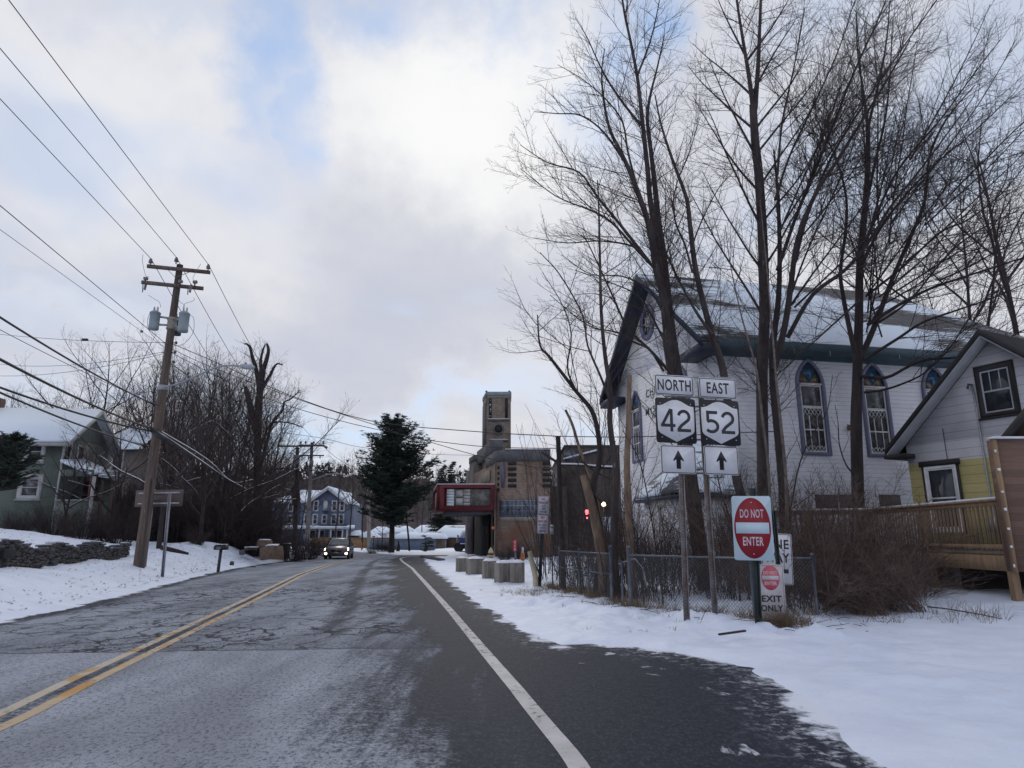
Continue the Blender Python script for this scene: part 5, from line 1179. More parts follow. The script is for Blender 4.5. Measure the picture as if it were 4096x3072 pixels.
mb.prism([(g0.x, g0.z), (g2.x, g0.z), (g2.x, g2.z)], .1, M('brown_gable', (.075, .04, .025), (.05, .03, .02), 4, .85), Matrix.Translation((0, 13.9, 0))); mb.build('gable_infill', en, True)
mb = MB(); mb.bar((g0.x-.12, 13.85, g0.z-.14), (g2.x, 13.85, g2.z), .3, RB, .06); mb.build('gable_roof_edge', en, True)
# ------------------------------------------------------------------ theatre with tower and marquee
BR = brick('buff_brick', (.24, .185, .14), (.17, .13, .10), (.24, .22, .19), 1.0); BRR = brick('stained_brick', (.27, .19, .14), (.19, .13, .10), (.24, .20, .17), 1.0, ((.20, .10, .06), 3.0))
BRG = brick('grey_brick', (.16, .14, .12), (.13, .115, .10), (.15, .14, .13), 1.0); CAPC = M('cap_concrete', (.13, .125, .13), (.09, .088, .09), 1.5, .9, third=(.18, .19, .2)); CREAM = M('cream_band', (.30, .26, .20), (.22, .19, .15), 2, .9)
DARKO = M('dark_opening', (.022, .020, .022), (.012, .012, .013), 2, .8)
th_ = empty('old_theatre', (-.5, 50, 0), 0, 'derelict buff brick theatre with a chamfered corner beyond the concrete blocks', 'theatre')
F1 = [(2.85, 50), (-.42, 50), (-1.25, 51.0), (-1.45, 52.2), (-3.4, 60.6), (-3.6, 61.5), (2.85, 61.5)][::-1]
mb = MB(); mb.prism(F1, 7.35, BRR, Matrix.Translation((0, 0, -.2)), 'z'); mb.build('wall', th_, True)
F2 = [(2.9, 49.94), (-.45, 49.94), (-1.32, 50.98), (-1.52, 52.2), (-2.2, 55.2), (-2.2, 61.4), (2.9, 61.4)][::-1]
mb = MB(); mb.prism(F2, .82, CAPC, Matrix.Translation((0, 0, 7.151)), 'z'); mb.build('parapet', th_, True)
mb = MB(); mb.box((-.5, 49.9, 7.972), (2.9, 50.3, 8.02), SNOWC); mb.build('snow_line', th_, True)
mb = MB()                                                     # dark block ends and slots
for k in range(5):
    z = 6.75-k*.62
    z = D(2030, 1853+k*22.5, 50).z
    mb.box((-.30, 49.96, z-.12), (.33, 49.985, z+.12), DARKO); mb.box((2.30, 49.96, z-.12), (2.9, 49.985, z+.12), DARKO)
    mb.prism([(-1.12, 50.78), (-.98, 50.61), (-.955, 50.63), (-1.10, 50.80)], .22, DARKO, Matrix.Translation((0, 0, z-.35)), 'z')
mb.build('brick_slots', th_, True)
WG, t, b = newmat('block_glass'); b.inputs['Roughness'].default_value = .35; v = coords(t)
br = N(t, 'ShaderNodeTexBrick', offset=0.0); sx = N(t, 'ShaderNodeSeparateXYZ'); t.links.new(v, sx.inputs[0]); cb = N(t, 'ShaderNodeCombineXYZ'); t.links.new(mathn(t, 'ADD', sx.outputs[0], sx.outputs[1]), cb.inputs[0]); t.links.new(sx.outputs[2], cb.inputs[1]); t.links.new(cb.outputs[0], br.inputs['Vector'])
br.inputs['Color1'].default_value = (.09, .105, .135, 1); br.inputs['Color2'].default_value = (.05, .06, .085, 1); br.inputs['Mortar'].default_value = (.22, .24, .27, 1); br.inputs['Scale'].default_value = 1; br.inputs['Brick Width'].default_value = .30; br.inputs['Row Height'].default_value = .38; br.inputs['Mortar Size'].default_value = .022
n = noise(t, v, 2.5, 4, .7); c_ = mixc(t, ramp(t, n, .6, .66), br.outputs[0], (.012, .012, .015)); t.links.new(c_, b.inputs['Base Color'])
wz0 = D(2060, 2068, 50).z; wz1 = D(2060, 1998, 50).z
mb = MB(); mb.box((-.40, 49.955, wz0), (2.3, 49.98, wz1), WG); mb.prism([(-.41, 49.955), (-.95, 50.6), (-.93, 50.62), (-.40, 49.975)], wz1-wz0, WG, Matrix.Translation((0, 0, wz0)), 'z'); mb.build('corner_window', th_, True)
mb = MB(); mb.box((-.44, 49.93, wz0-.28), (2.35, 49.99, wz0-.002), CREAM); mb.prism([(-.44, 49.93), (-1.0, 50.62), (-.97, 50.64), (-.43, 49.96)], .28, CREAM, Matrix.Translation((0, 0, wz0-.28)), 'z'); mb.build('window_sill', th_, True)
mb = MB(); p = D(2003, 1898, 50.3); TM = Matrix.Translation((-.70, 50.22, p.z)) @ Matrix.Rotation(math.atan2(-1.0, .83), 4, 'Z')
mb.prism([(.24*math.cos(a*.3927), 1.0*math.sin(a*.3927)) for a in range(16)], -.05, M('blue_emblem', (.07, .085, .14), (.13, .13, .16), 6, .6), TM); mb.build('oval_emblem', th_, True)
mb = MB(); mb.tube([(-1.28, 50.9, .1), (-1.28, 50.9, 7.1)], .05, CREAM, 8); mb.build('downpipe', th_, True)
for k, (a, b_, z0, z1) in enumerate((((-2.25, 55.5), (-1.0, 55.0), 5.5, 7.0),)):
    pass
# stepped left front
mb = MB(); mb.prism([(-3.42, 60.6), (-4.05, 63.3), (-1.5, 63.3), (-1.5, 60.6)], 8.7, BRG, Matrix.Translation((0, 0, -.2)), 'z'); mb.prism([(-4.06, 63.3), (-4.5, 65.5), (-1.5, 65.5), (-1.5, 63.3)], 7.9, BRG, Matrix.Translation((0, 0, -.2)), 'z'); mb.build('stepped_front', th_, True)
mb = MB(); mb.prism([(-3.47, 60.55), (-4.1, 63.32), (-1.5, 63.32), (-1.5, 60.55)], .55, CAPC, Matrix.Translation((0, 0, 8.3)), 'z'); mb.prism([(-1.62, 52.9), (-3.2, 60.5), (-1.2, 60.5), (-.72, 52.9)], 1.15, CAPC, Matrix.Translation((0, 0, 7.974)), 'z'); mb.build('stepped_caps', th_, True)
mb = MB(); mb.prism([(-1.62, 53.2), (-1.645, 53.2), (-2.55, 57.2), (-2.53, 57.2)], .9, CREAM, Matrix.Translation((-.12, 0, 5.9)), 'z'); mb.build('blank_sign_panel', th_, True)
# recessed entrance
mb = MB(); mb.prism([(-1.75, 52.9), (-3.05, 58.4), (-3.1, 58.4), (-1.82, 52.85)], 3.7, DARKO, Matrix.Translation((-.02, 0, .02)), 'z'); mb.build('entrance', th_, True)
mb = MB()
for px, y0, y1 in ((1941, 2105, 2135), (1952, 2096, 2143), (1963, 2105, 2135)):
    p = D(px, y0, 56.5); q = D(px, y1, 56.5); xw = -1.75-(56.5-52.9)/5.5*1.3-.09
    yw = 53.6+(1963-px)*.12; xw = -1.79-(yw-52.9)*.2364-.06
    mb.box((xw-.02, yw, D(px, y1, yw).z), (xw+.0, yw+.35, D(px, y0, yw).z), CREAM)
mb.build('door_panels', th_, True)
mb = MB(); p = D(1890, 2212, 60.8); mb.box((-3.95, 60.3, -.1), (-3.45, 60.9, 4.0), M('pier_concrete', (.17, .16, .17), (.13, .12, .13), 2, .9)); mb.build('pier', th_, True)
mb = MB(); p = D(1981, 2110, 51.6); mb.box((-1.47, 51.5, D(1981, 2183, 51.5).z), (-1.40, 52.1, D(1981, 2066, 51.5).z), DARKO); mb.build('poster_case', th_, True)
# marquee
MARR = M('marquee_red', (.15, .012, .018), (.10, .01, .015), 2, .6); MARW = M('marquee_panel', (.42, .42, .40), (.28, .26, .23), 2.0, .5, third=(.09, .08, .07), tlo=.60, thi=.68, tscale=3)
mq = th_
Q = [(-1.35, 50.3), (-5.45, 50.3), (-6.45, 56.5), (-2.5, 57.0)]
zt, zb = D(1850, 1938, 50.3).z, D(1850, 2042, 50.3).z
mb = MB(); mb.prism([(-1.30, 50.36), (-5.40, 50.36), (-6.40, 56.5), (-2.5, 57.0)], zt-zb, MARR, Matrix.Translation((0, 0, zb)), 'z'); body = mb.build('marquee', th_, True)
def fr_face(a, b_, z0, z1, t_, name):
    mb = MB(); a = Vector((*a, 0)); b_ = Vector((*b_, 0)); L_ = (b_-a).length; d = (b_-a)/L_; nn = Vector((d.y, -d.x, 0))
    T = Matrix(((d.x, -nn.x, 0, a.x), (d.y, -nn.y, 0, a.y), (0, 0, 1, 0), (0, 0, 0, 1)))
    mb.ring(rectp(0, L_, z0, z1), rectp(t_*1.2, L_-t_*.7, z0+t_*.85, z1-t_*.8), -.14, MARR, T); mb.ring(rectp(t_*.9, L_-t_*.45, z0+t_*.6, z1-t_*.6), rectp(t_*1.1, L_-t_*.65, z0+t_*.8, z1-t_*.8), -.19, MARR, T)
    mb.build(name, body, True); return T, L_
T, L_ = fr_face((-5.45, 50.35), (-1.35, 50.35), zb, zt, .33, 'front_frame')
def seg(px): return D(px, 1990, 50.25).x+5.45
mb = MB(); a0, a1 = seg(1787), seg(1963); zi0, zi1 = zb+.33, zt-.33
mb.box((seg(1883), -.03, zi0), (a1, -.002, zi1), M('mouldy_panel', (.20, .19, .17), (.10, .095, .085), 2.5, .8), T); mb.box((a0, -.02, zi0), (seg(1883)-.002, -.002, zi1), M('marquee_back', (.16, .15, .14), (.09, .085, .08), 3, .8), T); mb.build('back_panel', body, True)
mb = MB(); rng = np.random.RandomState(4)
hh_ = (zi1-zi0)/6
for k in range(6):
    mb.box((a0, -.06, zi0+k*hh_+.01), (seg(1816), -.035, zi0+(k+1)*hh_-.01), M('marquee_white', (.62, .68, .70), (.5, .53, .55), 2, .4), T)
for k in range(2): mb.box((seg(1824), -.06, zi0+.05+k*(zi1-zi0)*.5), (seg(1852), -.035, zi0-.04+(k+1)*(zi1-zi0)*.48), MARW, T)
for k in range(5): mb.box((seg(1854), -.055, zi0+.02+k*hh_*1.2), (seg(1881), -.035, zi0+(k+1)*hh_*1.2-.01), MARW, T)
mb.build('letter_panels', body, True)
T2, L2 = fr_face((-6.45, 56.5), (-5.45, 50.35), zb, zt, .33, 'end_frame')
mb = MB(); mb.box((.4, -.03, zi0), (L2-.3, -.002, zi1), MARW, T2); mb.build('end_panel', body, True)
mb = MB(); mb.prism([(-1.3, 50.2), (-5.6, 50.2), (-6.6, 56.5), (-2.5, 57.0)], .05, SNOWC, Matrix.Translation((0, 0, zt+.002)), 'z'); mb.build('snow_on_top', body, True)
mb = MB(); mb.prism([(-1.5, 50.9), (-5.0, 50.9), (-5.8, 56.2), (-2.5, 56.5)], .25, CAPC, Matrix.Translation((0, 0, zb-.251)), 'z'); mb.build('soffit', body, True)
# tower
tw = empty('theatre_tower', (-1.2, 57, 0), 0, 'tall square brick clock tower with two vertical slots and a round opening', 'tower')
zt = D(1990, 1585, 57).z
mb = MB(); TB = [(-2.22, 57), (-.10, 57), (-.12, 59.6), (-2.66, 59.6)]
mb.prism(TB, zt+.3, BR, Matrix.Translation((0, 0, -.2)), 'z'); mb.build('wall', tw, True)
def zc(py, Y=57): return D(1990, py, Y).z
mb = MB(); mb.prism([(-2.27, 56.95), (-.05, 56.95), (-.07, 59.65), (-2.71, 59.65)], zc(1567)-zc(1583), M('tower_cap', (.26, .31, .33), (.19, .23, .25), 2, .8), Matrix.Translation((0, 0, zc(1583))), 'z'); mb.build('cap', tw, True)
mb = MB()
for px in (1944, 2036): mb.box((D(px, 1567, 57).x-.06, 56.94, zc(1567)), (D(px, 1567, 57).x+.12, 57.2, zc(1563)), CAPC)
mb.build('corner_blocks', tw, True)
mb = MB(); mb.box((-2.2, 56.975, zc(1592)), (-.12, 56.998, zc(1583.2)), CREAM); mb.build('top_band', tw, True)
for px in (1961, 2026):
    x = D(px, 1630, 57).x; mb = MB(); mb.box((x-.12, 56.97, zc(1671)), (x+.12, 56.99, zc(1594)), DARKO); s = mb.build('slot', tw, True)
    if px == 1961:
        k = MB(); rng = np.random.RandomState(3)
        for q in range(9): z = zc(1669)+rng.rand()*(zc(1596)-zc(1669)); k.box((x-.08+rng.rand()*.08, 56.955, z), (x-.02+rng.rand()*.09, 56.968, z+.06+.08*rng.rand()), SNOWC)
        k.build('broken_glass', s, True)
for (pa, pb, py) in ((1952, 2038, 1675), (1958, 2033, 1757)): mb = MB(); mb.box((D(pa, py, 57).x, 56.90, zc(py+2)), (D(pb, py, 57).x, 56.999, zc(py)), SNOWC); mb.box((D(pa, py, 57).x, 56.92, zc(py+9)), (D(pb, py, 57).x, 56.998, zc(py+2.1)), CAPC); mb.build('ledge', tw, True)
x = D(1994, 1715, 57).x; zc_ = zc(1717); mb = MB(); mb.ring(circ(x, zc_, .50), circ(x, zc_, .34), -.06, CAPC, Matrix.Translation((0, 57, 0))); ck_ = mb.build('clock_ring', tw, True)
mb = MB(); mb.prism(circ(x, zc_, .34), -.02, DARKO, Matrix.Translation((0, 57, 0))); mb.build('opening', ck_, True)
mb = MB(); mb.box((-2.25, 56.985, 8), (-2.21, 59.6, zt-.2), BRG); mb.prism([(-2.30, 57.3), (-2.66, 59.4), (-2.68, 59.4), (-2.32, 57.3)], 4.2, CAPC, Matrix.Translation((0, 0, 8.9)), 'z'); mb.build('side_recess', tw, True)
# auditorium
DBR = brick('dark_brick', (.115, .095, .085), (.08, .067, .06), (.11, .10, .09))
au = empty('auditorium', (6, 54, 0), 0, 'dark windowless brick hall behind the bare trees, between theatre and church', 'building')
mb = MB(); mb.box((4.35, 54, -.3), (13, 72, D(2300, 1786, 54).z), DBR); mb.box((2.86, 53, -.3), (4.34, 70, D(2230, 1945, 53).z), DBR); mb.build('wall', au, True)
mb = MB(); mb.box((4.25, 53.9, D(2300, 1786, 54).z+.002), (13.1, 72.1, D(2300, 1783, 54).z+.06), CAPC); mb.build('parapet', au, True)
p0 = D(2255, 1835, 53.9); p1 = D(2400, 1797, 53.9); mb = MB(); mb.bar(p0, p1, .3, SNOWC, .12); mb.build('snowy_flashing', au, True)
mb = MB(); p0 = D(2260, 1800, 53.9); mb.box((p0.x-.1, 53.96, p0.z-.9), (p0.x+1.1, 53.985, p0.z), M('hall_glass', (.12, .14, .16), (.05, .05, .06), 4, .3)); mb.build('window', au, True)
lp = empty('wall_lamp', tuple(D(2415, 2017, 40)), 0, 'small warm lit lamp seen through the tangle of trunks', 'lamp')
p = D(2415, 2017, 40); mb = MB(); mb.bar((p.x, 40.2, p.z-4.0 if False else 0), (p.x, 40.2, p.z-.1), .08, STEELD); mb.bar((p.x, 40.2, p.z-.1), (p.x, 40, p.z-.05), .05, STEELD); mb.build('post', lp, True)
mb = MB(); mb.lathe([(.01, -.14), (.1, -.1), (.14, 0), (.1, .1), (.01, .14)], p, emis('lamp_glow', (1, .78, .55), 5), 10); mb.build('bulb', lp, True)
lp = empty('signal_lamp', tuple(D(2348, 2052, 34)), 0, 'small red lit signal glimpsed between the trunks', 'signal')
p = D(2348, 2052, 34); mb = MB(); mb.box((p.x-.16, 34.05, p.z-.42), (p.x+.16, 34.3, p.z+.22), STEELD); mb.bar((p.x, 34.2, -.05), (p.x, 34.2, p.z-.4), .09, STEELD); mb.build('housing', lp, True)
mb = MB()
for z, r in ((.04, .13), (-.24, .08)): mb.lathe([(.01, 0), (r, .01), (r, .02), (.01, .03)], (0, 0, 0), emis('signal_red', (1, .12, .14), 5), 10); n_ = len(mb.v)//2 if z < 0 else 0; 
mb.v = [((v_[0]), v_[2]*-1, v_[1]) for v_ in mb.v]; half = len(mb.v)//2
mb.v = [(v_[0]*(1 if i < half else .6)+p.x, v_[1]+34.03, v_[2]*(1 if i < half else .6)+p.z+(.04 if i < half else -.24)) for i, v_ in enumerate(mb.v)]; mb.build('lens', lp, True)
sb = empty('pale_board', tuple(D(2429, 2100, 38)), 0, 'pale blue-white board glimpsed low between the trunks', 'board')
a = D(2411, 2068, 38); c_ = D(2446, 2132, 38); mb = MB(); mb.box((a.x, 38, c_.z), (c_.x, 38.06, a.z), M('pale_board_face', (.50, .58, .68), (.42, .48, .55), 2, .5)); mb.build('panel', sb, True); mb = MB(); mb.bar((a.x+.25, 38.1, -.05), (a.x+.25, 38.1, a.z-.1), .07, STEELD); mb.build('post', sb, True)
# ------------------------------------------------------------------ blue house beyond the bend
BL = clap('blue_siding', (.085, .11, .17), pitch=.2, dark=.25); ROOFS = snowroof('snowy_roof', (.14, .14, .15), .66, 0, (.2, .2, .2)); BWT = M('blue_house_trim', (.42, .42, .43), (.36, .36, .37), 2, .6)
bh = empty('blue_house', (D(1290, 2150, 118).x, 118, 0), 0, 'three-storey slate blue house with white window trim, snowy roof and long porch', 'house')
def wx(px, Y=118): return D(px, 2100, Y).x
def wz(py, Y=118): return D(1290, py, Y).z
ez = wz(2006); az = wz(1951)
mb = MB(); mb.box((wx(1198), 118, -.3), (wx(1384), 130, ez), BL)
gl, gr, ga = wx(1238), wx(1376), wx(1307)
mb.prism([(gl, ez-.001), (gr, ez-.001), (ga, az-.3)], 8, BL, Matrix.Translation((0, 118, 0))); mb.box((wx(1060), 121, -.3), (wx(1198)-.001, 132, ez), BL); mb.build('wall', bh, True)
mb = MB()
for (x0, x1, z0, z1) in ((gl-.7, ga, ez-.35, az), (gr+.7, ga, ez-.35, az)):
    mb.add([(x0, 117.4, z0), (x1, 117.4, z1), (x1, 126.5, z1), (x0, 126.5, z0), (x0, 117.4, z0+.28), (x1, 117.4, z1+.28), (x1, 126.5, z1+.28), (x0, 126.5, z0+.28)], [(0, 1, 2, 3), (7, 6, 5, 4), (0, 4, 5, 1), (0, 3, 7, 4)], ROOFS)
mb.add([(wx(1192), 117.4, ez-.05), (wx(1240), 117.4, ez-.05), (wx(1300), 124, az-.1), (wx(1150), 124, az+.05), (wx(1060), 120.4, ez+.1), (wx(1192), 120.4, ez+.1)], [(0, 1, 2, 3), (4, 5, 3)], ROOFS)
mb.add([(wx(1374), 117.4, ez-.05), (wx(1398), 117.4, ez-.05), (wx(1372), 124, az-.5), (wx(1330), 124, az-.3)], [(0, 1, 2, 3)], ROOFS)
mb.add([(wx(1060), 120.4, ez-.2), (wx(1192), 120.4, ez-.2), (wx(1192), 120.4, ez+.05), (wx(1060), 120.4, ez+.05), (wx(1192), 117.4, ez-.06), (wx(1240), 117.4, ez-.06), (wx(1240), 117.4, ez-.3), (wx(1192), 117.4, ez-.3)], [(0, 1, 2, 3), (4, 5, 6, 7)], BWT)
mb.build('roof', bh, True)
mb = MB()
for s_, (x0, x1) in enumerate(((gl-.75, ga), (gr+.75, ga))): mb.bar((x0, 117.36, ez-.5), (x1, 117.36, az-.12), .08, BWT, .45)
mb.build('rake_boards', bh, True)
for px in (1224, 1259, 1333, 1364, ):
    for (y0, y1) in ((2006, 2041), (2060, 2095)):
        win_rect(bh, Matrix.Translation((-bh.location.x, 0, 0)), wx(px), wz(y1), .62, wz(y0)-wz(y1), 0, BWT, GLASSD, sash=BWT, fw=.17)
win_rect(bh, Matrix.Translation((-bh.location.x, 0, 0)), wx(1296), wz(2093), .62, wz(2062)-wz(2093), 0, BWT, GLASSD, sash=BWT, fw=.17)
mb = MB(); mb.box((wx(1289), 117.9, wz(2042)), (wx(1306), 117.99, wz(2001)), BWT); mb.build('door', bh, True, )
mb = MB(); sd_ = M('fire_escape', (.05, .055, .08), None, 3, .6); mb.box((wx(1288), 116.9, wz(2046)), (wx(1316), 117.95, wz(2043.5)), sd_); mb.bar((wx(1316), 117.2, wz(2044)), (wx(1352), 117.2, wz(2098)), .5, sd_, .12); mb.bar((wx(1316), 117.2, wz(2032)), (wx(1352), 117.2, wz(2084)), .08, sd_); mb.bar((wx(1352), 117.2, wz(2081)), (wx(1396), 117.2, wz(2081)), .07, sd_); mb.box((wx(1286), 116.6, wz(2101)), (wx(1396), 117.9, wz(2097.5)), sd_); mb.build('fire_escape', bh, True)
for px in (1135,):
    for (y0, y1) in ((2008, 2041), (2062, 2090)): win_rect(bh, Matrix.Translation((-bh.location.x, 3, 0)), wx(px), wz(y1), .62, wz(y0)-wz(y1), 0, BWT, GLASSD, sash=BWT, fw=.17)
mb = MB(); mb.box((wx(1050), 114.5, wz(2117)), (wx(1418), 117.95, wz(2112)), BWT); mb.prism([(114.4, wz(2112)), (117.97, wz(2112)), (117.97, wz(2100))], wx(1420)-wx(1050), ROOFS, Matrix.Translation((wx(1050), 0, 0)), 'x'); mb.build('porch_roof', bh, True)
for px in (1060, 1090, 1160, 1200, 1252, 1300, 1345, 1390, 1408): mb = MB(); mb.bar((wx(px), 114.8, 0), (wx(px), 114.8, wz(2117.2)), .2, BWT); mb.build('porch_post', bh, True)
mb = MB(); mb.box((wx(1252), 114.75, wz(2161)), (wx(1310), 114.85, wz(2153)), BWT); mb.box((wx(1340), 114.75, wz(2161)), (wx(1410), 114.85, wz(2153)), BWT)
for i in range(30): x = wx(1258)+i*(wx(1408)-wx(1258))/29; mb.bar((x, 114.8, .3), (x, 114.8, wz(2161)), .12, BWT)
mb.build('porch_rail', bh, True)
for px in (1253, 1289, 1330, 1360): 
    win_rect(bh, Matrix.Translation((-bh.location.x, 0, 0)), wx(px), .35, .8, 2.3, 0, BWT, GLASSD, fw=.14, sill=False)
# ------------------------------------------------------------------ low brick building, houses behind, fences
RBK = brick('red_brick', (.14, .07, .05), (.11, .055, .04), (.1, .07, .055))
def low_house(name, Y, pl, pr, ytop, yeave, ybase, depth, wall, label, cat='house', hip=.25, side=None):
    e = empty(name, (D((pl+pr)/2, 2150, Y).x, Y, 0), 0, label, cat)
    x0, x1 = D(pl, 2150, Y).x, D(pr, 2150, Y).x; z0 = -.3; ze_ = D(1600, yeave, Y).z; zr = D(1600, ytop, Y+depth/2).z
    mb = MB(); mb.box((x0+.3, Y+.3, z0), (x1-.3, Y+depth-.3, ze_), wall); mb.build('wall', e, True)
    ins = (x1-x0)*hip; mb = MB()
    vs = [(x0, Y, ze_), (x1, Y, ze_), (x1, Y+depth, ze_), (x0, Y+depth, ze_), (x0+ins, Y+depth/2, zr), (x1-ins, Y+depth/2, zr)]
    vs += [(a, b_, c-.2) for a, b_, c in vs[:4]]
    mb.add(vs, [(0, 1, 5, 4), (1, 2, 5), (2, 3, 4, 5), (3, 0, 4), (0, 6, 7, 1), (1, 7, 8, 2), (3, 9, 6, 0), (6, 9, 8, 7)], ROOFS); mb.build('roof', e, True)
    return e, x0, x1, ze_
e, x0, x1, z_ = low_house('brick_building', 96, 1722, 1960, 2101, 2145, 2210, 10, RBK, 'low red brick building with a wide snowy hip roof beside the mixer truck', 'building', .18)
mb = MB(); xd = D(1783, 2150, 96).x; mb.bar((xd, 95.9, 0), (xd, 95.9, z_), .14, WHITEP); mb.build('downpipe', e, True)
mb = MB(); TQ = Matrix.Translation((D(1764, 2150, 96.28).x, 96.28, D(1764, 2175, 96.28).z)); mb.ring([(-.45, -.6), (.45, -.6), (.45, .6), (-.45, .6)], [(-.27, -.42), (.27, -.42), (.27, .42), (-.27, .42)], -.06, DARKO, TQ); 
mb = MB(); 
for a, b_ in (((-.4, .6), (.4, .6)), ((-.4, .6), (-.4, -.6)), ((-.4, -.6), (.4, -.6)), ((.4, -.6), (.4, -.1)), ((.4, -.1), (0, -.1))): mb.bar(TQ @ Vector((a[0], -.04, a[1])), TQ @ Vector((b_[0], -.04, b_[1])), .14, DARKO)
mb.build('wall_letter', e, True)
low_house('brick_building', 90, 1560, 1775, 2127, 2149, 2205, 9, brick('tan_brick', (.15, .115, .085), (.12, .09, .07), (.12, .1, .08)), 'long low tan building with a snowy roof behind the blue fence', 'building', .12)
low_house('far_house', 150, 1540, 1640, 2103, 2125, 2190, 12, WHITEP, 'pale house with a snowy roof just right of the pine trunk')
low_house('far_house', 165, 1470, 1545, 2106, 2130, 2190, 12, GREYT2, 'grey house with a snowy roof between pole and pine trunk')
low_house('far_house', 170, 1640, 1750, 2100, 2128, 2190, 14, M('tan_siding', (.28, .25, .22), None, 2, .8), 'tan house with a broad white roof behind the leaning bare trunk')
low_house('far_house', 120, 1385, 1432, 2120, 2138, 2190, 8, M('dark_shed', (.06, .045, .045), None, 2, .8), 'dark shed with a snowy roof right of the blue house')
low_house('far_house', 122, 1430, 1490, 2124, 2146, 2190, 8, M('dark_shed2', (.07, .05, .05), None, 2, .8), 'dark barn with a steep snowy roof behind the far wooden pole')
low_house('far_house', 140, 1700, 1800, 2112, 2130, 2190, 10, GREYT2, 'pale roof peeking over the tan building before the brick one')
def far_fence(name, a, b_, z0, h, mat, label, posts=2.4, n=0, gap=0):
    e = empty(name, (a[0], a[1], 0), 0, label, 'fence'); A_ = Vector((*a, 0)); B_ = Vector((*b_, 0)); mb = MB(); L_ = (B_-A_).length; d = (B_-A_)/L_; k = int(L_/.15)
    for i in range(k): p_ = A_+d*(i+.5)*L_/k; mb.bar((p_.x, p_.y, z0), (p_.x, p_.y, z0+h), L_/k*.93, mat, .03)
    mb.build('boards', e, True); mb = MB(); 
    for i in range(int(L_/posts)+1): p_ = A_+d*i*posts; mb.bar((p_.x, p_.y-.06, z0-.1), (p_.x, p_.y-.06, z0+h+.05), .1, mat)
    mb.bar(A_+Vector((0, -.05, z0+h)), B_+Vector((0, -.05, z0+h)), .08, mat); mb.build('frame', e, True)
def X_(px, Y): return D(px, 2180, Y).x
far_fence('wooden_fence', (X_(1250, 98), 98), (X_(1556, 92), 92), -.1, 1.55, M('tan_fence', (.30, .19, .09), (.24, .15, .08), 1, .8), 'tan board fence behind the oncoming car')
far_fence('blue_fence', (X_(1482, 84), 84), (X_(1742, 80), 80), 0, 1.2, M('blue_fence', (.19, .24, .31), (.15, .19, .25), 1, .7), 'long pale blue fence across the end of the road')
gr = empty('guard_rail', (X_(1250, 88), 88, 0), 0, 'low wooden guard rail in front of the tan fence', 'railing'); mb = MB()
for px in (1250, 1310, 1370, 1400): mb.bar((X_(px, 86), 86, 0), (X_(px, 86), 86, .9), .12, TREATD)
mb.bar((X_(1245, 86), 85.9, .55), (X_(1425, 86), 85.9, .55), .1, CREAM, .16); mb.build('rail', gr, True)
# ------------------------------------------------------------------ green house on the left bank
GRN = clap('green_siding', (.135, .165, .14), pitch=.14, dark=.3); CRM = M('cream_trim', (.42, .42, .40), (.34, .34, .33), 2, .6)
GO = (D(0, 2150, 36).x-4, 36, 1.9)
gh = empty('green_house', GO, R(4), 'two-storey sage green house with cream window trim and a snowy roof', 'house')
def gl_(px, py): return hit(px, py, GO, R(4), 'y', 0)
xc_ = gl_(240, 1900).x; zE = gl_(150, 1747).z
GW = 4.6; zr = hit(150, 1642, GO, R(4), 'y', GW/2).z
mb = MB(); mb.box((-6, 0, -1), (xc_, GW, zE), GRN); mb.prism([(0, zE-.001), (GW, zE-.001), (GW/2, zr-.12)], xc_+6, GRN, Matrix.Translation((-6, 0, 0)), 'x'); mb.build('wall', gh)
mb = MB(); xa = xc_+.55
def gslab(vs, m=ROOFS): v2 = [(a, b_, c+.14) for a, b_, c in vs]; n = len(vs); mb.add(vs+v2, [tuple(range(n)), tuple(range(n, 2*n))[::-1]]+[(i, n+i, n+(i+1) % n, (i+1) % n) for i in range(n)], m)
gs = (zr-zE)/(GW/2)*.45
gslab([(-6.5, -.45, zE-gs), (xa, -.45, zE-gs), (xa, GW/2, zr), (-6.5, GW/2, zr)]); gslab([(-6.5, GW/2+.01, zr), (xa, GW/2+.01, zr), (xa, GW+.45, zE-gs), (-6.5, GW+.45, zE-gs)]); mb.build('roof', gh)
mb = MB(); mb.box((-6.5, -.49, zE-gs-.2), (xa, -.40, zE-gs-.02), CRM); mb.box((xc_-.06, -.03, 0), (xc_+.05, -.001, zE-.1), CRM)
mb.bar((xa+.02, -.5, zE-gs-.05), (xa+.02, GW/2, zr-.03), .05, CRM, .22); mb.bar((xa+.02, GW+.5, zE-gs-.05), (xa+.02, GW/2, zr-.03), .05, CRM, .22); mb.build('eave_trim', gh)
TW = Matrix()
for (px, y0, y1, w) in ((146, 1775, 1838, .72), (126, 1915, 1985, .86)):
    a = gl_(px, y0); c_ = gl_(px, y1); win_rect(gh, TW, a.x, c_.z, w, a.z-c_.z, 0, CRM, GLASSD if y0 < 1800 else OLDGL, sash=CRM, fw=.2)
TP = Matrix(((0, -1, 0, xc_), (1, 0, 0, 0), (0, 0, 1, 0), (0, 0, 0, 1)))
for (px, y0, y1, w) in ((273, 1775, 1842, .55), (325, 1790, 1850, .55)):
    a = hit(px, y0, GO, R(4), 'x', xc_); c_ = hit(px, y1, GO, R(4), 'x', xc_); win_rect(gh, TP, a.y, c_.z, w, a.z-c_.z, 0, CRM, GLASSD, fw=.12)
p1 = hit(240, 1848, GO, R(4), 'y', -.6); p2 = hit(360, 1900, GO, R(4), 'y', -.6); p3 = hit(480, 1925, GO, R(4), 'y', .5)
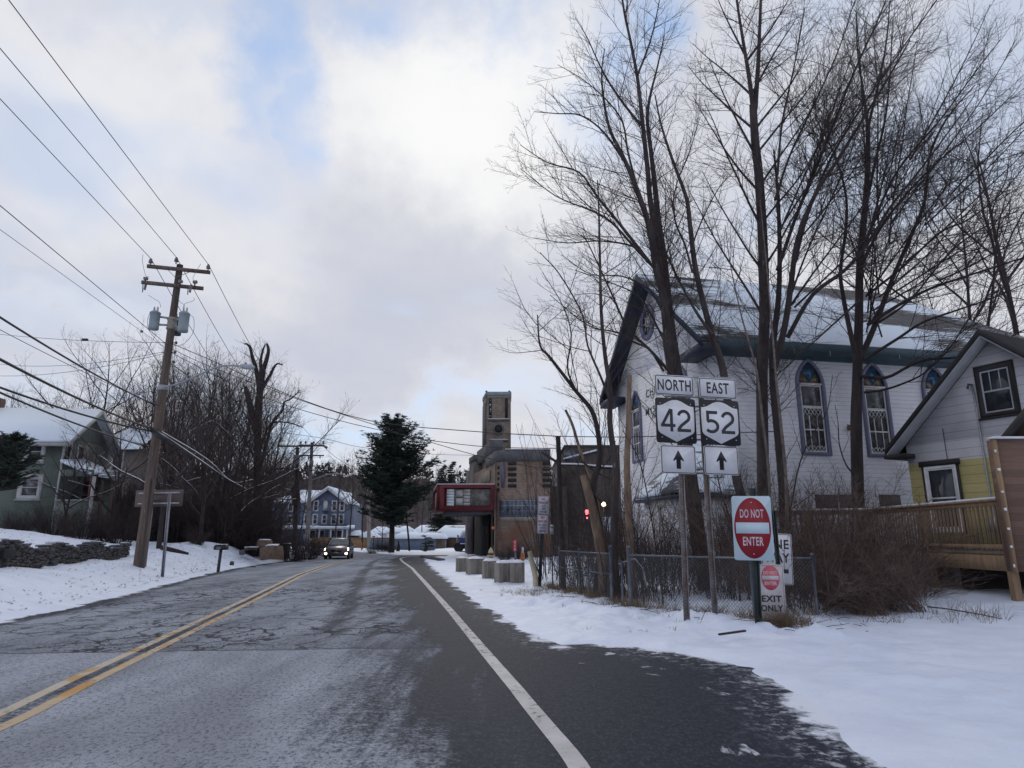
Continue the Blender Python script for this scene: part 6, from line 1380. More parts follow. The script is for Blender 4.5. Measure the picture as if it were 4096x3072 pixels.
mb = MB(); gslab([(p1.x, -.6, p1.z), (p2.x, -.6, p2.z), (p2.x, 1.58, p2.z+.3), (p1.x, 1.58, p1.z+.3)]); gslab([(p2.x+.01, .2, p2.z-.02), (p3.x, .2, p3.z), (p3.x, 1.58, p3.z+.25), (p2.x+.01, 1.58, p2.z+.3)]); mb.build('porch_roof', gh)
pf = hit(300, 2003, GO, R(4), 'y', -.5).z
mb = MB(); mb.box((p1.x+.05, -.5, -1), (p2.x+.1, 1.58, pf), GRN); mb.build('porch_base', gh)
mb = MB(); 
zp = hit(300, 1905, GO, R(4), 'y', -.45).z
mb.box((p1.x+.1, -.48, zp), (p2.x+.1, -.40, p1.z-.03) if False else (p2.x+.1, -.40, zp+.35), GRN); mb.build('porch_beam', gh); mb = MB(); mb.box((p1.x+.06, -.53, pf+.001), (p2.x+.15, -.38, pf+.06), CRM); mb.build('porch_sill', gh)
for px, m_ in ((362, M('red_post', (.16, .05, .05), None, 3, .7)), (372, CRM)):
    x = hit(px, 1950, GO, R(4), 'y', -.45).x; mb = MB(); mb.bar((x, -.45, pf+.06 if px < 370 else -1), (x, -.45, zp), .13, m_); mb.build('porch_post', gh)
for px in (410, 450): x = hit(px, 1950, GO, R(4), 'y', .3).x; mb = MB(); mb.bar((x, .3, -1), (x, .3, p3.z), .13, M('dark_post', (.08, .05, .045), None, 3, .7)); mb.build('porch_post', gh)
mb = MB(); mb.box((xc_+.01, 1.6, -1), (p2.x+.1, 1.75, p2.z+.2), GRN); mb.build('porch_back_wall', gh)
mb = MB(); mb.box((xc_+.5, 1.5, pf), (xc_+1.3, 1.585, pf+2.1), DARKO); mb.build('door', gh)
mb = MB(); x = hit(18, 1640, GO, R(4), 'y', GW/2).x; mb.box((x-.95, GW/2-.35, zr-.8), (x-.25, GW/2+.35, zr+.7), M('chimney_brick', (.12, .06, .05), (.09, .05, .04), 5, .9)); mb.build('chimney', gh)
mb = MB(); mb.box((xc_-1.4, -.12, 0), (xc_-1.3, -.02, .1), CRM)
# tan neighbour glimpsed behind
nb = empty('tan_house', (D(450, 2150, 52).x, 52, 1.5), 0, 'tan two-storey house glimpsed through branches behind the green house', 'house')
mb = MB(); x0 = D(350, 2150, 52).x; x1 = D(505, 2150, 52).x; mb.box((x0, 52, -1), (x1, 60, D(400, 1790, 52).z), clap('tan_clap', (.22, .19, .17), pitch=.16, dark=.3)); mb.build('wall', nb, True)
mb = MB(); ze_ = D(400, 1790, 52).z; mb.add([(x0-.4, 51.5, ze_), (x1+.4, 51.5, ze_), (x1+.2, 56, ze_+2.2), (x0-.2, 56, ze_+2.2), (x0-.4, 51.5, ze_-.2), (x1+.4, 51.5, ze_-.2)], [(0, 1, 2, 3), (4, 5, 1, 0)], ROOFS); mb.build('roof', nb, True)
win_rect(nb, Matrix.Translation((-nb.location.x, 0, -1.5)), D(495, 1860, 52).x-.5, D(495, 1880, 52).z, .7, 1.6, 0, CRM, GLASSD, fw=.15)
# ------------------------------------------------------------------ signs
def frame(px, py, Y, yaw, roll=0, pitch=0):
    o = D(px, py, Y); return Matrix.Translation(o) @ Matrix.Rotation(R(yaw), 4, 'Z') @ Matrix.Rotation(R(pitch), 4, 'X') @ Matrix.Rotation(R(roll), 4, 'Y')
def rr(w, h, r, n=4, ox=0, oz=0):
    P = []
    for cx_, cz, a0 in ((w/2-r, h/2-r, 0), (-w/2+r, h/2-r, 90), (-w/2+r, -h/2+r, 180), (w/2-r, -h/2+r, 270)):
        for i in range(n+1): a = R(a0+90*i/n); P.append((ox+cx_+r*math.cos(a), oz+cz+r*math.sin(a)))
    return P
def board(parent, T, w, h, face, r=.03, border=None, bw=.014, inset=.012, name='sign_panel', back=GALV):
    mb = MB(); mb.prism(rr(w, h, r), .004, face, T); o = mb.build(name, parent, True)
    if border is not None:
        m2 = MB(); m2.ring(rr(w-2*inset, h-2*inset, max(.004, r-inset*.6)), rr(w-2*inset-2*bw, h-2*inset-2*bw, max(.003, r-inset*.6-bw*.6)), -.0015, border, T); m2.build('border', o, True)
    return o
def text_on(panel, T, s, x, z, w, h, mat, bold=.0, name='lettering'):
    mb = MB(); put_text(mb, s, x, z, w, h, mat, T, -.003, bold); return mb.build(name, panel, True)
def arrow_up(panel, T, h=.29, w=.17, mat=SIGNB, rot=0, x=0, z=0, stem=.065):
    hh = h*.55; P = [(0, h/2), (w/2, h/2-hh), (w*.43, h/2-hh-.012), (stem/2, h/2-hh+.02), (stem/2, -h/2), (-stem/2, -h/2), (-stem/2, h/2-hh+.02), (-w*.43, h/2-hh-.012), (-w/2, h/2-hh)]
    c, s_ = math.cos(R(rot)), math.sin(R(rot)); P = [(x+a*c+b_*s_, z-a*s_+b_*c) for a, b_ in P]
    mb = MB(); mb.prism(P, -.002, mat, T); return mb.build('arrow', panel, True)
def stroke(mb, pts, w, mat, T, y=-.003):
    """flat stroked line in the plane of T"""
    P = [Vector((a, b_)) for a, b_ in pts]; L_ = []; Rr = []
    for i, p in enumerate(P):
        if i == 0: d0 = d1 = (P[1]-P[0]).normalized()
        elif i == len(P)-1: d0 = d1 = (P[-1]-P[-2]).normalized()
        else: d0 = (P[i]-P[i-1]).normalized(); d1 = (P[i+1]-P[i]).normalized()
        t = (d0+d1).normalized(); n = Vector((-t.y, t.x)); k = 1/max(.45, n.dot(Vector((-d0.y, d0.x)))); L_.append(p+n*w/2*k); Rr.append(p-n*w/2*k)
    vs = [T @ Vector((q.x, y, q.y)) for q in L_+Rr]; n = len(P); mb.add(vs, [(i, i+1, n+i+1, n+i) for i in range(n-1)], mat)
def arcp(cx_, cz, rx, rz, a0, a1, n=12): return [(cx_+rx*math.cos(R(a0+(a1-a0)*i/n)), cz+rz*math.sin(R(a0+(a1-a0)*i/n))) for i in range(n+1)]
def digit(mb, ch_, x, w, h, t, mat, T, y=-.004):
    """road-sign numerals built as strokes, x = left edge, centred in height"""
    b_ = -h/2; tp = h/2
    if ch_ == '4':
        stroke(mb, [(x+w*.70, tp), (x+t*.6, b_+h*.30), ], t*.95, mat, T, y); stroke(mb, [(x+t*.05, b_+h*.27), (x+w, b_+h*.27)], t, mat, T, y-.0003); stroke(mb, [(x+w*.74, tp), (x+w*.74, b_)], t, mat, T, y-.0006)
    elif ch_ == '2':
        r = w/2-t/2; pts = arcp(x+w/2, tp-t/2-r*.98, r, r*.98, 168, -38, 14); pts += [(x+w*.30, b_+h*.28), (x+t*.55, b_+h*.13), (x+t*.5, b_+t*.5)]
        stroke(mb, pts, t, mat, T, y); stroke(mb, [(x+t*.0, b_+t/2), (x+w, b_+t/2)], t, mat, T, y-.0003)
    elif ch_ == '5':
        stroke(mb, [(x+w*.08, tp-t/2), (x+w*.90, tp-t/2)], t, mat, T, y); stroke(mb, [(x+w*.12+t*.2, tp), (x+w*.06+t*.45, tp-h*.47)], t, mat, T, y-.0003)
        r = h*.315-t/2; stroke(mb, [(x+w*.08+t*.2, tp-h*.45)]+arcp(x+w*.42, b_+h*.315, w*.58-t/2, r, 118, -140, 16), t, mat, T, y-.0006)
def bolts(panel, T, pts, m=None):
    mb = MB()
    for x, z in pts: mb.prism([(x+.009*math.cos(k*1.047), z+.009*math.sin(k*1.047)) for k in range(6)], -.006, m or SIGNW, T)
    mb.build('bolts', panel, True)
def upost(parent, x, y, z0, top, mat=GALVR, w=.06, name='post', lean=(0, 0)):
    """perforated U-channel post"""
    mb = MB(); a = Vector((x, y, z0)); b_ = Vector((x+lean[0], y+lean[1], top))
    for dx, dy, ww, hh in ((0, 0, w, .006), (-w/2, -.014, .005, .03), (w/2, -.014, .005, .03), (-w/2-.008, -.028, .018, .004), (w/2+.008, -.028, .018, .004)):
        mb.bar(a+Vector((dx, dy, 0)), b_+Vector((dx, dy, 0)), ww, mat, hh, up=(0, 1, 0))
    o = mb.build(name, parent, True)
    hb = MB(); n = int((top-z0)/.05)
    for i in range(n): c_ = a+(b_-a)*((i+.5)/n); hb.box((c_.x-.006, c_.y-.0055, c_.z-.008), (c_.x+.006, c_.y-.0045, c_.z+.008), DARKO)
    hb.build('punched_holes', o, True)
    return o
YS_ = 11.75; yaw = 12
rs = empty('route_sign_assembly', (3.2, 11.9, 0), 0, 'paired route markers on two posts reading NORTH 42 and EAST 52 with straight arrows', 'road sign')
for (bx, by, tx, ty, Y, Yt) in ((2750, 2512, 2716, 1500, 11.86, 11.80), (2866, 2502, 2808, 1520, 12.05, 11.95)):
    b_ = D(bx, by, Y); t_ = D(tx, ty, Yt); upost(rs, b_.x, b_.y+.06, gz(b_.x, b_.y)-.25, t_.z, lean=(t_.x-b_.x, 0), w=.075)
def scm(Y, py): return PM(Y, py)
TYPES = [(2697, 1541, 160, 80, 'NORTH', 3.2), (2871, 1553, 156, 80, 'EAST', 3.2)]
for k, (px, py, wp, hp, s, ro) in enumerate(TYPES):
    Y = YS_+.02+k*.14; q = scm(Y, py); T = frame(px, py, Y, yaw, 0.6); w, h = wp*q/math.cos(R(yaw))*1.02, hp*q*1.03
    pn = board(rs, T, w, h, SIGNW, .04, SIGNB, .014, .010); text_on(pn, T, s, 0, 0, w*(.86 if k == 0 else .60), h*.56, SIGNB, .018)
for k, (px, py, wp, hp, s) in enumerate([(2704, 1682, 164, 182, '42'), (2880, 1690, 165, 182, '52')]):
    Y = YS_+k*.14; q = scm(Y, py); T = frame(px, py, Y, yaw, 0.6); w, h = wp*q/math.cos(R(yaw))*1.03, hp*q
    pn = board(rs, T, w, h, SIGNB, .045); u = w*.455; v_ = h*.46
    half = [(0, v_), (u*.16, v_*.985), (u*.34, v_*.93), (u*.52, v_*.84), (u*.70, v_*.75), (u*.86, v_*.71), (u, v_*.70), (u*1.02, v_*.3), (u, -v_*.28), (u*.99, -v_*.48), (u*.93, -v_*.58), (u*.84, -v_*.645), (u*.6, -v_*.755), (u*.3, -v_*.89), (0, -v_*1.03)]
    P = half+[(-a, b2) for a, b2 in half[::-1][1:-1]]
    mb = MB(); mb.prism(P, -.0015, SIGNW, T); mb.build('shield', pn, True)
    mb = MB(); dh = h*.50; dw = w*.355; t_ = w*.072; g = w*.055
    digit(mb, s[0], -dw-g/2+(.0 if k == 0 else .02), dw*(1.02 if k == 0 else .93), dh, t_, SIGNB, T); digit(mb, s[1], g/2, dw*.95, dh, t_, SIGNB, T); mb.build('numerals', pn, True)
    bolts(pn, T, [(-w*.38, h*.375), (w*.38, h*.375), (-w*.36, -h*.38), (w*.38, -h*.38)])
for k, (px, py, wp, hp) in enumerate([(2714, 1838, 145, 108), (2886, 1842, 144, 110)]):
    Y = YS_+.02+k*.14; q = scm(Y, py); T = frame(px, py, Y, yaw, 0.6); w, h = wp*q/math.cos(R(yaw))*1.02, hp*q*1.05
    pn = board(rs, T, w, h, SIGNW, .04, SIGNB, .013, .010); arrow_up(pn, T, h*.66, w*.31, stem=w*.125)
mb = MB()
for py in (1505, 1585, 1622, 1755, 1805, 1868): a = D(2660, py, YS_+.06); c_ = D(2925, py+8, YS_+.28); mb.bar(a, c_, .012, GALV, .035)
mb.build('cross_bars', rs, True)
# do not enter, with the smaller signs behind
dn = empty('do_not_enter_sign', (4.0, 11.4, 0), 0, 'large red oval DO NOT ENTER sign on a dark green post', 'road sign')
b_ = D(3036, 2532, 11.4); t_ = D(3010, 2000, 11.4); upost(dn, b_.x, 11.43, gz(b_.x, 11.43)-.25, t_.z+.2, GREENPOST, .085, lean=(t_.x-b_.x+.02, 0))
Y = 11.33; q = scm(Y, 2112); T = frame(3010, 2112, Y, -13, 0.8, 3); w, h = 146*q/math.cos(R(13)), 252*q
pn = board(dn, T, w, h, SIGNBL, .04, None)
mb = MB(); mb.prism([(w*.465*math.cos(2*math.pi*i/40), h*.473*math.sin(2*math.pi*i/40)) for i in range(40)], -.0015, SIGNR, T); mb.build('red_oval', pn, True)
mb = MB(); mb.box((-w*.42, -.0035, -h*.085), (w*.42, -.0018, h*.085), SIGNBL, T); mb.build('bar', pn, True)
PK = M('sign_letter_pink', (.60, .50, .55), None, 3, .5)
text_on(pn, T, 'DO NOT', 0, h*.225, w*.60, h*.135, PK, .022); text_on(pn, T, 'ENTER', 0, -h*.205, w*.52, h*.135, PK, .022); bolts(pn, T, [(0, h*.40), (0, -h*.40)])
es = empty('exit_only_sign', (4.1, 11.7, 0), 0, 'faded pink and white DO NOT ENTER EXIT ONLY sign partly behind the green post', 'road sign')
Y = 11.75; q = scm(Y, 2368); T = frame(3085, 2368, Y, 8, 1.6, 0); w, h = 118*q, 214*q; pn = board(es, T, w, h, SIGNF, .02, M('sign_border_pale', (.2, .17, .18), None, 4, .6), .006, .02)
mb = MB(); mb.prism([(w*.335*math.cos(2*math.pi*i/32), h*.255+h*.225*math.sin(2*math.pi*i/32)) for i in range(32)], -.0015, SIGNP, T); mb.build('pink_disc', pn, True)
mb = MB(); mb.box((-w*.30, -.0035, h*.255-h*.038), (w*.30, -.0018, h*.255+h*.038), SIGNF, T); mb.build('bar', pn, True)
text_on(pn, T, 'DO NOT', 0, h*.345, w*.50, h*.062, SIGNF, .02); text_on(pn, T, 'ENTER', 0, h*.155, w*.44, h*.062, SIGNF, .02); text_on(pn, T, 'EXIT', 0, -h*.12, w*.72, h*.115, SIGNB, .035); text_on(pn, T, 'ONLY', 0, -h*.29, w*.80, h*.115, SIGNB, .035)
upost(es, T.translation.x, 11.80, gz(T.translation.x, 11.8)-.2, T.translation.z+.3, GALV, .05)
ow = empty('one_way_sign', (4.5, 12.3, 0), 0, 'white ONE WAY sign with a black arrow, half hidden behind the do not enter sign', 'road sign')
Y = 12.25; q = scm(Y, 2235); T = frame(3108, 2235, Y, 5, 2.6, 0); w, h = 128*q, 198*q; pn = board(ow, T, w, h, SIGNW, .03, SIGNB, .011, .008)
text_on(pn, T, 'ONE', 0, h*.29, w*.80, h*.19, SIGNB, .025); text_on(pn, T, 'WAY', .0, h*.02, w*.82, h*.19, SIGNB, .025)
mb = MB(); z_ = -h*.26; mb.prism([(w*.36, z_+h*.06), (-w*.02, z_+h*.06), (-w*.02, z_+h*.16), (-w*.38, z_-h*.02), (-w*.02, z_-h*.2), (-w*.02, z_-h*.02), (w*.36, z_-h*.02)], -.002, SIGNB, T); mb.build('arrow', pn, True)
upost(ow, T.translation.x+.02, 12.30, gz(T.translation.x, 12.3)-.2, T.translation.z+.5, GALV, .06)
bs = empty('narrow_sign', (4.25, 11.9, 0), 0, 'thin dark sign turned edge-on with a blue top, right of the red oval', 'road sign')
T = frame(3095, 2090, 11.85, 72, 3); q = scm(11.85, 2090); pn = board(bs, T, .32, 175*q, M('dark_sign_back', (.03, .035, .04), None, 3, .5), .02); mb = MB(); mb.box((-.16, -.004, 60*q), (.16, -.001, 87*q), M('sign_blue', (.02, .16, .42), None, 3, .5), T); mb.build('blue_band', pn, True)
upost(bs, T.translation.x+.03, 11.92, gz(4.3, 11.9)-.2, T.translation.z+.2, GREENPOST, .05)
# no parking pair
npk = empty('no_parking_sign', (.9, 20.37, 0), 0, 'two stacked NO PARKING signs with dark red letters on a steel post by the fence', 'road sign')
b_ = D(2156, 2357, 20.3); t_ = D(2176, 2100, 20.3); upost(npk, b_.x, 20.34, gz(b_.x, 20.34)-.2, D(2176, 2000, 20.3).z, GREENPOST, .07, lean=(t_.x-b_.x+.01, 0))
for k, (px, py, hp, lines) in enumerate(((2174, 2021, 73, ('NO', 'PARKING', 'ANY', 'TIME')), (2171, 2096, 76, ('NO', 'PARKING', 'BETWEEN', 'SIGNS')))):
    Y = 20.25+k*.02; q = scm(Y, py); T = frame(px, py, Y, 0, 1.8 if k == 0 else 1.5, -2); w, h = (46-k)*q, hp*q; pn = board(npk, T, w, h, M('sign_grey_white', (.50, .48, .52), (.4, .38, .42), 5, .5), .02, REDT, .008, .008)
    text_on(pn, T, lines[0], 0, h*.33, w*.34, h*.15, REDT, .03); text_on(pn, T, lines[1], 0, h*.14, w*.80, h*.14, REDT, .03)
    text_on(pn, T, lines[2], 0, -h*.045, w*(.34 if k == 0 else .7), h*.10, GREYT, .02); text_on(pn, T, lines[3], 0, -h*.195, w*(.36 if k == 0 else .5), h*.10, GREYT, .02)
    mb = MB(); s_ = 1 if k == 0 else -1; z_ = -h*.36; mb.prism([(a*s_*w, z_+b2*w) for a, b2 in ((-.3, .03), (.14, .03), (.14, .09), (.32, 0), (.14, -.09), (.14, -.03), (-.3, -.03))], -.002, SIGNB, T); mb.build('arrow', pn, True)
gm = empty('utility_box', tuple(D(2208, 2130, 21)), 0, 'small grey meter box on a stub post behind the no parking signs', 'meter'); p = D(2208, 2120, 21); mb = MB(); mb.box((p.x-.06, 21, p.z-.14), (p.x+.06, 21.1, p.z+.08), GALV); mb.lathe([(.07, 0), (.06, .05), (.01, .08)], (p.x, 21.05, p.z+.08), GALV, 10); mb.build('housing', gm, True); mb = MB(); mb.bar((p.x, 21.05, -.1), (p.x, 21.05, p.z-.14), .04, STEELD); mb.build('post', gm, True)
yp = empty('marker_post', (.67, 20.37, 0), 0, 'leaning cream-yellow plastic marker post left of the no parking signs', 'post')
mb = MB(); a = D(2143, 2362, 20.3); c_ = D(2118, 2205, 20.3); mb.tube([(a.x, 20.3, gz(a.x, 20.3)-.1), (a.x-.01, 20.3, a.z+.4), (c_.x, 20.3, c_.z)], [.085, .08, .07], M('cream_plastic', (.50, .44, .30), (.40, .34, .22), 5, .5), 10); mb.build('tube', yp, True)
# back of the brown guide sign
bk = empty('guide_sign', (-12.2, 24.2, .6), 0, 'back of a wide brown guide sign on two steel posts behind the utility pole', 'road sign')
Y = 25.3; T = frame(636, 1993, Y, -8, -.6); q = scm(Y, 1993); w, h = 208*q, 66*q; BRN = M('sign_back_brown', (.14, .095, .085), (.11, .08, .075), 2, .6)
pn = board(bk, T, w, h, BRN, .05); mb = MB()
for z in (h*.31, -h*.31): mb.box((-w*.43, -.03, z-.03), (w*.43, -.0005, z+.03), M('aluminium_rail', (.42, .43, .45), None, 8, .5, metal=.3), T)
mb.build('rails', pn, True)
for bx, by, tx in ((657, 2258, 681), ):
    b_ = D(bx, by, 25.0); t_ = D(tx, 1970, 25.0); upost(bk, b_.x, 25.0, gz(b_.x, 25)-.2, t_.z, GALV, .09, lean=(t_.x-b_.x, .0))
b_ = D(570, 2200, 25.6); upost(bk, b_.x+.25, 25.45, gz(b_.x, 25.6)-.2, T.translation.z+.2, GALV, .08)
# mailbox
mbx = empty('mailbox', (-13.1, 30.8, .3), 0, 'black mailbox with pale numbers on a dark wooden post by the road', 'mailbox')
p = D(883, 2190, 30.5); q = PM(30.5, 2190); g_ = gz(p.x, 30.5); mb = MB(); mb.bar((p.x-.05, 30.55, g_-.2), (p.x, 30.55, p.z-.08), .1, M('dark_post2', (.06, .055, .06), None, 5, .8)); mb.build('post', mbx, True)
mb = MB(); prof = [(30.35, p.z-.1), (30.75, p.z-.1), (30.75, p.z+.02)]+[(30.55+.2*math.cos(a), p.z+.02+.1*math.sin(a)) for a in (0.4, .9, 1.57, 2.2, 2.75)]+[(30.35, p.z+.02)]
mb.prism(prof, .50, SIGNB, Matrix.Translation((p.x-.25, 0, 0)), 'x'); bx = mb.build('box', mbx, True)
mb = MB(); put_text(mb, '4886', p.x-.03, p.z-.02, .20, .085, GREYT2, Matrix.Translation((0, 30.348, 0))); mb.build('numbers', bx, True)
mb = MB(); mb.box((p.x-.24, 30.4, p.z+.125), (p.x+.24, 30.7, p.z+.15), SNOWC); mb.build('snow_cap', bx, True)
# ------------------------------------------------------------------ utility poles
PO = D(557, 2250, 24.96); zt_ = D(720, 1060, 24.96)
up = empty('utility_pole', (PO.x, 24.96, gz(PO.x, 24.96)), 0, 'tall wooden utility pole with two crossarms, three transformers and a street lamp', 'utility pole')
def pole_at(py):
    lo, hi = 0, 1
    for _ in range(30):
        m_ = (lo+hi)/2; p = PO.lerp(zt_, m_); d = p-Vector((0, 0, EYE)); c, s = math.cos(PITCH), math.sin(PITCH); yp_ = 1536-FPX*(d.z*c-d.y*s)/(d.y*c+d.z*s)
        if yp_ > py: lo = m_
        else: hi = m_
    return PO.lerp(zt_, lo)
mb = MB(); mb.tube([(PO.x, PO.y, gz(PO.x, PO.y)-.4), PO.lerp(zt_, .3), PO.lerp(zt_, .65), zt_], [.20, .175, .15, .12], POLEW, 14); mb.build('pole', up, True)
def arm(parent, a, b_, w=.11, h=.13, mat=None): mb = MB(); mb.bar(a, b_, w, mat or WOODG, h); return mb.build('crossarm', parent, True)
def insul(mb, p, s=1.0, m=None):
    m = m or M('porcelain', (.20, .18, .19), (.12, .11, .12), 6, .35); mb.lathe([(.02*s, 0), (.02*s, .08*s), (.075*s, .09*s), (.05*s, .14*s), (.07*s, .15*s), (.045*s, .20*s), (.05*s, .22*s), (.02*s, .25*s)], p, m, 10)
a1, a2 = D(597, 1071, 24.55), D(848, 1096, 25.2); arm(up, a1-Vector((0, .16, 0)), a2-Vector((0, .16, 0)))
b1, b2 = D(575, 1135, 24.55), D(821, 1160, 25.2); arm(up, b1-Vector((0, .16, 0)), b2-Vector((0, .16, 0)))
mb = MB(); pc = pole_at(1118)-Vector((0, .2, 0)); mb.bar(D(673, 1080, 24.7)-Vector((0, .1, 0)), pc, .04, GALV, .01); mb.bar(D(768, 1090, 25.0)-Vector((0, .1, 0)), pc, .04, GALV, .01); mb.build('braces', up, True)
ins = [D(611, 1055, 24.5), D(713, 1050, 24.9), D(840, 1078, 25.1)]; insm = []
for p in ins: mb = MB(); insul(mb, p-Vector((0, .16, .13)), 1.15); mb.build('insulator', up, True)
PORC = MATS['porcelain']
for px, py in ((592, 1120), (730, 1132), (788, 1134)):
    p = D(px, py, 24.75)-Vector((0, .16, 0)); mb = MB(); mb.tube([p+Vector((-.09, 0, 0)), p+Vector((-.06, 0, 0)), p, p+Vector((.06, 0, 0)), p+Vector((.09, 0, 0))], [.03, .075, .06, .075, .03], PORC, 10); mb.bar(p, p-Vector((0, 0, .2)), .04, STEELD); mb.build('insulator', up, True)
for px, py in ((594, 1155), (773, 1165)):
    p = D(px, py, 24.7)-Vector((0, .2, 0)); mb = MB(); mb.tube([p+Vector((0, 0, .2)), p-Vector((.03, 0, .12))], .045, PORC, 8); mb.bar(p+Vector((-.12, 0, .1)), p+Vector((-.10, 0, -.22)), .025, STEELD); mb.build('fuse_cutout', up, True)
TRF = M('transformer_grey', (.27, .32, .34), (.22, .265, .285), 4, .5); TRFD = M('transformer_dark', (.05, .055, .065), (.04, .04, .05), 4, .5)
for (px, py, r_, h_, Y, m_) in ((618, 1282, .185, .74, 24.75, TRF), (735, 1288, .19, .80, 24.62, TRF), (708, 1306, .18, .72, 25.5, TRFD)):
    c_ = D(px, py, Y); mb = MB(); z0 = -h_/2
    mb.lathe([(r_*.93, z0), (r_, z0+.02), (r_, z0+.08), (r_*1.02, z0+.09), (r_, z0+.1), (r_, -z0-.1), (r_*1.08, -z0-.09), (r_*1.08, -z0-.05), (r_*.6, -z0+.02), (.03, -z0+.04)], c_, m_, 24); tr = mb.build('transformer', up, True, smooth=False)
    k = MB()
    for dx in (-.06, .07): k.lathe([(.03, 0), (.045, .03), (.025, .05), (.045, .08), (.025, .10), (.04, .13), (.015, .2)], (c_.x+dx, c_.y, c_.z-z0), M('bushing', (.45, .46, .5), None, 5, .4), 8)
    k.build('bushings', tr, True); k = MB(); pz = PO.lerp(zt_, .62); pole_c = pole_at(1280)
    for dz in (.18, -.16): k.bar((c_.x, c_.y, c_.z+dz), (pole_c.x, pole_c.y, c_.z+dz*.8), .05, GALV, .07)
    k.build('bracket', tr, True)
mb = MB(); pc = pole_at(1292); mb.lathe([(.17, -.28), (.19, -.27), (.19, -.20), (.17, -.19), (.17, .1), (.19, .11), (.19, .2), (.17, .21)], pc, M('bracket_band', (.30, .28, .24), None, 5, .6), 12); mb.build('mounting_band', up, True)
DROP = M('jumper_wire', (.16, .16, .18), None, 5, .6)
mb = MB()
def curve(mb, pts, r, m=DROP): P, _ = smooth_poly([tuple(p) for p in pts], [1]*len(pts), 5); mb.tube(P, r, m, 5)
curve(mb, [D(572, 1018, 24.4), D(570, 1045, 24.4), D(582, 1100, 24.5), D(598, 1108, 24.6)], .008); curve(mb, [D(594, 1180, 24.5), D(615, 1195, 24.5), D(637, 1208, 24.6), D(643, 1230, 24.7)], .008)
curve(mb, [D(775, 1190, 24.5), D(775, 1202, 24.5), D(740, 1215, 24.5), D(733, 1232, 24.6)], .008); curve(mb, [D(710, 1180, 24.7), D(718, 1205, 24.7), D(735, 1218, 24.6), D(738, 1230, 24.6)], .008)
curve(mb, [D(803, 1055, 24.8), D(780, 1095, 24.8), D(772, 1115, 24.7), D(785, 1130, 24.6)], .008); curve(mb, [D(600, 1250, 24.6), D(590, 1280, 24.5), D(592, 1310, 24.5), D(605, 1335, 24.6), D(650, 1385, 24.9)], .009); curve(mb, [D(762, 1262, 24.5), D(775, 1275, 24.5), D(772, 1330, 24.5), D(735, 1375, 24.8), D(690, 1385, 24.9)], .009)
mb.build('jumper_wires', up, True)
mb = MB(); pb_ = pole_at(1552); arm_pts = [pb_+Vector((.12, -.1, 0)), D(725, 1530, 24.6), D(800, 1497, 24.0), D(870, 1468, 23.4), D(925, 1462, 23.0), D(962, 1464, 22.8)]
P, _ = smooth_poly([tuple(p) for p in arm_pts], [1]*6, 5); mb.tube(P, .032, GALV, 8); mb.lathe([(.17, -.1), (.19, -.08), (.19, .08), (.17, .1)], pb_, GALV, 12); la = mb.build('lamp_arm', up, True)
mb = MB(); q = D(988, 1468, 22.6); L0 = D(958, 1464, 22.8); L1 = D(1018, 1470, 22.35); dd = (L1-L0).normalized(); mb.tube([L0, L0.lerp(L1, .15), L0.lerp(L1, .5), L0.lerp(L1, .85), L1], [.035, .085, .10, .08, .03], M('lamp_head_grey', (.33, .35, .38), None, 5, .5), 10); hd = mb.build('lamp_head', la, True)
mb = MB(); mb.lathe([(.04, 0), (.045, .05), (.03, .08)], L0.lerp(L1, .4)+Vector((0, 0, .08)), GALV, 8); mb.build('photocell', hd, True)
mb = MB(); mb.tube([(PO.x+.17, PO.y-.15, gz(PO.x, PO.y)), (PO.x+.16, PO.y-.14, PO.z+3.0)], .022, STEELD, 6); 
c_ = D(640, 1745, 24.6); mb.bar(D(612, 1722, 24.7), D(665, 1762, 24.5), .12, CABLE, .16); mb.build('splice_case', up, True)
mb = MB()
for py in (1372, 1410, 1448): p = pole_at(py); mb.tube([p+Vector((-.22, -.02, .0)), p+Vector((.3, -.02, 0))], .018, STEELD, 6); mb.lathe([(.03, -.05), (.045, -.03), (.045, .03), (.03, .05)], p+Vector((.28, -.02, 0)), STEELD, 8)
mb.build('spool_brackets', up, True)
# wires ------------------------------------------------------------
def wire(name, pts, r, label, group=None, sag=0, mat=CABLE, n=14, snow=False):
    P = [Vector(p) for p in pts]; Q = []
    if len(P) == 2:
        for i in range(n+1): t = i/n; p = P[0].lerp(P[1], t); p.z -= sag*4*t*(1-t); Q.append(p)
    else: Q, _ = smooth_poly([tuple(p) for p in P], [1]*len(P), 4); Q = [Vector(q) for q in Q]
    mb = MB(); mb.tube(Q, r, mat, 6); o = bpy.data.objects.new(name, mesh_np(name, mb.v, mb.f, mb.mats, mb.m, True)); COL.objects.link(o); tag(o, label, 'cable', group)
    if snow:
        m2 = MB(); m2.tube([q+Vector((0, 0, r*.9)) for q in Q], r*.7, SNOWC, 5); m2.build('snow_cover', o, True)
    return o
def ext(a, px, py, z, k=1.5): g = G(px, py, z); return a+(g-a)*k
I0, I1, I2 = [p+Vector((0, -.16, .14)) for p in ins]
wire('power_line', [I2, ext(I2, 35, 0, I2.z)], .011, 'high thin power line, uppermost of the three rising to the top left corner')
wire('power_line', [I1, ext(I1, 0, 193, I1.z)], .011, 'thin power line from the pole top, middle of the three top wires')
wire('power_line', [I0, ext(I0, 0, 395, I0.z)], .011, 'thin power line from the left end of the top crossarm')
a = pole_at(1385); wire('power_line', [a, ext(a, 0, 822, a.z)], .011, 'thin wire leaving the pole below the transformers toward the left edge')
a = pole_at(1402); w_ = wire('power_line', [a, ext(a, 0, 918, a.z)], .007, 'very thin wire with a small bead near the pole'); 
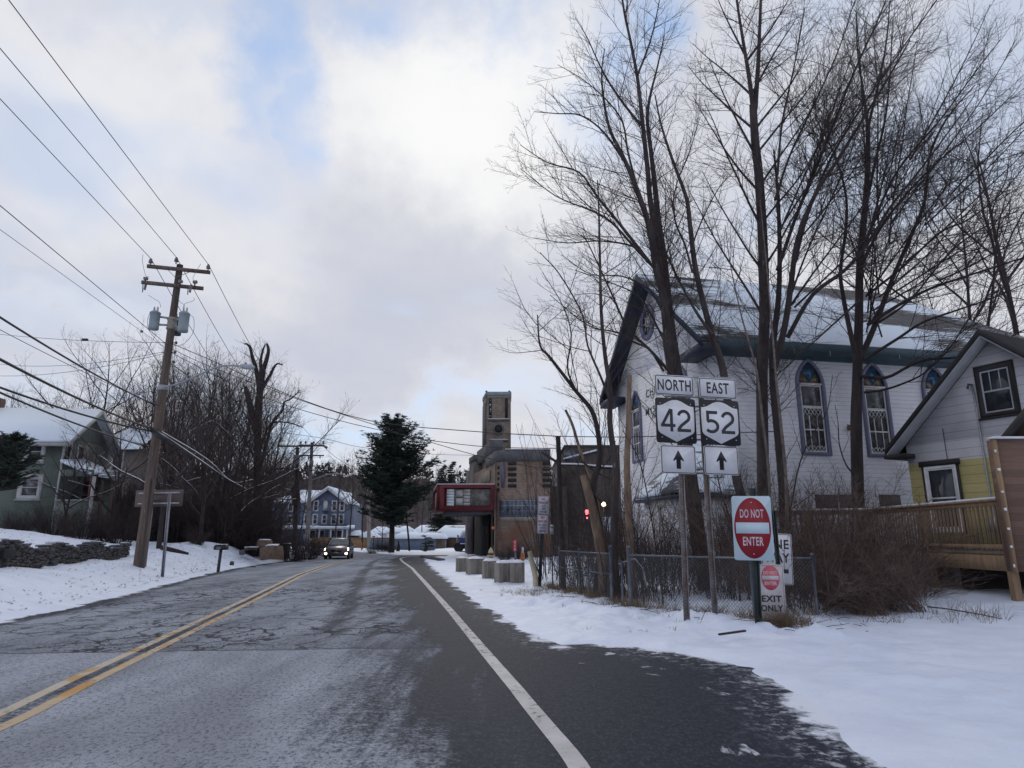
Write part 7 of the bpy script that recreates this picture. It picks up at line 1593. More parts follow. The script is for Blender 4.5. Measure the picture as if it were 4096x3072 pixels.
mb = MB(); c_ = G(566, 1347, a.z-.02) if False else D(566, 1348, 23.0); tt = ext(a, 0, 918, a.z); 
best = min((a.lerp(tt, i/400) for i in range(400)), key=lambda p: abs((2048+FPX*p.x/((p.y)*math.cos(PITCH)+(p.z-EYE)*math.sin(PITCH)))-566)); mb.tube([best+Vector((-.06, .09, .0)), best, best+Vector((.06, -.09, 0))], [.02, .055, .02], PORC, 8); mb.build('bead', w_, True)
for (py0, px1, py1, r, lab) in ((1624, 0, 1241, .026, 'thick black communication cable, highest of the heavy cables at the left edge'), (1718, 0, 1409, .034, 'thick black cable below the highest heavy one at the left edge'), (1728, 0, 1526, .032, 'heavy black cable, upper of the close pair at the lower left'), (1790, 0, 1542, .026, 'heavy black cable, lowest of the close pair crossing the green house roof')):
    a = pole_at(py0)+Vector((-.1, -.18, 0)); e_ = ext(a, px1, py1, a.z-.25, 1.35); wire('communication_cable', [a, e_], r, lab, sag=.18)
a = pole_at(1625); wire('power_line', [a, ext(a, 0, 1304, a.z, 1.3)], .009, 'thin wire between the two highest heavy cables at the left edge', sag=.12)
for (py0, x1, y1, Y1, lab, sg) in ((1370, -100, 1325, 34, 'thin service wire carrying a small black box, left of the pole', .15), (1404, -100, 1440, 40, 'upper service wire running level to the left of the pole', .5), (1410, -100, 1498, 36, 'lower service wire running level to the left of the pole', .4)):
    a = pole_at(py0); o_ = wire('service_wire', [a, D(x1, y1, Y1)], .010, lab, sag=sg)
    if '.15' in str(sg): b0 = D(340, 1359, 29.6); mb = MB(); mb.box((b0.x-.13, b0.y-.05, b0.z-.05), (b0.x+.13, b0.y+.05, b0.z+.05), CABLE); mb.build('black_box', o_, True)
# spans to the far poles
fpx = [(1134, 1787), (1208, 1778), (1292, 1783)]
for p0, (x, y), lab in zip((I0, I1, I2), fpx, ('left', 'middle', 'right')): wire('power_line', [p0, D(x, y, 67)], .013, lab+' power line of the three dipping from the crossarm to the far poles', sag=1.1)
a = pole_at(1795)+Vector((.1, 0, 0)); wire('communication_cable', [pole_at(1735)+Vector((.1, 0, 0)), D(792, 1838, 30), D(905, 1915, 38), D(966, 1948, 44), D(1033, 1981, 52), D(1125, 1997, 60), D(1190, 1996, 66)], .05, 'thick snow-dusted cable sagging from the pole through the dark trees', snow=True)
wire('communication_cable', [pole_at(1725)+Vector((.1, 0, 0)), D(830, 1840, 31), D(935, 1930, 42), D(1028, 1918, 50), D(1100, 1945, 58), D(1170, 1962, 66)], .032, 'thinner snow-dusted cable just above the thick sagging one', snow=True)
wire('communication_cable', [pole_at(1448)+Vector((.1, 0, 0)), D(780, 1530, 29), D(880, 1650, 36), D(1000, 1790, 48), D(1185, 1960, 66)], .022, 'dark cable slanting from the pole bracket down behind the lopped tree')
wire('service_wire', [pole_at(1370), D(900, 1465, 24.5), D(1150, 1577, 24), D(1480, 1683, 23.3), D(1900, 1726, 22), D(2235, 1745, 19.5)], .014, 'twisted wire crossing the road from the pole to the topped trunk, highest over the pine')
wire('service_wire', [pole_at(1390), D(850, 1470, 24.6), D(1200, 1600, 24), D(1262, 1618, 24)][0:3]+[D(1500, 1700, 23.6), D(1640, 1748, 23.2), D(1760, 1767, 23), D(1960, 1788, 22.5), D(2236, 1794, 21)], .012, 'second wire crossing the road just below the highest one')
wire('service_wire', [pole_at(1405), D(940, 1540, 24.5), D(1150, 1622, 24), D(1350, 1680, 24), D(1500, 1716, 24), D(1650, 1748, 24), D(1900, 1820, 24), D(2100, 1862, 24), D(2234, 1880, 23)], .012, 'lowest wire crossing the road, passing before the theatre parapet')
wire('service_wire', [D(2235, 1745, 19.5), D(2500, 1748, 19), D(2760, 1740, 18.6), D(3100, 1725, 18)], .012, 'wire continuing from the topped trunk to the right past the church gable')
wire('service_wire', [D(1130, 1730, 60), D(1300, 1755, 62), D(1450, 1790, 66), D(1700, 1815, 72), D(1900, 1822, 75), D(1960, 1828, 75)], .02, 'faint distant double wire passing behind the pine, upper strand')
wire('service_wire', [D(1292, 1785, 67), D(1360, 1840, 73), D(1480, 1905, 85)], .02, 'thin line from the grey far pole down toward the pine')
# the two far poles, and a third beyond
def far_pole(px0, py0, px1, py1, Y, r, mat, label):
    a = D(px0, py0, Y); b_ = D(px1, py1, Y); e = empty('utility_pole', (a.x, Y, 0), 0, label, 'utility pole'); mb = MB(); mb.tube([(a.x, Y, -.3), a.lerp(b_, .5), b_], [r, r*.85, r*.65], mat, 10); mb.build('pole', e, True); return e
e = far_pole(1178, 2200, 1190, 1790, 66, .24, BARKD, 'dark wooden utility pole with a grey transformer, left one of the far pair')
arm(e, D(1112, 1785, 65.7), D(1248, 1784, 65.9), .12, .16); c_ = D(1186, 1838, 65.6); mb = MB(); mb.lathe([(.30, -.42), (.32, -.4), (.32, .38), (.3, .42), (.1, .46)], c_, M('transformer_light', (.38, .41, .45), None, 4, .5), 16); mb.build('transformer', e, True)
mb = MB(); mb.tube([D(1180, 1950, 65.8), D(1186, 2020, 65.8)], .42, BARKD, 8); mb.build('dark_wrap', e, True); mb = MB(); mb.bar(D(1172, 1787, 65.7), D(1188, 1800, 65.7), .06, GALV); mb.bar(D(1205, 1787, 65.7), D(1191, 1800, 65.7), .06, GALV); mb.build('braces', e, True)
GP = M('pole_grey', (.27, .245, .23), (.20, .18, .17), 2, .85, (4, 4, .4))
e = far_pole(1228, 2195, 1248, 1770, 64, .21, GP, 'pale grey utility pole with switchgear and a lamp arm, right one of the far pair')
arm(e, D(1196, 1781, 63.7), D(1299, 1783, 63.7), .12, .16); arm(e, D(1199, 1822, 63.7), D(1296, 1822, 63.7), .10, .12)
mb = MB(); 
for px in (1203, 1222, 1255, 1293): insul(mb, D(px, 1779, 63.7), 1.5)
for px in (1208, 1234, 1280): mb.tube([D(px, 1824, 63.7), D(px, 1834, 63.7)], .05, PORC, 6)
mb.tube([D(1300, 1786, 63.6), D(1309, 1791, 63.6)], .13, PORC, 8); mb.build('insulators', e, True)
mb = MB(); mb.box(D(1236, 1866, 63.5), D(1255, 1842, 63.9), GP); mb.tube([D(1226, 1846, 63.5), D(1229, 1880, 63.5)], .09, STEELD, 6); mb.bar(D(1218, 1866, 63.5), D(1240, 1868, 63.5), .12, STEELD); mb.bar(D(1219, 1884, 63.5), D(1260, 1880, 63.5), .08, STEELD); mb.box(D(1219, 1886, 63.5), D(1221, 1870, 63.55), STEELD); mb.box(D(1245, 1900, 63.4), D(1254, 1893, 63.7), GALV); mb.build('switchgear', e, True)
mb = MB(); P, _ = smooth_poly([tuple(D(*q)) for q in ((1245, 1921, 64), (1275, 1910, 63.5), (1310, 1898, 63), (1336, 1897, 62.6), (1343, 1897, 62.5))], [1]*5, 4); mb.tube(P, .05, GALV, 6); mb.tube([D(1336, 1897, 62.6), D(1345, 1895, 62.5), D(1357, 1897, 62.4)], [.05, .13, .04], M('lamp_head_grey', (.33, .35, .38)), 8); mb.build('lamp_arm', e, True)
mb = MB(); mb.box(D(1215, 2040+0, 63.5) if False else D(1213, 2164, 63.4), D(1232, 2137, 63.7), M('meter_box', (.32, .33, .36), None, 3, .6)); mb.build('meter_box', e, True)
e = far_pole(1477, 2203, 1471, 1888, 86, .26, GP, 'weathered wooden utility pole standing alone left of the pine'); arm(e, D(1452, 1903, 85.7), D(1493, 1903, 85.7), .14, .18)
mb = MB(); P, _ = smooth_poly([tuple(D(*q)) for q in ((1476, 1980, 86), (1488, 1962, 85.6), (1497, 1950, 85.3), (1503, 1949, 85))], [1]*4, 4); mb.tube(P, .06, GALV, 6); mb.tube([D(1499, 1949, 85), D(1508, 1951, 85)], .12, GALV, 6); mb.build('lamp_arm', e, True)
sp2 = empty('small_sign', tuple(D(1493, 2195, 83)), 0, 'small sign seen edge-on on a thin post by the blue fence', 'road sign'); mb = MB(); a = D(1493, 2202, 83); mb.bar((a.x, 83, -.05), (a.x, 83, D(1493, 2145, 83).z), .1, STEELD); mb.bar(D(1488, 2146, 83), D(1501, 2146, 83), .1, GALV, .12); mb.build('post', sp2, True)
sp3 = empty('small_sign', tuple(D(1713, 2195, 74)), 0, 'small green-grey sign back on a thin post near the brick building', 'road sign'); a = D(1713, 2210, 74); mb = MB(); mb.bar((a.x, 74, -.1), (a.x, 74, D(1713, 2150, 74).z), .07, STEELD); mb.build('post', sp3, True); mb = MB(); mb.box(D(1709, 2164, 73.9), D(1720, 2149, 73.93), M('green_back', (.13, .17, .17), None, 4, .6)); mb.build('panel', sp3, True)
for px in (1372, 1446): om = empty('marker_post', (D(px, 2190, 78).x, 78, 0), 0, 'short marker post with an orange top in the snow before the tan fence' if px > 1400 else 'thin dark marker post right of the oncoming car', 'post'); mb = MB(); x = D(px, 2190, 78).x; mb.bar((x, 78, -.05), (x, 78, D(px, 2128 if px < 1400 else 2168, 78).z), .08, STEELD if px < 1400 else M('orange_marker', (.45, .13, .04), None, 4, .6)); mb.build('post', om, True)
for px, lab in ((1591, 'dark dead stem standing before the blue fence'), (1700, 'dark dead stem left of the round evergreen bush')): 
    x = D(px, 2195, 72).x; mb = MB(); mb.tube([(x, 72, -.1), (x+.1, 72, .5), (x+.05, 72, 1.2)], [.22, .16, .04], BARKD, 7); o = mb.build('dead_stem'); tag(o, lab, 'plant')
br_, V, F = conifer(21, 1.9, .75, 'spruce', .28, .05, .05); e = empty('round_bush', (D(1712, 2150, 76).x, 76, -.1), 0, 'small round evergreen bush at the right end of the blue fence', 'shrub'); link('trunk', tubes(br_, BARKD), e); link('crown', mesh_np('needles', V, F, [NEED]), e)
# ------------------------------------------------------------------ chain link fence
cf = empty('chain_link_fence', (2.5, 15, 0), 0, 'grey chain link fence with pipe posts running behind the route signs', 'fence')
FP = [(1.35, 19.6), (1.75, 17.9), (2.29, 15.92), (2.53, 14.84), (3.4, 13.6), (4.32, 12.45), (5.5, 12.6)]
H_ = 1.12; PIPE = M('fence_pipe', (.15, .17, .20), (.11, .12, .15), 6, .5, metal=.4); MESHM = M('fence_wire', (.16, .17, .18), (.12, .12, .125), 6, .5, metal=.4)
def gp(p, z=0): return Vector((p[0], p[1], gz(p[0], p[1])*0+.05+z))
for i, p in enumerate(FP):
    mb = MB(); r_ = .042 if i in (2, 3) else .03; hh = H_+.1 if i in (2, 3) else H_; mb.tube([gp(p, -.3), gp(p, hh)], r_, PIPE, 10); mb.lathe([(r_*1.15, 0), (r_*1.1, .03), (r_*.5, .05), (.005, .06)], gp(p, hh), PIPE, 10); mb.build('post', cf, True)
ms = MB()
segs = [(0, 1), (1, 2), (3, 4), (4, 5), (5, 6)]
for a, b_ in segs:
    A_, B_ = FP[a], FP[b_]; mb = MB(); mb.tube([gp(A_, H_-.04), gp(B_, H_-.04)], .02, PIPE, 8); mb.build('top_rail', cf, True)
    if a < 2: mb = MB(); mb.tube([gp(A_, .62), gp(B_, .62)], .018, PIPE, 6); mb.build('middle_rail', cf, True)
    if a == 3: ms.build('wire_mesh', cf, True); ms = MB()
    L_ = math.hypot(B_[0]-A_[0], B_[1]-A_[1]); nc = int(L_/.072)
    hN = int((H_-.08)/.036)
    for k in range(-hN, nc*2, 2):          # two families of zigzag strands drawn as straight diagonals
        for sgn in (1, -1):
            u0 = k*.036; z0, z1 = 0.03, H_-.05; u1 = u0+(z1-z0)
            if sgn < 0: u0, u1 = u1, u0
            ua, za, ub, zb2 = u0, z0, u1, z1
            lo_, hi_ = 0.0, 1.0
            du = ub-ua
            for lim, s2 in ((0, 1), (L_, -1)):
                va, vb = s2*(ua-lim), s2*(ub-lim)
                if va < 0 and vb < 0: lo_, hi_ = 1, 0; break
                if va < 0: lo_ = max(lo_, va/(va-vb))
                elif vb < 0: hi_ = min(hi_, va/(va-vb))
            if hi_-lo_ < .02: continue
            q0 = (ua+du*lo_)/L_; q1 = (ua+du*hi_)/L_; ms.tube([gp((A_[0]+(B_[0]-A_[0])*q0, A_[1]+(B_[1]-A_[1])*q0), za+(zb2-za)*lo_), gp((A_[0]+(B_[0]-A_[0])*q1, A_[1]+(B_[1]-A_[1])*q1), za+(zb2-za)*hi_)], .0030, MESHM, 3, cap=False)
ms.build('wire_mesh', cf, True)
mb = MB(); P = FP[2]; mb.tube([gp((1.9, 17.2), -.1), gp((1.9, 17.2), .95)], .025, PIPE, 8); mb.tube([gp((2.42, 15.2), -.1), gp((2.42, 15.2), .95)], .025, PIPE, 8); mb.tube([gp((2.42, 15.25), .9), gp((2.7, 15.1), 1.0), gp((2.85, 15.0), .8), gp((2.9, 14.9), .4)], .014, GALV, 6); mb.build('gate_frame', cf, True)
# ------------------------------------------------------------------ dry-stone wall
dw = empty('stone_wall', (-14.5, 21.5, .4), 0, 'low dry-stone retaining wall capped with snow on the left bank', 'wall'); rng = np.random.RandomState(6)
def rock(mb, c, s, mat, rz=0, jit=.22, sub=None):
    n = 0; vs = []
    for (x, y, z) in ((-1,-1,-1),(1,-1,-1),(1,1,-1),(-1,1,-1),(-1,-1,1),(1,-1,1),(1,1,1),(-1,1,1)):
        vs.append(Vector((x*s[0]*(1-jit*rng.rand()), y*s[1]*(1-jit*rng.rand()), z*s[2]*(1-jit*rng.rand()))))
    M_ = Matrix.Translation(c) @ Matrix.Rotation(rz, 4, 'Z') @ Matrix.Rotation(rng.randn()*.06, 4, 'Y')
    mb.add([M_ @ v_ for v_ in vs], [(0,3,2,1),(4,5,6,7),(0,1,5,4),(1,2,6,5),(2,3,7,6),(3,0,4,7)], mat)
wl = MB(); wc = MB(); ws_ = MB()
for k in range(len(WALLX)-1):
    a = Vector((WALLX[k], WALLY[k], 0)); b_ = Vector((WALLX[k+1], WALLY[k+1], 0)); d = (b_-a).normalized(); L_ = (b_-a).length; ang = math.atan2(d.y, d.x)
    for row in range(9):
        u = -rng.rand()*.2
        while u < L_:
            w_ = rng.uniform(.12, .38); h_ = rng.uniform(.035, .065); p = a+d*(u+w_/2); t_ = (p.y-WALLY[0])/(WALLY[-1]-WALLY[0]); base_ = gz(p.x+.12, p.y)-.05; Ht = .78-.30*t_+.06*math.sin(p.y*2.1)
            z = base_+row*Ht/9+h_; 
            rock(wl if rng.rand() < .7 else wc, Vector((p.x+rng.randn()*.02, p.y, z)), (w_/2, .16, Ht/18*1.05), STONE if rng.rand() < .7 else STONE2, ang); u += w_*1.02
    u = 0
    while u < L_:
        w_ = rng.uniform(.25, .6); p = a+d*(u+w_/2); t_ = (p.y-WALLY[0])/(WALLY[-1]-WALLY[0]); Ht = .78-.30*t_+.06*math.sin(p.y*2.1); z = gz(p.x+.12, p.y)-.05+Ht
        rock(wc, Vector((p.x-.03+rng.randn()*.04, p.y, z+.02)), (w_/2, .2, .03), STONE2, ang+rng.randn()*.12)
        if rng.rand() < .75: rock(ws_, Vector((p.x-.08+rng.randn()*.05, p.y+rng.randn()*.05, z+.065)), (w_/2*rng.uniform(.6, 1), .16, .025), SNOWC, ang+rng.randn()*.1, .35)
        u += w_*1.0
wl.build('stones', dw, True); wc.build('cap_stones', dw, True); ws_.build('snow_cap', dw, True)
bx_ = empty('dark_box', tuple(D(18, 2200, 18.2)), 0, 'dark rectangular block on the wall at the left edge', 'box'); p = D(20, 2190, 18.3); mb = MB(); mb.box((p.x-.5, 18.1, p.z-.28), (p.x+.16, 18.5, p.z-.04), M('dark_box_m', (.025, .025, .028), None, 4, .8)); mb.build('body', bx_, True, bevel=.01)
# boulders on the bank and a fallen log
def boulder(px, py, Y, s, label, mat=None, snow=True, name='boulder'):
    p = D(px, py, Y); z = gz(p.x, Y); bm_ = MB(); rock(bm_, Vector((p.x, Y, max(p.z, z+s[2]*.3))), s, mat or STONE, rng.rand()*3, .45)
    o = bm_.build(name, bevel=.05*min(s)); tag(o, label, 'rock')
    if snow: m2 = MB(); rock(m2, Vector((p.x, Y, max(p.z, z+s[2]*.3)+s[2]*.85)), (s[0]*.8, s[1]*.8, .04), SNOWC, rng.rand()*3, .4); m2.build('snow_cap', o, True)
TANST = M('tan_stone', (.19, .13, .09), (.11, .08, .06), 3, .9, bmp=.5)
boulder(1088, 2212, 38.5, (.75, .5, .50), 'largest tan boulder at the road edge before the oncoming car', TANST); boulder(1058, 2172, 39.5, (.42, .4, .22), 'snow-topped slab resting above the largest tan boulder', TANST)
boulder(1003, 2195, 39, (.55, .35, .10), 'long flat stone left of the tan boulder'); boulder(967, 2209, 38, (.14, .14, .16), 'small dark upright stone in the snow right of the mailbox', STONE2, False); boulder(927, 2253, 31.5, (.14, .1, .1), 'small dark stone in the snow just right of the mailbox post', STONE2, False); boulder(1012, 2266, 35.2, (.16, .12, .05), 'flat dark stone at the edge of the asphalt', STONE2, False)
lg = MB(); lg.tube([D(645, 2190, 28), D(690, 2200, 28.3), D(755, 2215, 28.6)], [.10, .09, .05], BARKD, 7); o = lg.build('fallen_log'); tag(o, 'dark fallen log in the snow at the foot of the tree behind the brown sign', 'log')
wb = empty('wheelie_bin', (D(1140, 2180, 46).x, 46, gz(D(1140, 2180, 46).x, 46)), 0, 'dark rubbish bin with a snowy lid in the bushes by the far poles', 'bin'); p = D(1142, 2172, 46); mb = MB(); mb.box((p.x-.55, 46, p.z-1.0), (p.x+.15, 46.6, p.z-.05), DARKO); mb.build('body', wb, True, bevel=.03); mb = MB(); mb.box((p.x-.1, 45.97, p.z-.049), (p.x+.2, 46.6, p.z), SNOWC); mb.build('snowy_lid', wb, True)
# ------------------------------------------------------------------ concrete blocks and hydrant
def conc_block(px0, px1, pyb, hgt, label, rz):
    c0 = G(px0, pyb); c1 = G(px1, pyb); c_ = (c0+c1)/2; w_ = (c1-c0).length
    e = empty('concrete_block', (c_.x, c_.y+w_*.35, 0), R(rz), label, 'barrier', 'concrete blocks along the verge'); s = w_/2/(abs(math.cos(R(rz)))+abs(math.sin(R(rz)))*.8)
    mb = MB(); mb.prism([(s-.0, -s*.8), (s, s*.8), (s-.04, s*.8+.04), (-s+.04, s*.8+.04), (-s, s*.8), (-s, -s*.8), (-.06, -s*.8), (-.04, -s*.8+.05), (.04, -s*.8+.05), (.06, -s*.8)], hgt+.1, CONC, Matrix.Translation((0, 0, -.1)), 'z'); mb.build('block', e, bevel=.02)
    bm_ = MB(); nn = 7; vs = []; fs = []
    for i in range(nn):
        for j in range(nn): x = (-1+2*i/(nn-1)); y = (-1+2*j/(nn-1)); ed = max(abs(x), abs(y)); vs.append((x*s*.96, y*s*.8*.98, hgt-.012+(.06+.03*rng.rand())*(1-ed**3)+.012*(ed < 1)))
    for i in range(nn-1):
        for j in range(nn-1): fs.append((i*nn+j, (i+1)*nn+j, (i+1)*nn+j+1, i*nn+j+1))
    bm_.add(vs, fs, SNOWC); bm_.build('snow_cap', e, smooth=True)
for i, a in enumerate(((1821, 1872, 2291, .62, 'weathered concrete block farthest up the verge, first in the row', -20), (1860, 1940, 2302, .66, 'weathered concrete block second from the far end of the row', 25), (1926, 1986, 2322, .68, 'single tall weathered concrete block in the middle of the row', 10), (1975, 2050, 2342, .70, 'widest weathered concrete block near the close end of the row', 22), (2040, 2100, 2344, .72, 'weathered concrete block closest to the yellow marker post', -12))): conc_block(*a)
hy = empty('fire_hydrant', (0, 0, 0), 0, 'cream and rust fire hydrant behind the concrete blocks', 'fire hydrant'); g_ = G(1963, 2262); p = Vector((g_.x, g_.y, .0)); hy.location = p
CRH = M('hydrant_cream', (.50, .46, .30), (.42, .38, .25), 6, .5); RSH = M('hydrant_rust', (.22, .07, .03), (.16, .05, .03), 6, .6); kx = .95
mb = MB(); mb.lathe([(.16*kx, 0), (.16*kx, .04), (.11*kx, .05), (.11*kx, .60), (.16*kx, .62), (.16*kx, .66), (.13*kx, .68)], (0, 0, 0), RSH, 16); mb.build('barrel', hy)
mb = MB(); mb.lathe([(.165*kx, .68), (.165*kx, .71), (.13*kx, .78), (.10*kx, .86), (.05*kx, .92), (.035*kx, .93), (.035*kx, .98)], (0, 0, 0), CRH, 16); mb.build('bonnet', hy)
mb = MB(); 
for d in ((-1, 0), (1, 0), (0, -1)): mb.tube([(d[0]*.08, d[1]*.08, .50), (d[0]*.2, d[1]*.2, .50)], [.07, .07], CRH, 10); mb.tube([(d[0]*.2, d[1]*.2, .50), (d[0]*.23, d[1]*.23, .50)], [.04, .03], CRH, 6)
mb.build('caps', hy)
mb = MB(); hm = M('marker_orange', (.6, .16, .04), None, 3, .5); mb.tube([(.0, .1, .4), (.05, .1, 1.3), (.09, .1, 2.0)], .012, STEELD, 5); mb.prism([(0, -.11), (.11, 0), (0, .11), (-.11, 0)], .01, hm, Matrix.Translation((.1, .08, 2.02))); mb.build('marker_flag', hy)
rp = empty('red_marker_post', tuple(G(2063, 2254)), 0, 'grey post with a vertical red lettered plate before the brick corner', 'marker'); g_ = G(2063, 2254); q = PM(g_.y, 2200)
mb = MB(); mb.bar((g_.x, g_.y, -.1), (g_.x-.04, g_.y, 48*q+.35), .12, M('grey_post', (.16, .16, .19), None, 4, .7)); mb.build('post', rp, True)
zc2 = D(2060, 2182, g_.y-.1).z; mb = MB(); mb.box((g_.x-.18, g_.y-.1, zc2-.35), (g_.x+.08, g_.y-.07, zc2+.33), M('red_plate', (.42, .03, .04), (.35, .03, .04), 3, .5)); pl = mb.build('plate', rp, True)
mb = MB(); 
for i, s in enumerate('GAS'): put_text(mb, s, g_.x-.05, zc2+.2-.21*i, .12, .15, SIGNF, Matrix.Translation((0, g_.y-.101, 0)), -.001, .02)
mb.build('lettering', pl, True)
om = empty('utility_marker', (g_.x+.42, g_.y+.3, 0), 0, 'short orange and white utility marker right of the red plate post', 'marker'); mb = MB(); mb.lathe([(.10, .35), (.13, .5), (.13, .75), (.10, .8)], (g_.x+.42, g_.y+.3, -.2), M('orange_marker', (.45, .13, .04)), 12); mb.build('orange_band', om, True); mb = MB(); mb.lathe([(.05, -.1), (.05, .35)], (g_.x+.42, g_.y+.3, -.2), SIGNF, 8); mb.lathe([(.09, .8), (.05, .95), (.08, .98), (.05, 1.12), (.02, 1.15)], (g_.x+.42, g_.y+.3, -.2), SIGNF, 12); mb.build('white_cap', om, True)
dt = empty('roadside_curb', tuple(G(1720, 2236)), 0, 'dark broken curb edge poking through the snow before the theatre', 'curb'); mb = MB(); a = G(1690, 2229); b_ = G(1766, 2247); mb.bar((a.x, a.y, .08), (b_.x, b_.y, .10), .45, STONE2, .16); mb.build('stone', dt, True)
# ------------------------------------------------------------------ concrete mixer truck
tk = empty('mixer_truck', (D(1850, 2200, 72).x, 72, 0), 0, 'blue and white concrete mixer truck parked behind the theatre pier', 'truck')
def tp(px, py, Y=72): return D(px, py, Y)
BLU = M('drum_blue', (.03, .08, .30), (.02, .06, .22), 3, .5); DRW = M('drum_white', (.45, .42, .45), (.38, .35, .38), 3, .5, third=(.35, .18, .14), tlo=.6, thi=.65)
c_ = tp(1880, 2155); r0 = .030*28
mb = MB(); A0 = tp(1842, 2160, 72); A1 = Vector((A0.x+4.8, 72.8, A0.z+.2)); rr_ = 45/2/FPX*72*1.2
mb.tube([A0, A0.lerp(A1, .06), A0.lerp(A1, .25), A0.lerp(A1, .7), A1], [rr_*.55, rr_*.8, rr_*1.02, rr_*1.05, rr_*.5], DRW, 20); dr = mb.build('drum', tk, True)
mb = MB(); mb.box((A0.x+.05, 71.0, tp(1850, 2172).z), (A0.x+4.2, 71.06, tp(1850, 2151).z), BLU); mb.build('blue_side', dr, True); mb = MB(); put_text(mb, '518-88', A0.x+1.1, tp(1870, 2156).z, 1.1, .22, SIGNW, Matrix.Translation((0, 70.99, 0)), -.002, .03); mb.build('phone_number', dr, True)
mb = MB(); mb.box((A0.x+.05, 70.95, tp(1850, 2176).z), (A0.x+3.9, 71.3, tp(1850, 2172.2).z), SNOWC); mb.tube([A0+Vector((-.05, -.1, .3)), A0+Vector((.3, -.1, rr_*.95)), A0+Vector((1.4, 0, rr_*1.08))], [.12, .3, .2], SNOWC, 8); mb.build('snow_cover', dr, True)
mb = MB(); mb.box((tp(1818, 2200).x, 71.2, .35), (tp(1878, 2200).x+3, 73.4, tp(1850, 2178).z), DARKO); mb.build('chassis', tk, True, bevel=.04)
for dx in (.4, 1.6, 3.6): mb = MB(); mb.tube([(tp(1822, 2200).x+dx, 71.1, .5), (tp(1822, 2200).x+dx, 71.5, .5)], .5, RUBBER, 18); mb.build('wheel', tk, True)
mb = MB(); mb.tube([tp(1829, 2152), tp(1833, 2178), tp(1834, 2190)], [.14, .12, .1], DRW, 8); mb.bar(tp(1831, 2140), tp(1833, 2150), .14, DARKO); mb.box(tp(1818, 2196, 71.2), tp(1826, 2180, 71.6), SNOWC); mb.box(tp(1828, 2196, 71.2), tp(1836, 2178, 71.6), SNOWC); mb.build('chute', tk, True)
# ------------------------------------------------------------------ oncoming car
cg = G(1341, 2238); car = empty('oncoming_car', (cg.x-.05, cg.y+.3, 0), R(8), 'grey hatchback with lit headlights coming toward the camera in the far lane', 'car')
CARP = M('car_paint', (.10, .085, .10), (.085, .07, .085), 2, .25, metal=.5); CARG = M('car_glass', (.09, .11, .12), (.06, .07, .08), 1.5, .08)
def loft(mb, secs, mat, cap=True):
    n = len(secs[0]); b0 = len(mb.v); vs = [v_ for s_ in secs for v_ in s_]; fs = [(i*n+j, i*n+(j+1) % n, (i+1)*n+(j+1) % n, (i+1)*n+j) for i in range(len(secs)-1) for j in range(n)]
    if cap: fs += [tuple(range(n))[::-1], tuple((len(secs)-1)*n+j for j in range(n))]
    mb.add(vs, fs, mat)
def csec(y, w, z0, z1, sh=.75, tw_=.86): # body cross-section with rounded shoulders
    h = z1-z0; return [(-w*.92, y, z0), (w*.92, y, z0), (w, y, z0+h*.25), (w, y, z0+h*.6), (w*.96, y, z0+h*.85), (w*tw_, y, z1), (-w*tw_, y, z1), (-w*.96, y, z0+h*.85), (-w, y, z0+h*.6), (-w, y, z0+h*.25)]
mb = MB(); loft(mb, [csec(-.02, .62, .30, .62), csec(.06, .78, .24, .74), csec(.25, .86, .21, .80), csec(.6, .88, .20, .87), csec(1.2, .88, .20, .97), csec(2.0, .88, .20, .98), csec(3.3, .88, .2, 1.0), csec(4.0, .86, .22, 1.02), csec(4.25, .78, .3, .95)], CARP)
def cab(y, wb_, wt, z0, z1): return [(-wb_, y, z0), (wb_, y, z0), (wt, y, z1-.06), (wt*.9, y, z1), (-wt*.9, y, z1), (-wt, y, z1-.06)]
loft(mb, [cab(1.0, .80, .79, .93, .96), cab(1.85, .82, .64, .95, 1.40), cab(2.3, .82, .63, .95, 1.47), cab(3.0, .82, .62, .95, 1.47), cab(3.7, .80, .60, .95, 1.38), cab(4.15, .78, .70, .95, 1.02)], CARP); body = mb.build('body', car)
mb = MB(); mb.add([(-.71, 1.08, .985), (.71, 1.08, .985), (.58, 1.83, 1.39), (-.58, 1.83, 1.39)], [(0, 1, 2, 3)], CARG); mb.v = [(x, y-.02, z+.018) for x, y, z in mb.v]; mb.build('windscreen', car)
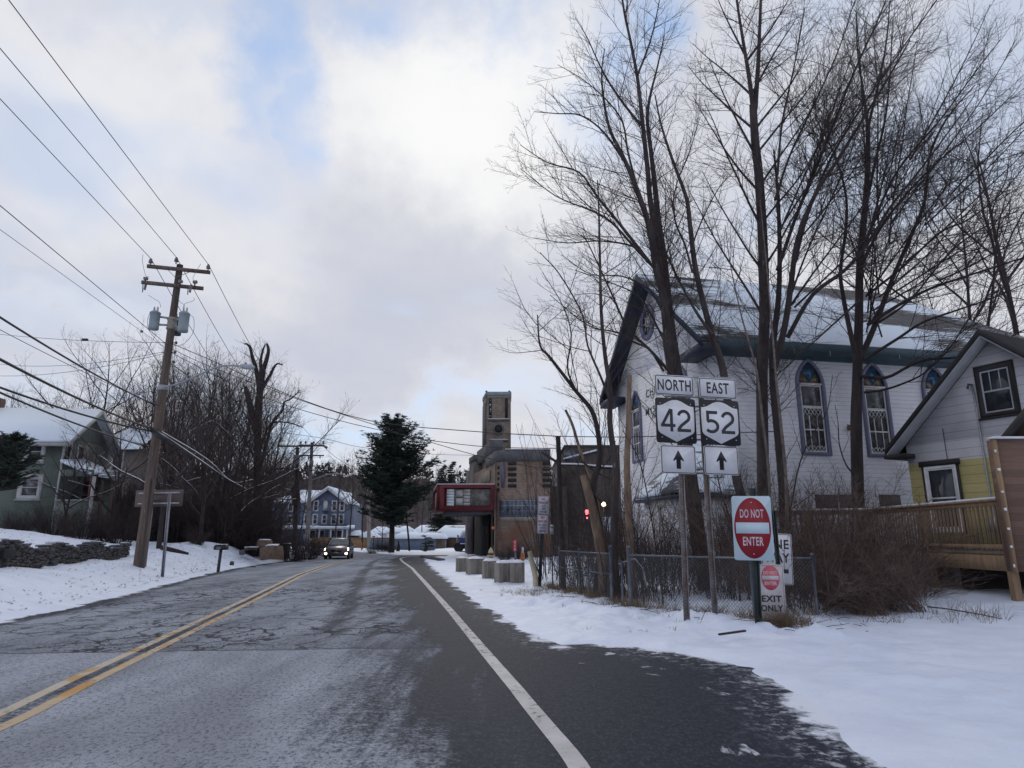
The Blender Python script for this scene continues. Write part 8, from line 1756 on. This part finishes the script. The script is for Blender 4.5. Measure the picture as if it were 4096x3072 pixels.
for s_ in (-1, 1):
    mb = MB(); mb.add([(s_*.835, 1.35, 1.0), (s_*.835, 3.7, 1.02), (s_*.65, 3.4, 1.37), (s_*.66, 2.0, 1.38)], [(0, 1, 2, 3) if s_ > 0 else (3, 2, 1, 0)], CARG); mb.v = [(x+s_*.012, y, z+.01) for x, y, z in mb.v]; mb.build('side_window', car)
    mb = MB(); mb.add([(s_*.84, .16, .60), (s_*.84, .30, .79), (s_*.50, .10, .70), (s_*.42, .05, .62)], [(0, 1, 2, 3)], emis('headlight_glow', (1, .93, .88), 11)); mb.v = [(x, y-.05, z) for x, y, z in mb.v]; mb.build('headlight', car)
    mb = MB(); mb.tube([(s_*.70, .02, .40), (s_*.70, -.02, .40)], .085, emis('foglight_glow', (1, .72, .48), 8), 12); mb.tube([(s_*.70, .05, .40), (s_*.70, -.005, .40)], .12, RUBBER, 12); mb.build('fog_light', car)
    mb = MB(); mb.box((s_*.90, 1.25, .98), (s_*1.08, 1.38, 1.12), CARP); mb.build('mirror', car, bevel=.02)
    for y in (.82, 3.35):
        mb = MB(); mb.tube([(s_*.70, y, .31), (s_*.89, y, .31)], .31, RUBBER, 20); w_ = mb.build('wheel', car); mb = MB(); mb.tube([(s_*.885, y, .31), (s_*.90, y, .31)], .19, GALV, 14); mb.build('rim', w_)
mb = MB(); mb.prism([(-.42, .60), (-.36, .50), (.36, .50), (.42, .60), (.38, .66), (-.38, .66)], .04, M('grille', (.012, .014, .02), None, 3, .4), Matrix.Translation((0, -.05, 0))); mb.ring([(-.07, .56), (.07, .56), (.07, .64), (-.07, .64)], [(-.05, .575), (.05, .575), (.05, .625), (-.05, .625)], -.01, GALV, Matrix.Translation((0, -.052, 0))); mb.build('grille', car)
mb = MB(); mb.box((-.55, -.04, .26), (.55, .02, .36), RUBBER); mb.build('lower_intake', car); mb = MB(); mb.box((-.16, -.07, .40), (.16, -.05, .50), M('number_plate', (.30, .27, .16), None, 6, .5)); mb.build('number_plate', car)
mb = MB(); mb.box((-.60, .3, .87), (.60, .95, .885), M('frost', (.20, .19, .21), None, 5, .7)); 
# chunks of snow and twigs on the verge beside the fence (broken stems)
mb = MB(); rng = np.random.RandomState(15); brs = []
for i in range(40):
    x = rng.uniform(.5, 6.5); y = np.interp(x, [.5, 3, 4.3, 6.5], [19, 12.3, 11.3, 11.8])+rng.randn()*.4; P, Rr = sprout(rng, np.array([rng.randn(), rng.randn()*.5, .15]), np.array([x, y, gz(x, y)+.02]), rng.uniform(.1, .45), .006, 3, -.1, .15, .003); brs.append((P, Rr))
P, Rr = sprout(rng, np.array([1, -.25, -.02]), np.array([7.2, 12.1, gz(7.2, 12.1)+.2]), 1.3, .012, 5, -.15, .03, .004); brs.append((P, Rr))
o = link('fallen_twigs', tubes(brs, TWIG)); tag(o, 'broken twigs lying on the snow beside the fence and thicket', 'twigs', kind='stuff')
sl_ = MB(); p = G(2940, 2545, .12); sl_.bar((p.x-.25, p.y-.05, .15), (p.x+.2, p.y+.12, .18), .05, BARKD, .03); o = sl_.build('dark_stick', bevel=.02); tag(o, 'dark rotten stick in the snow left of the green sign post', 'stick')
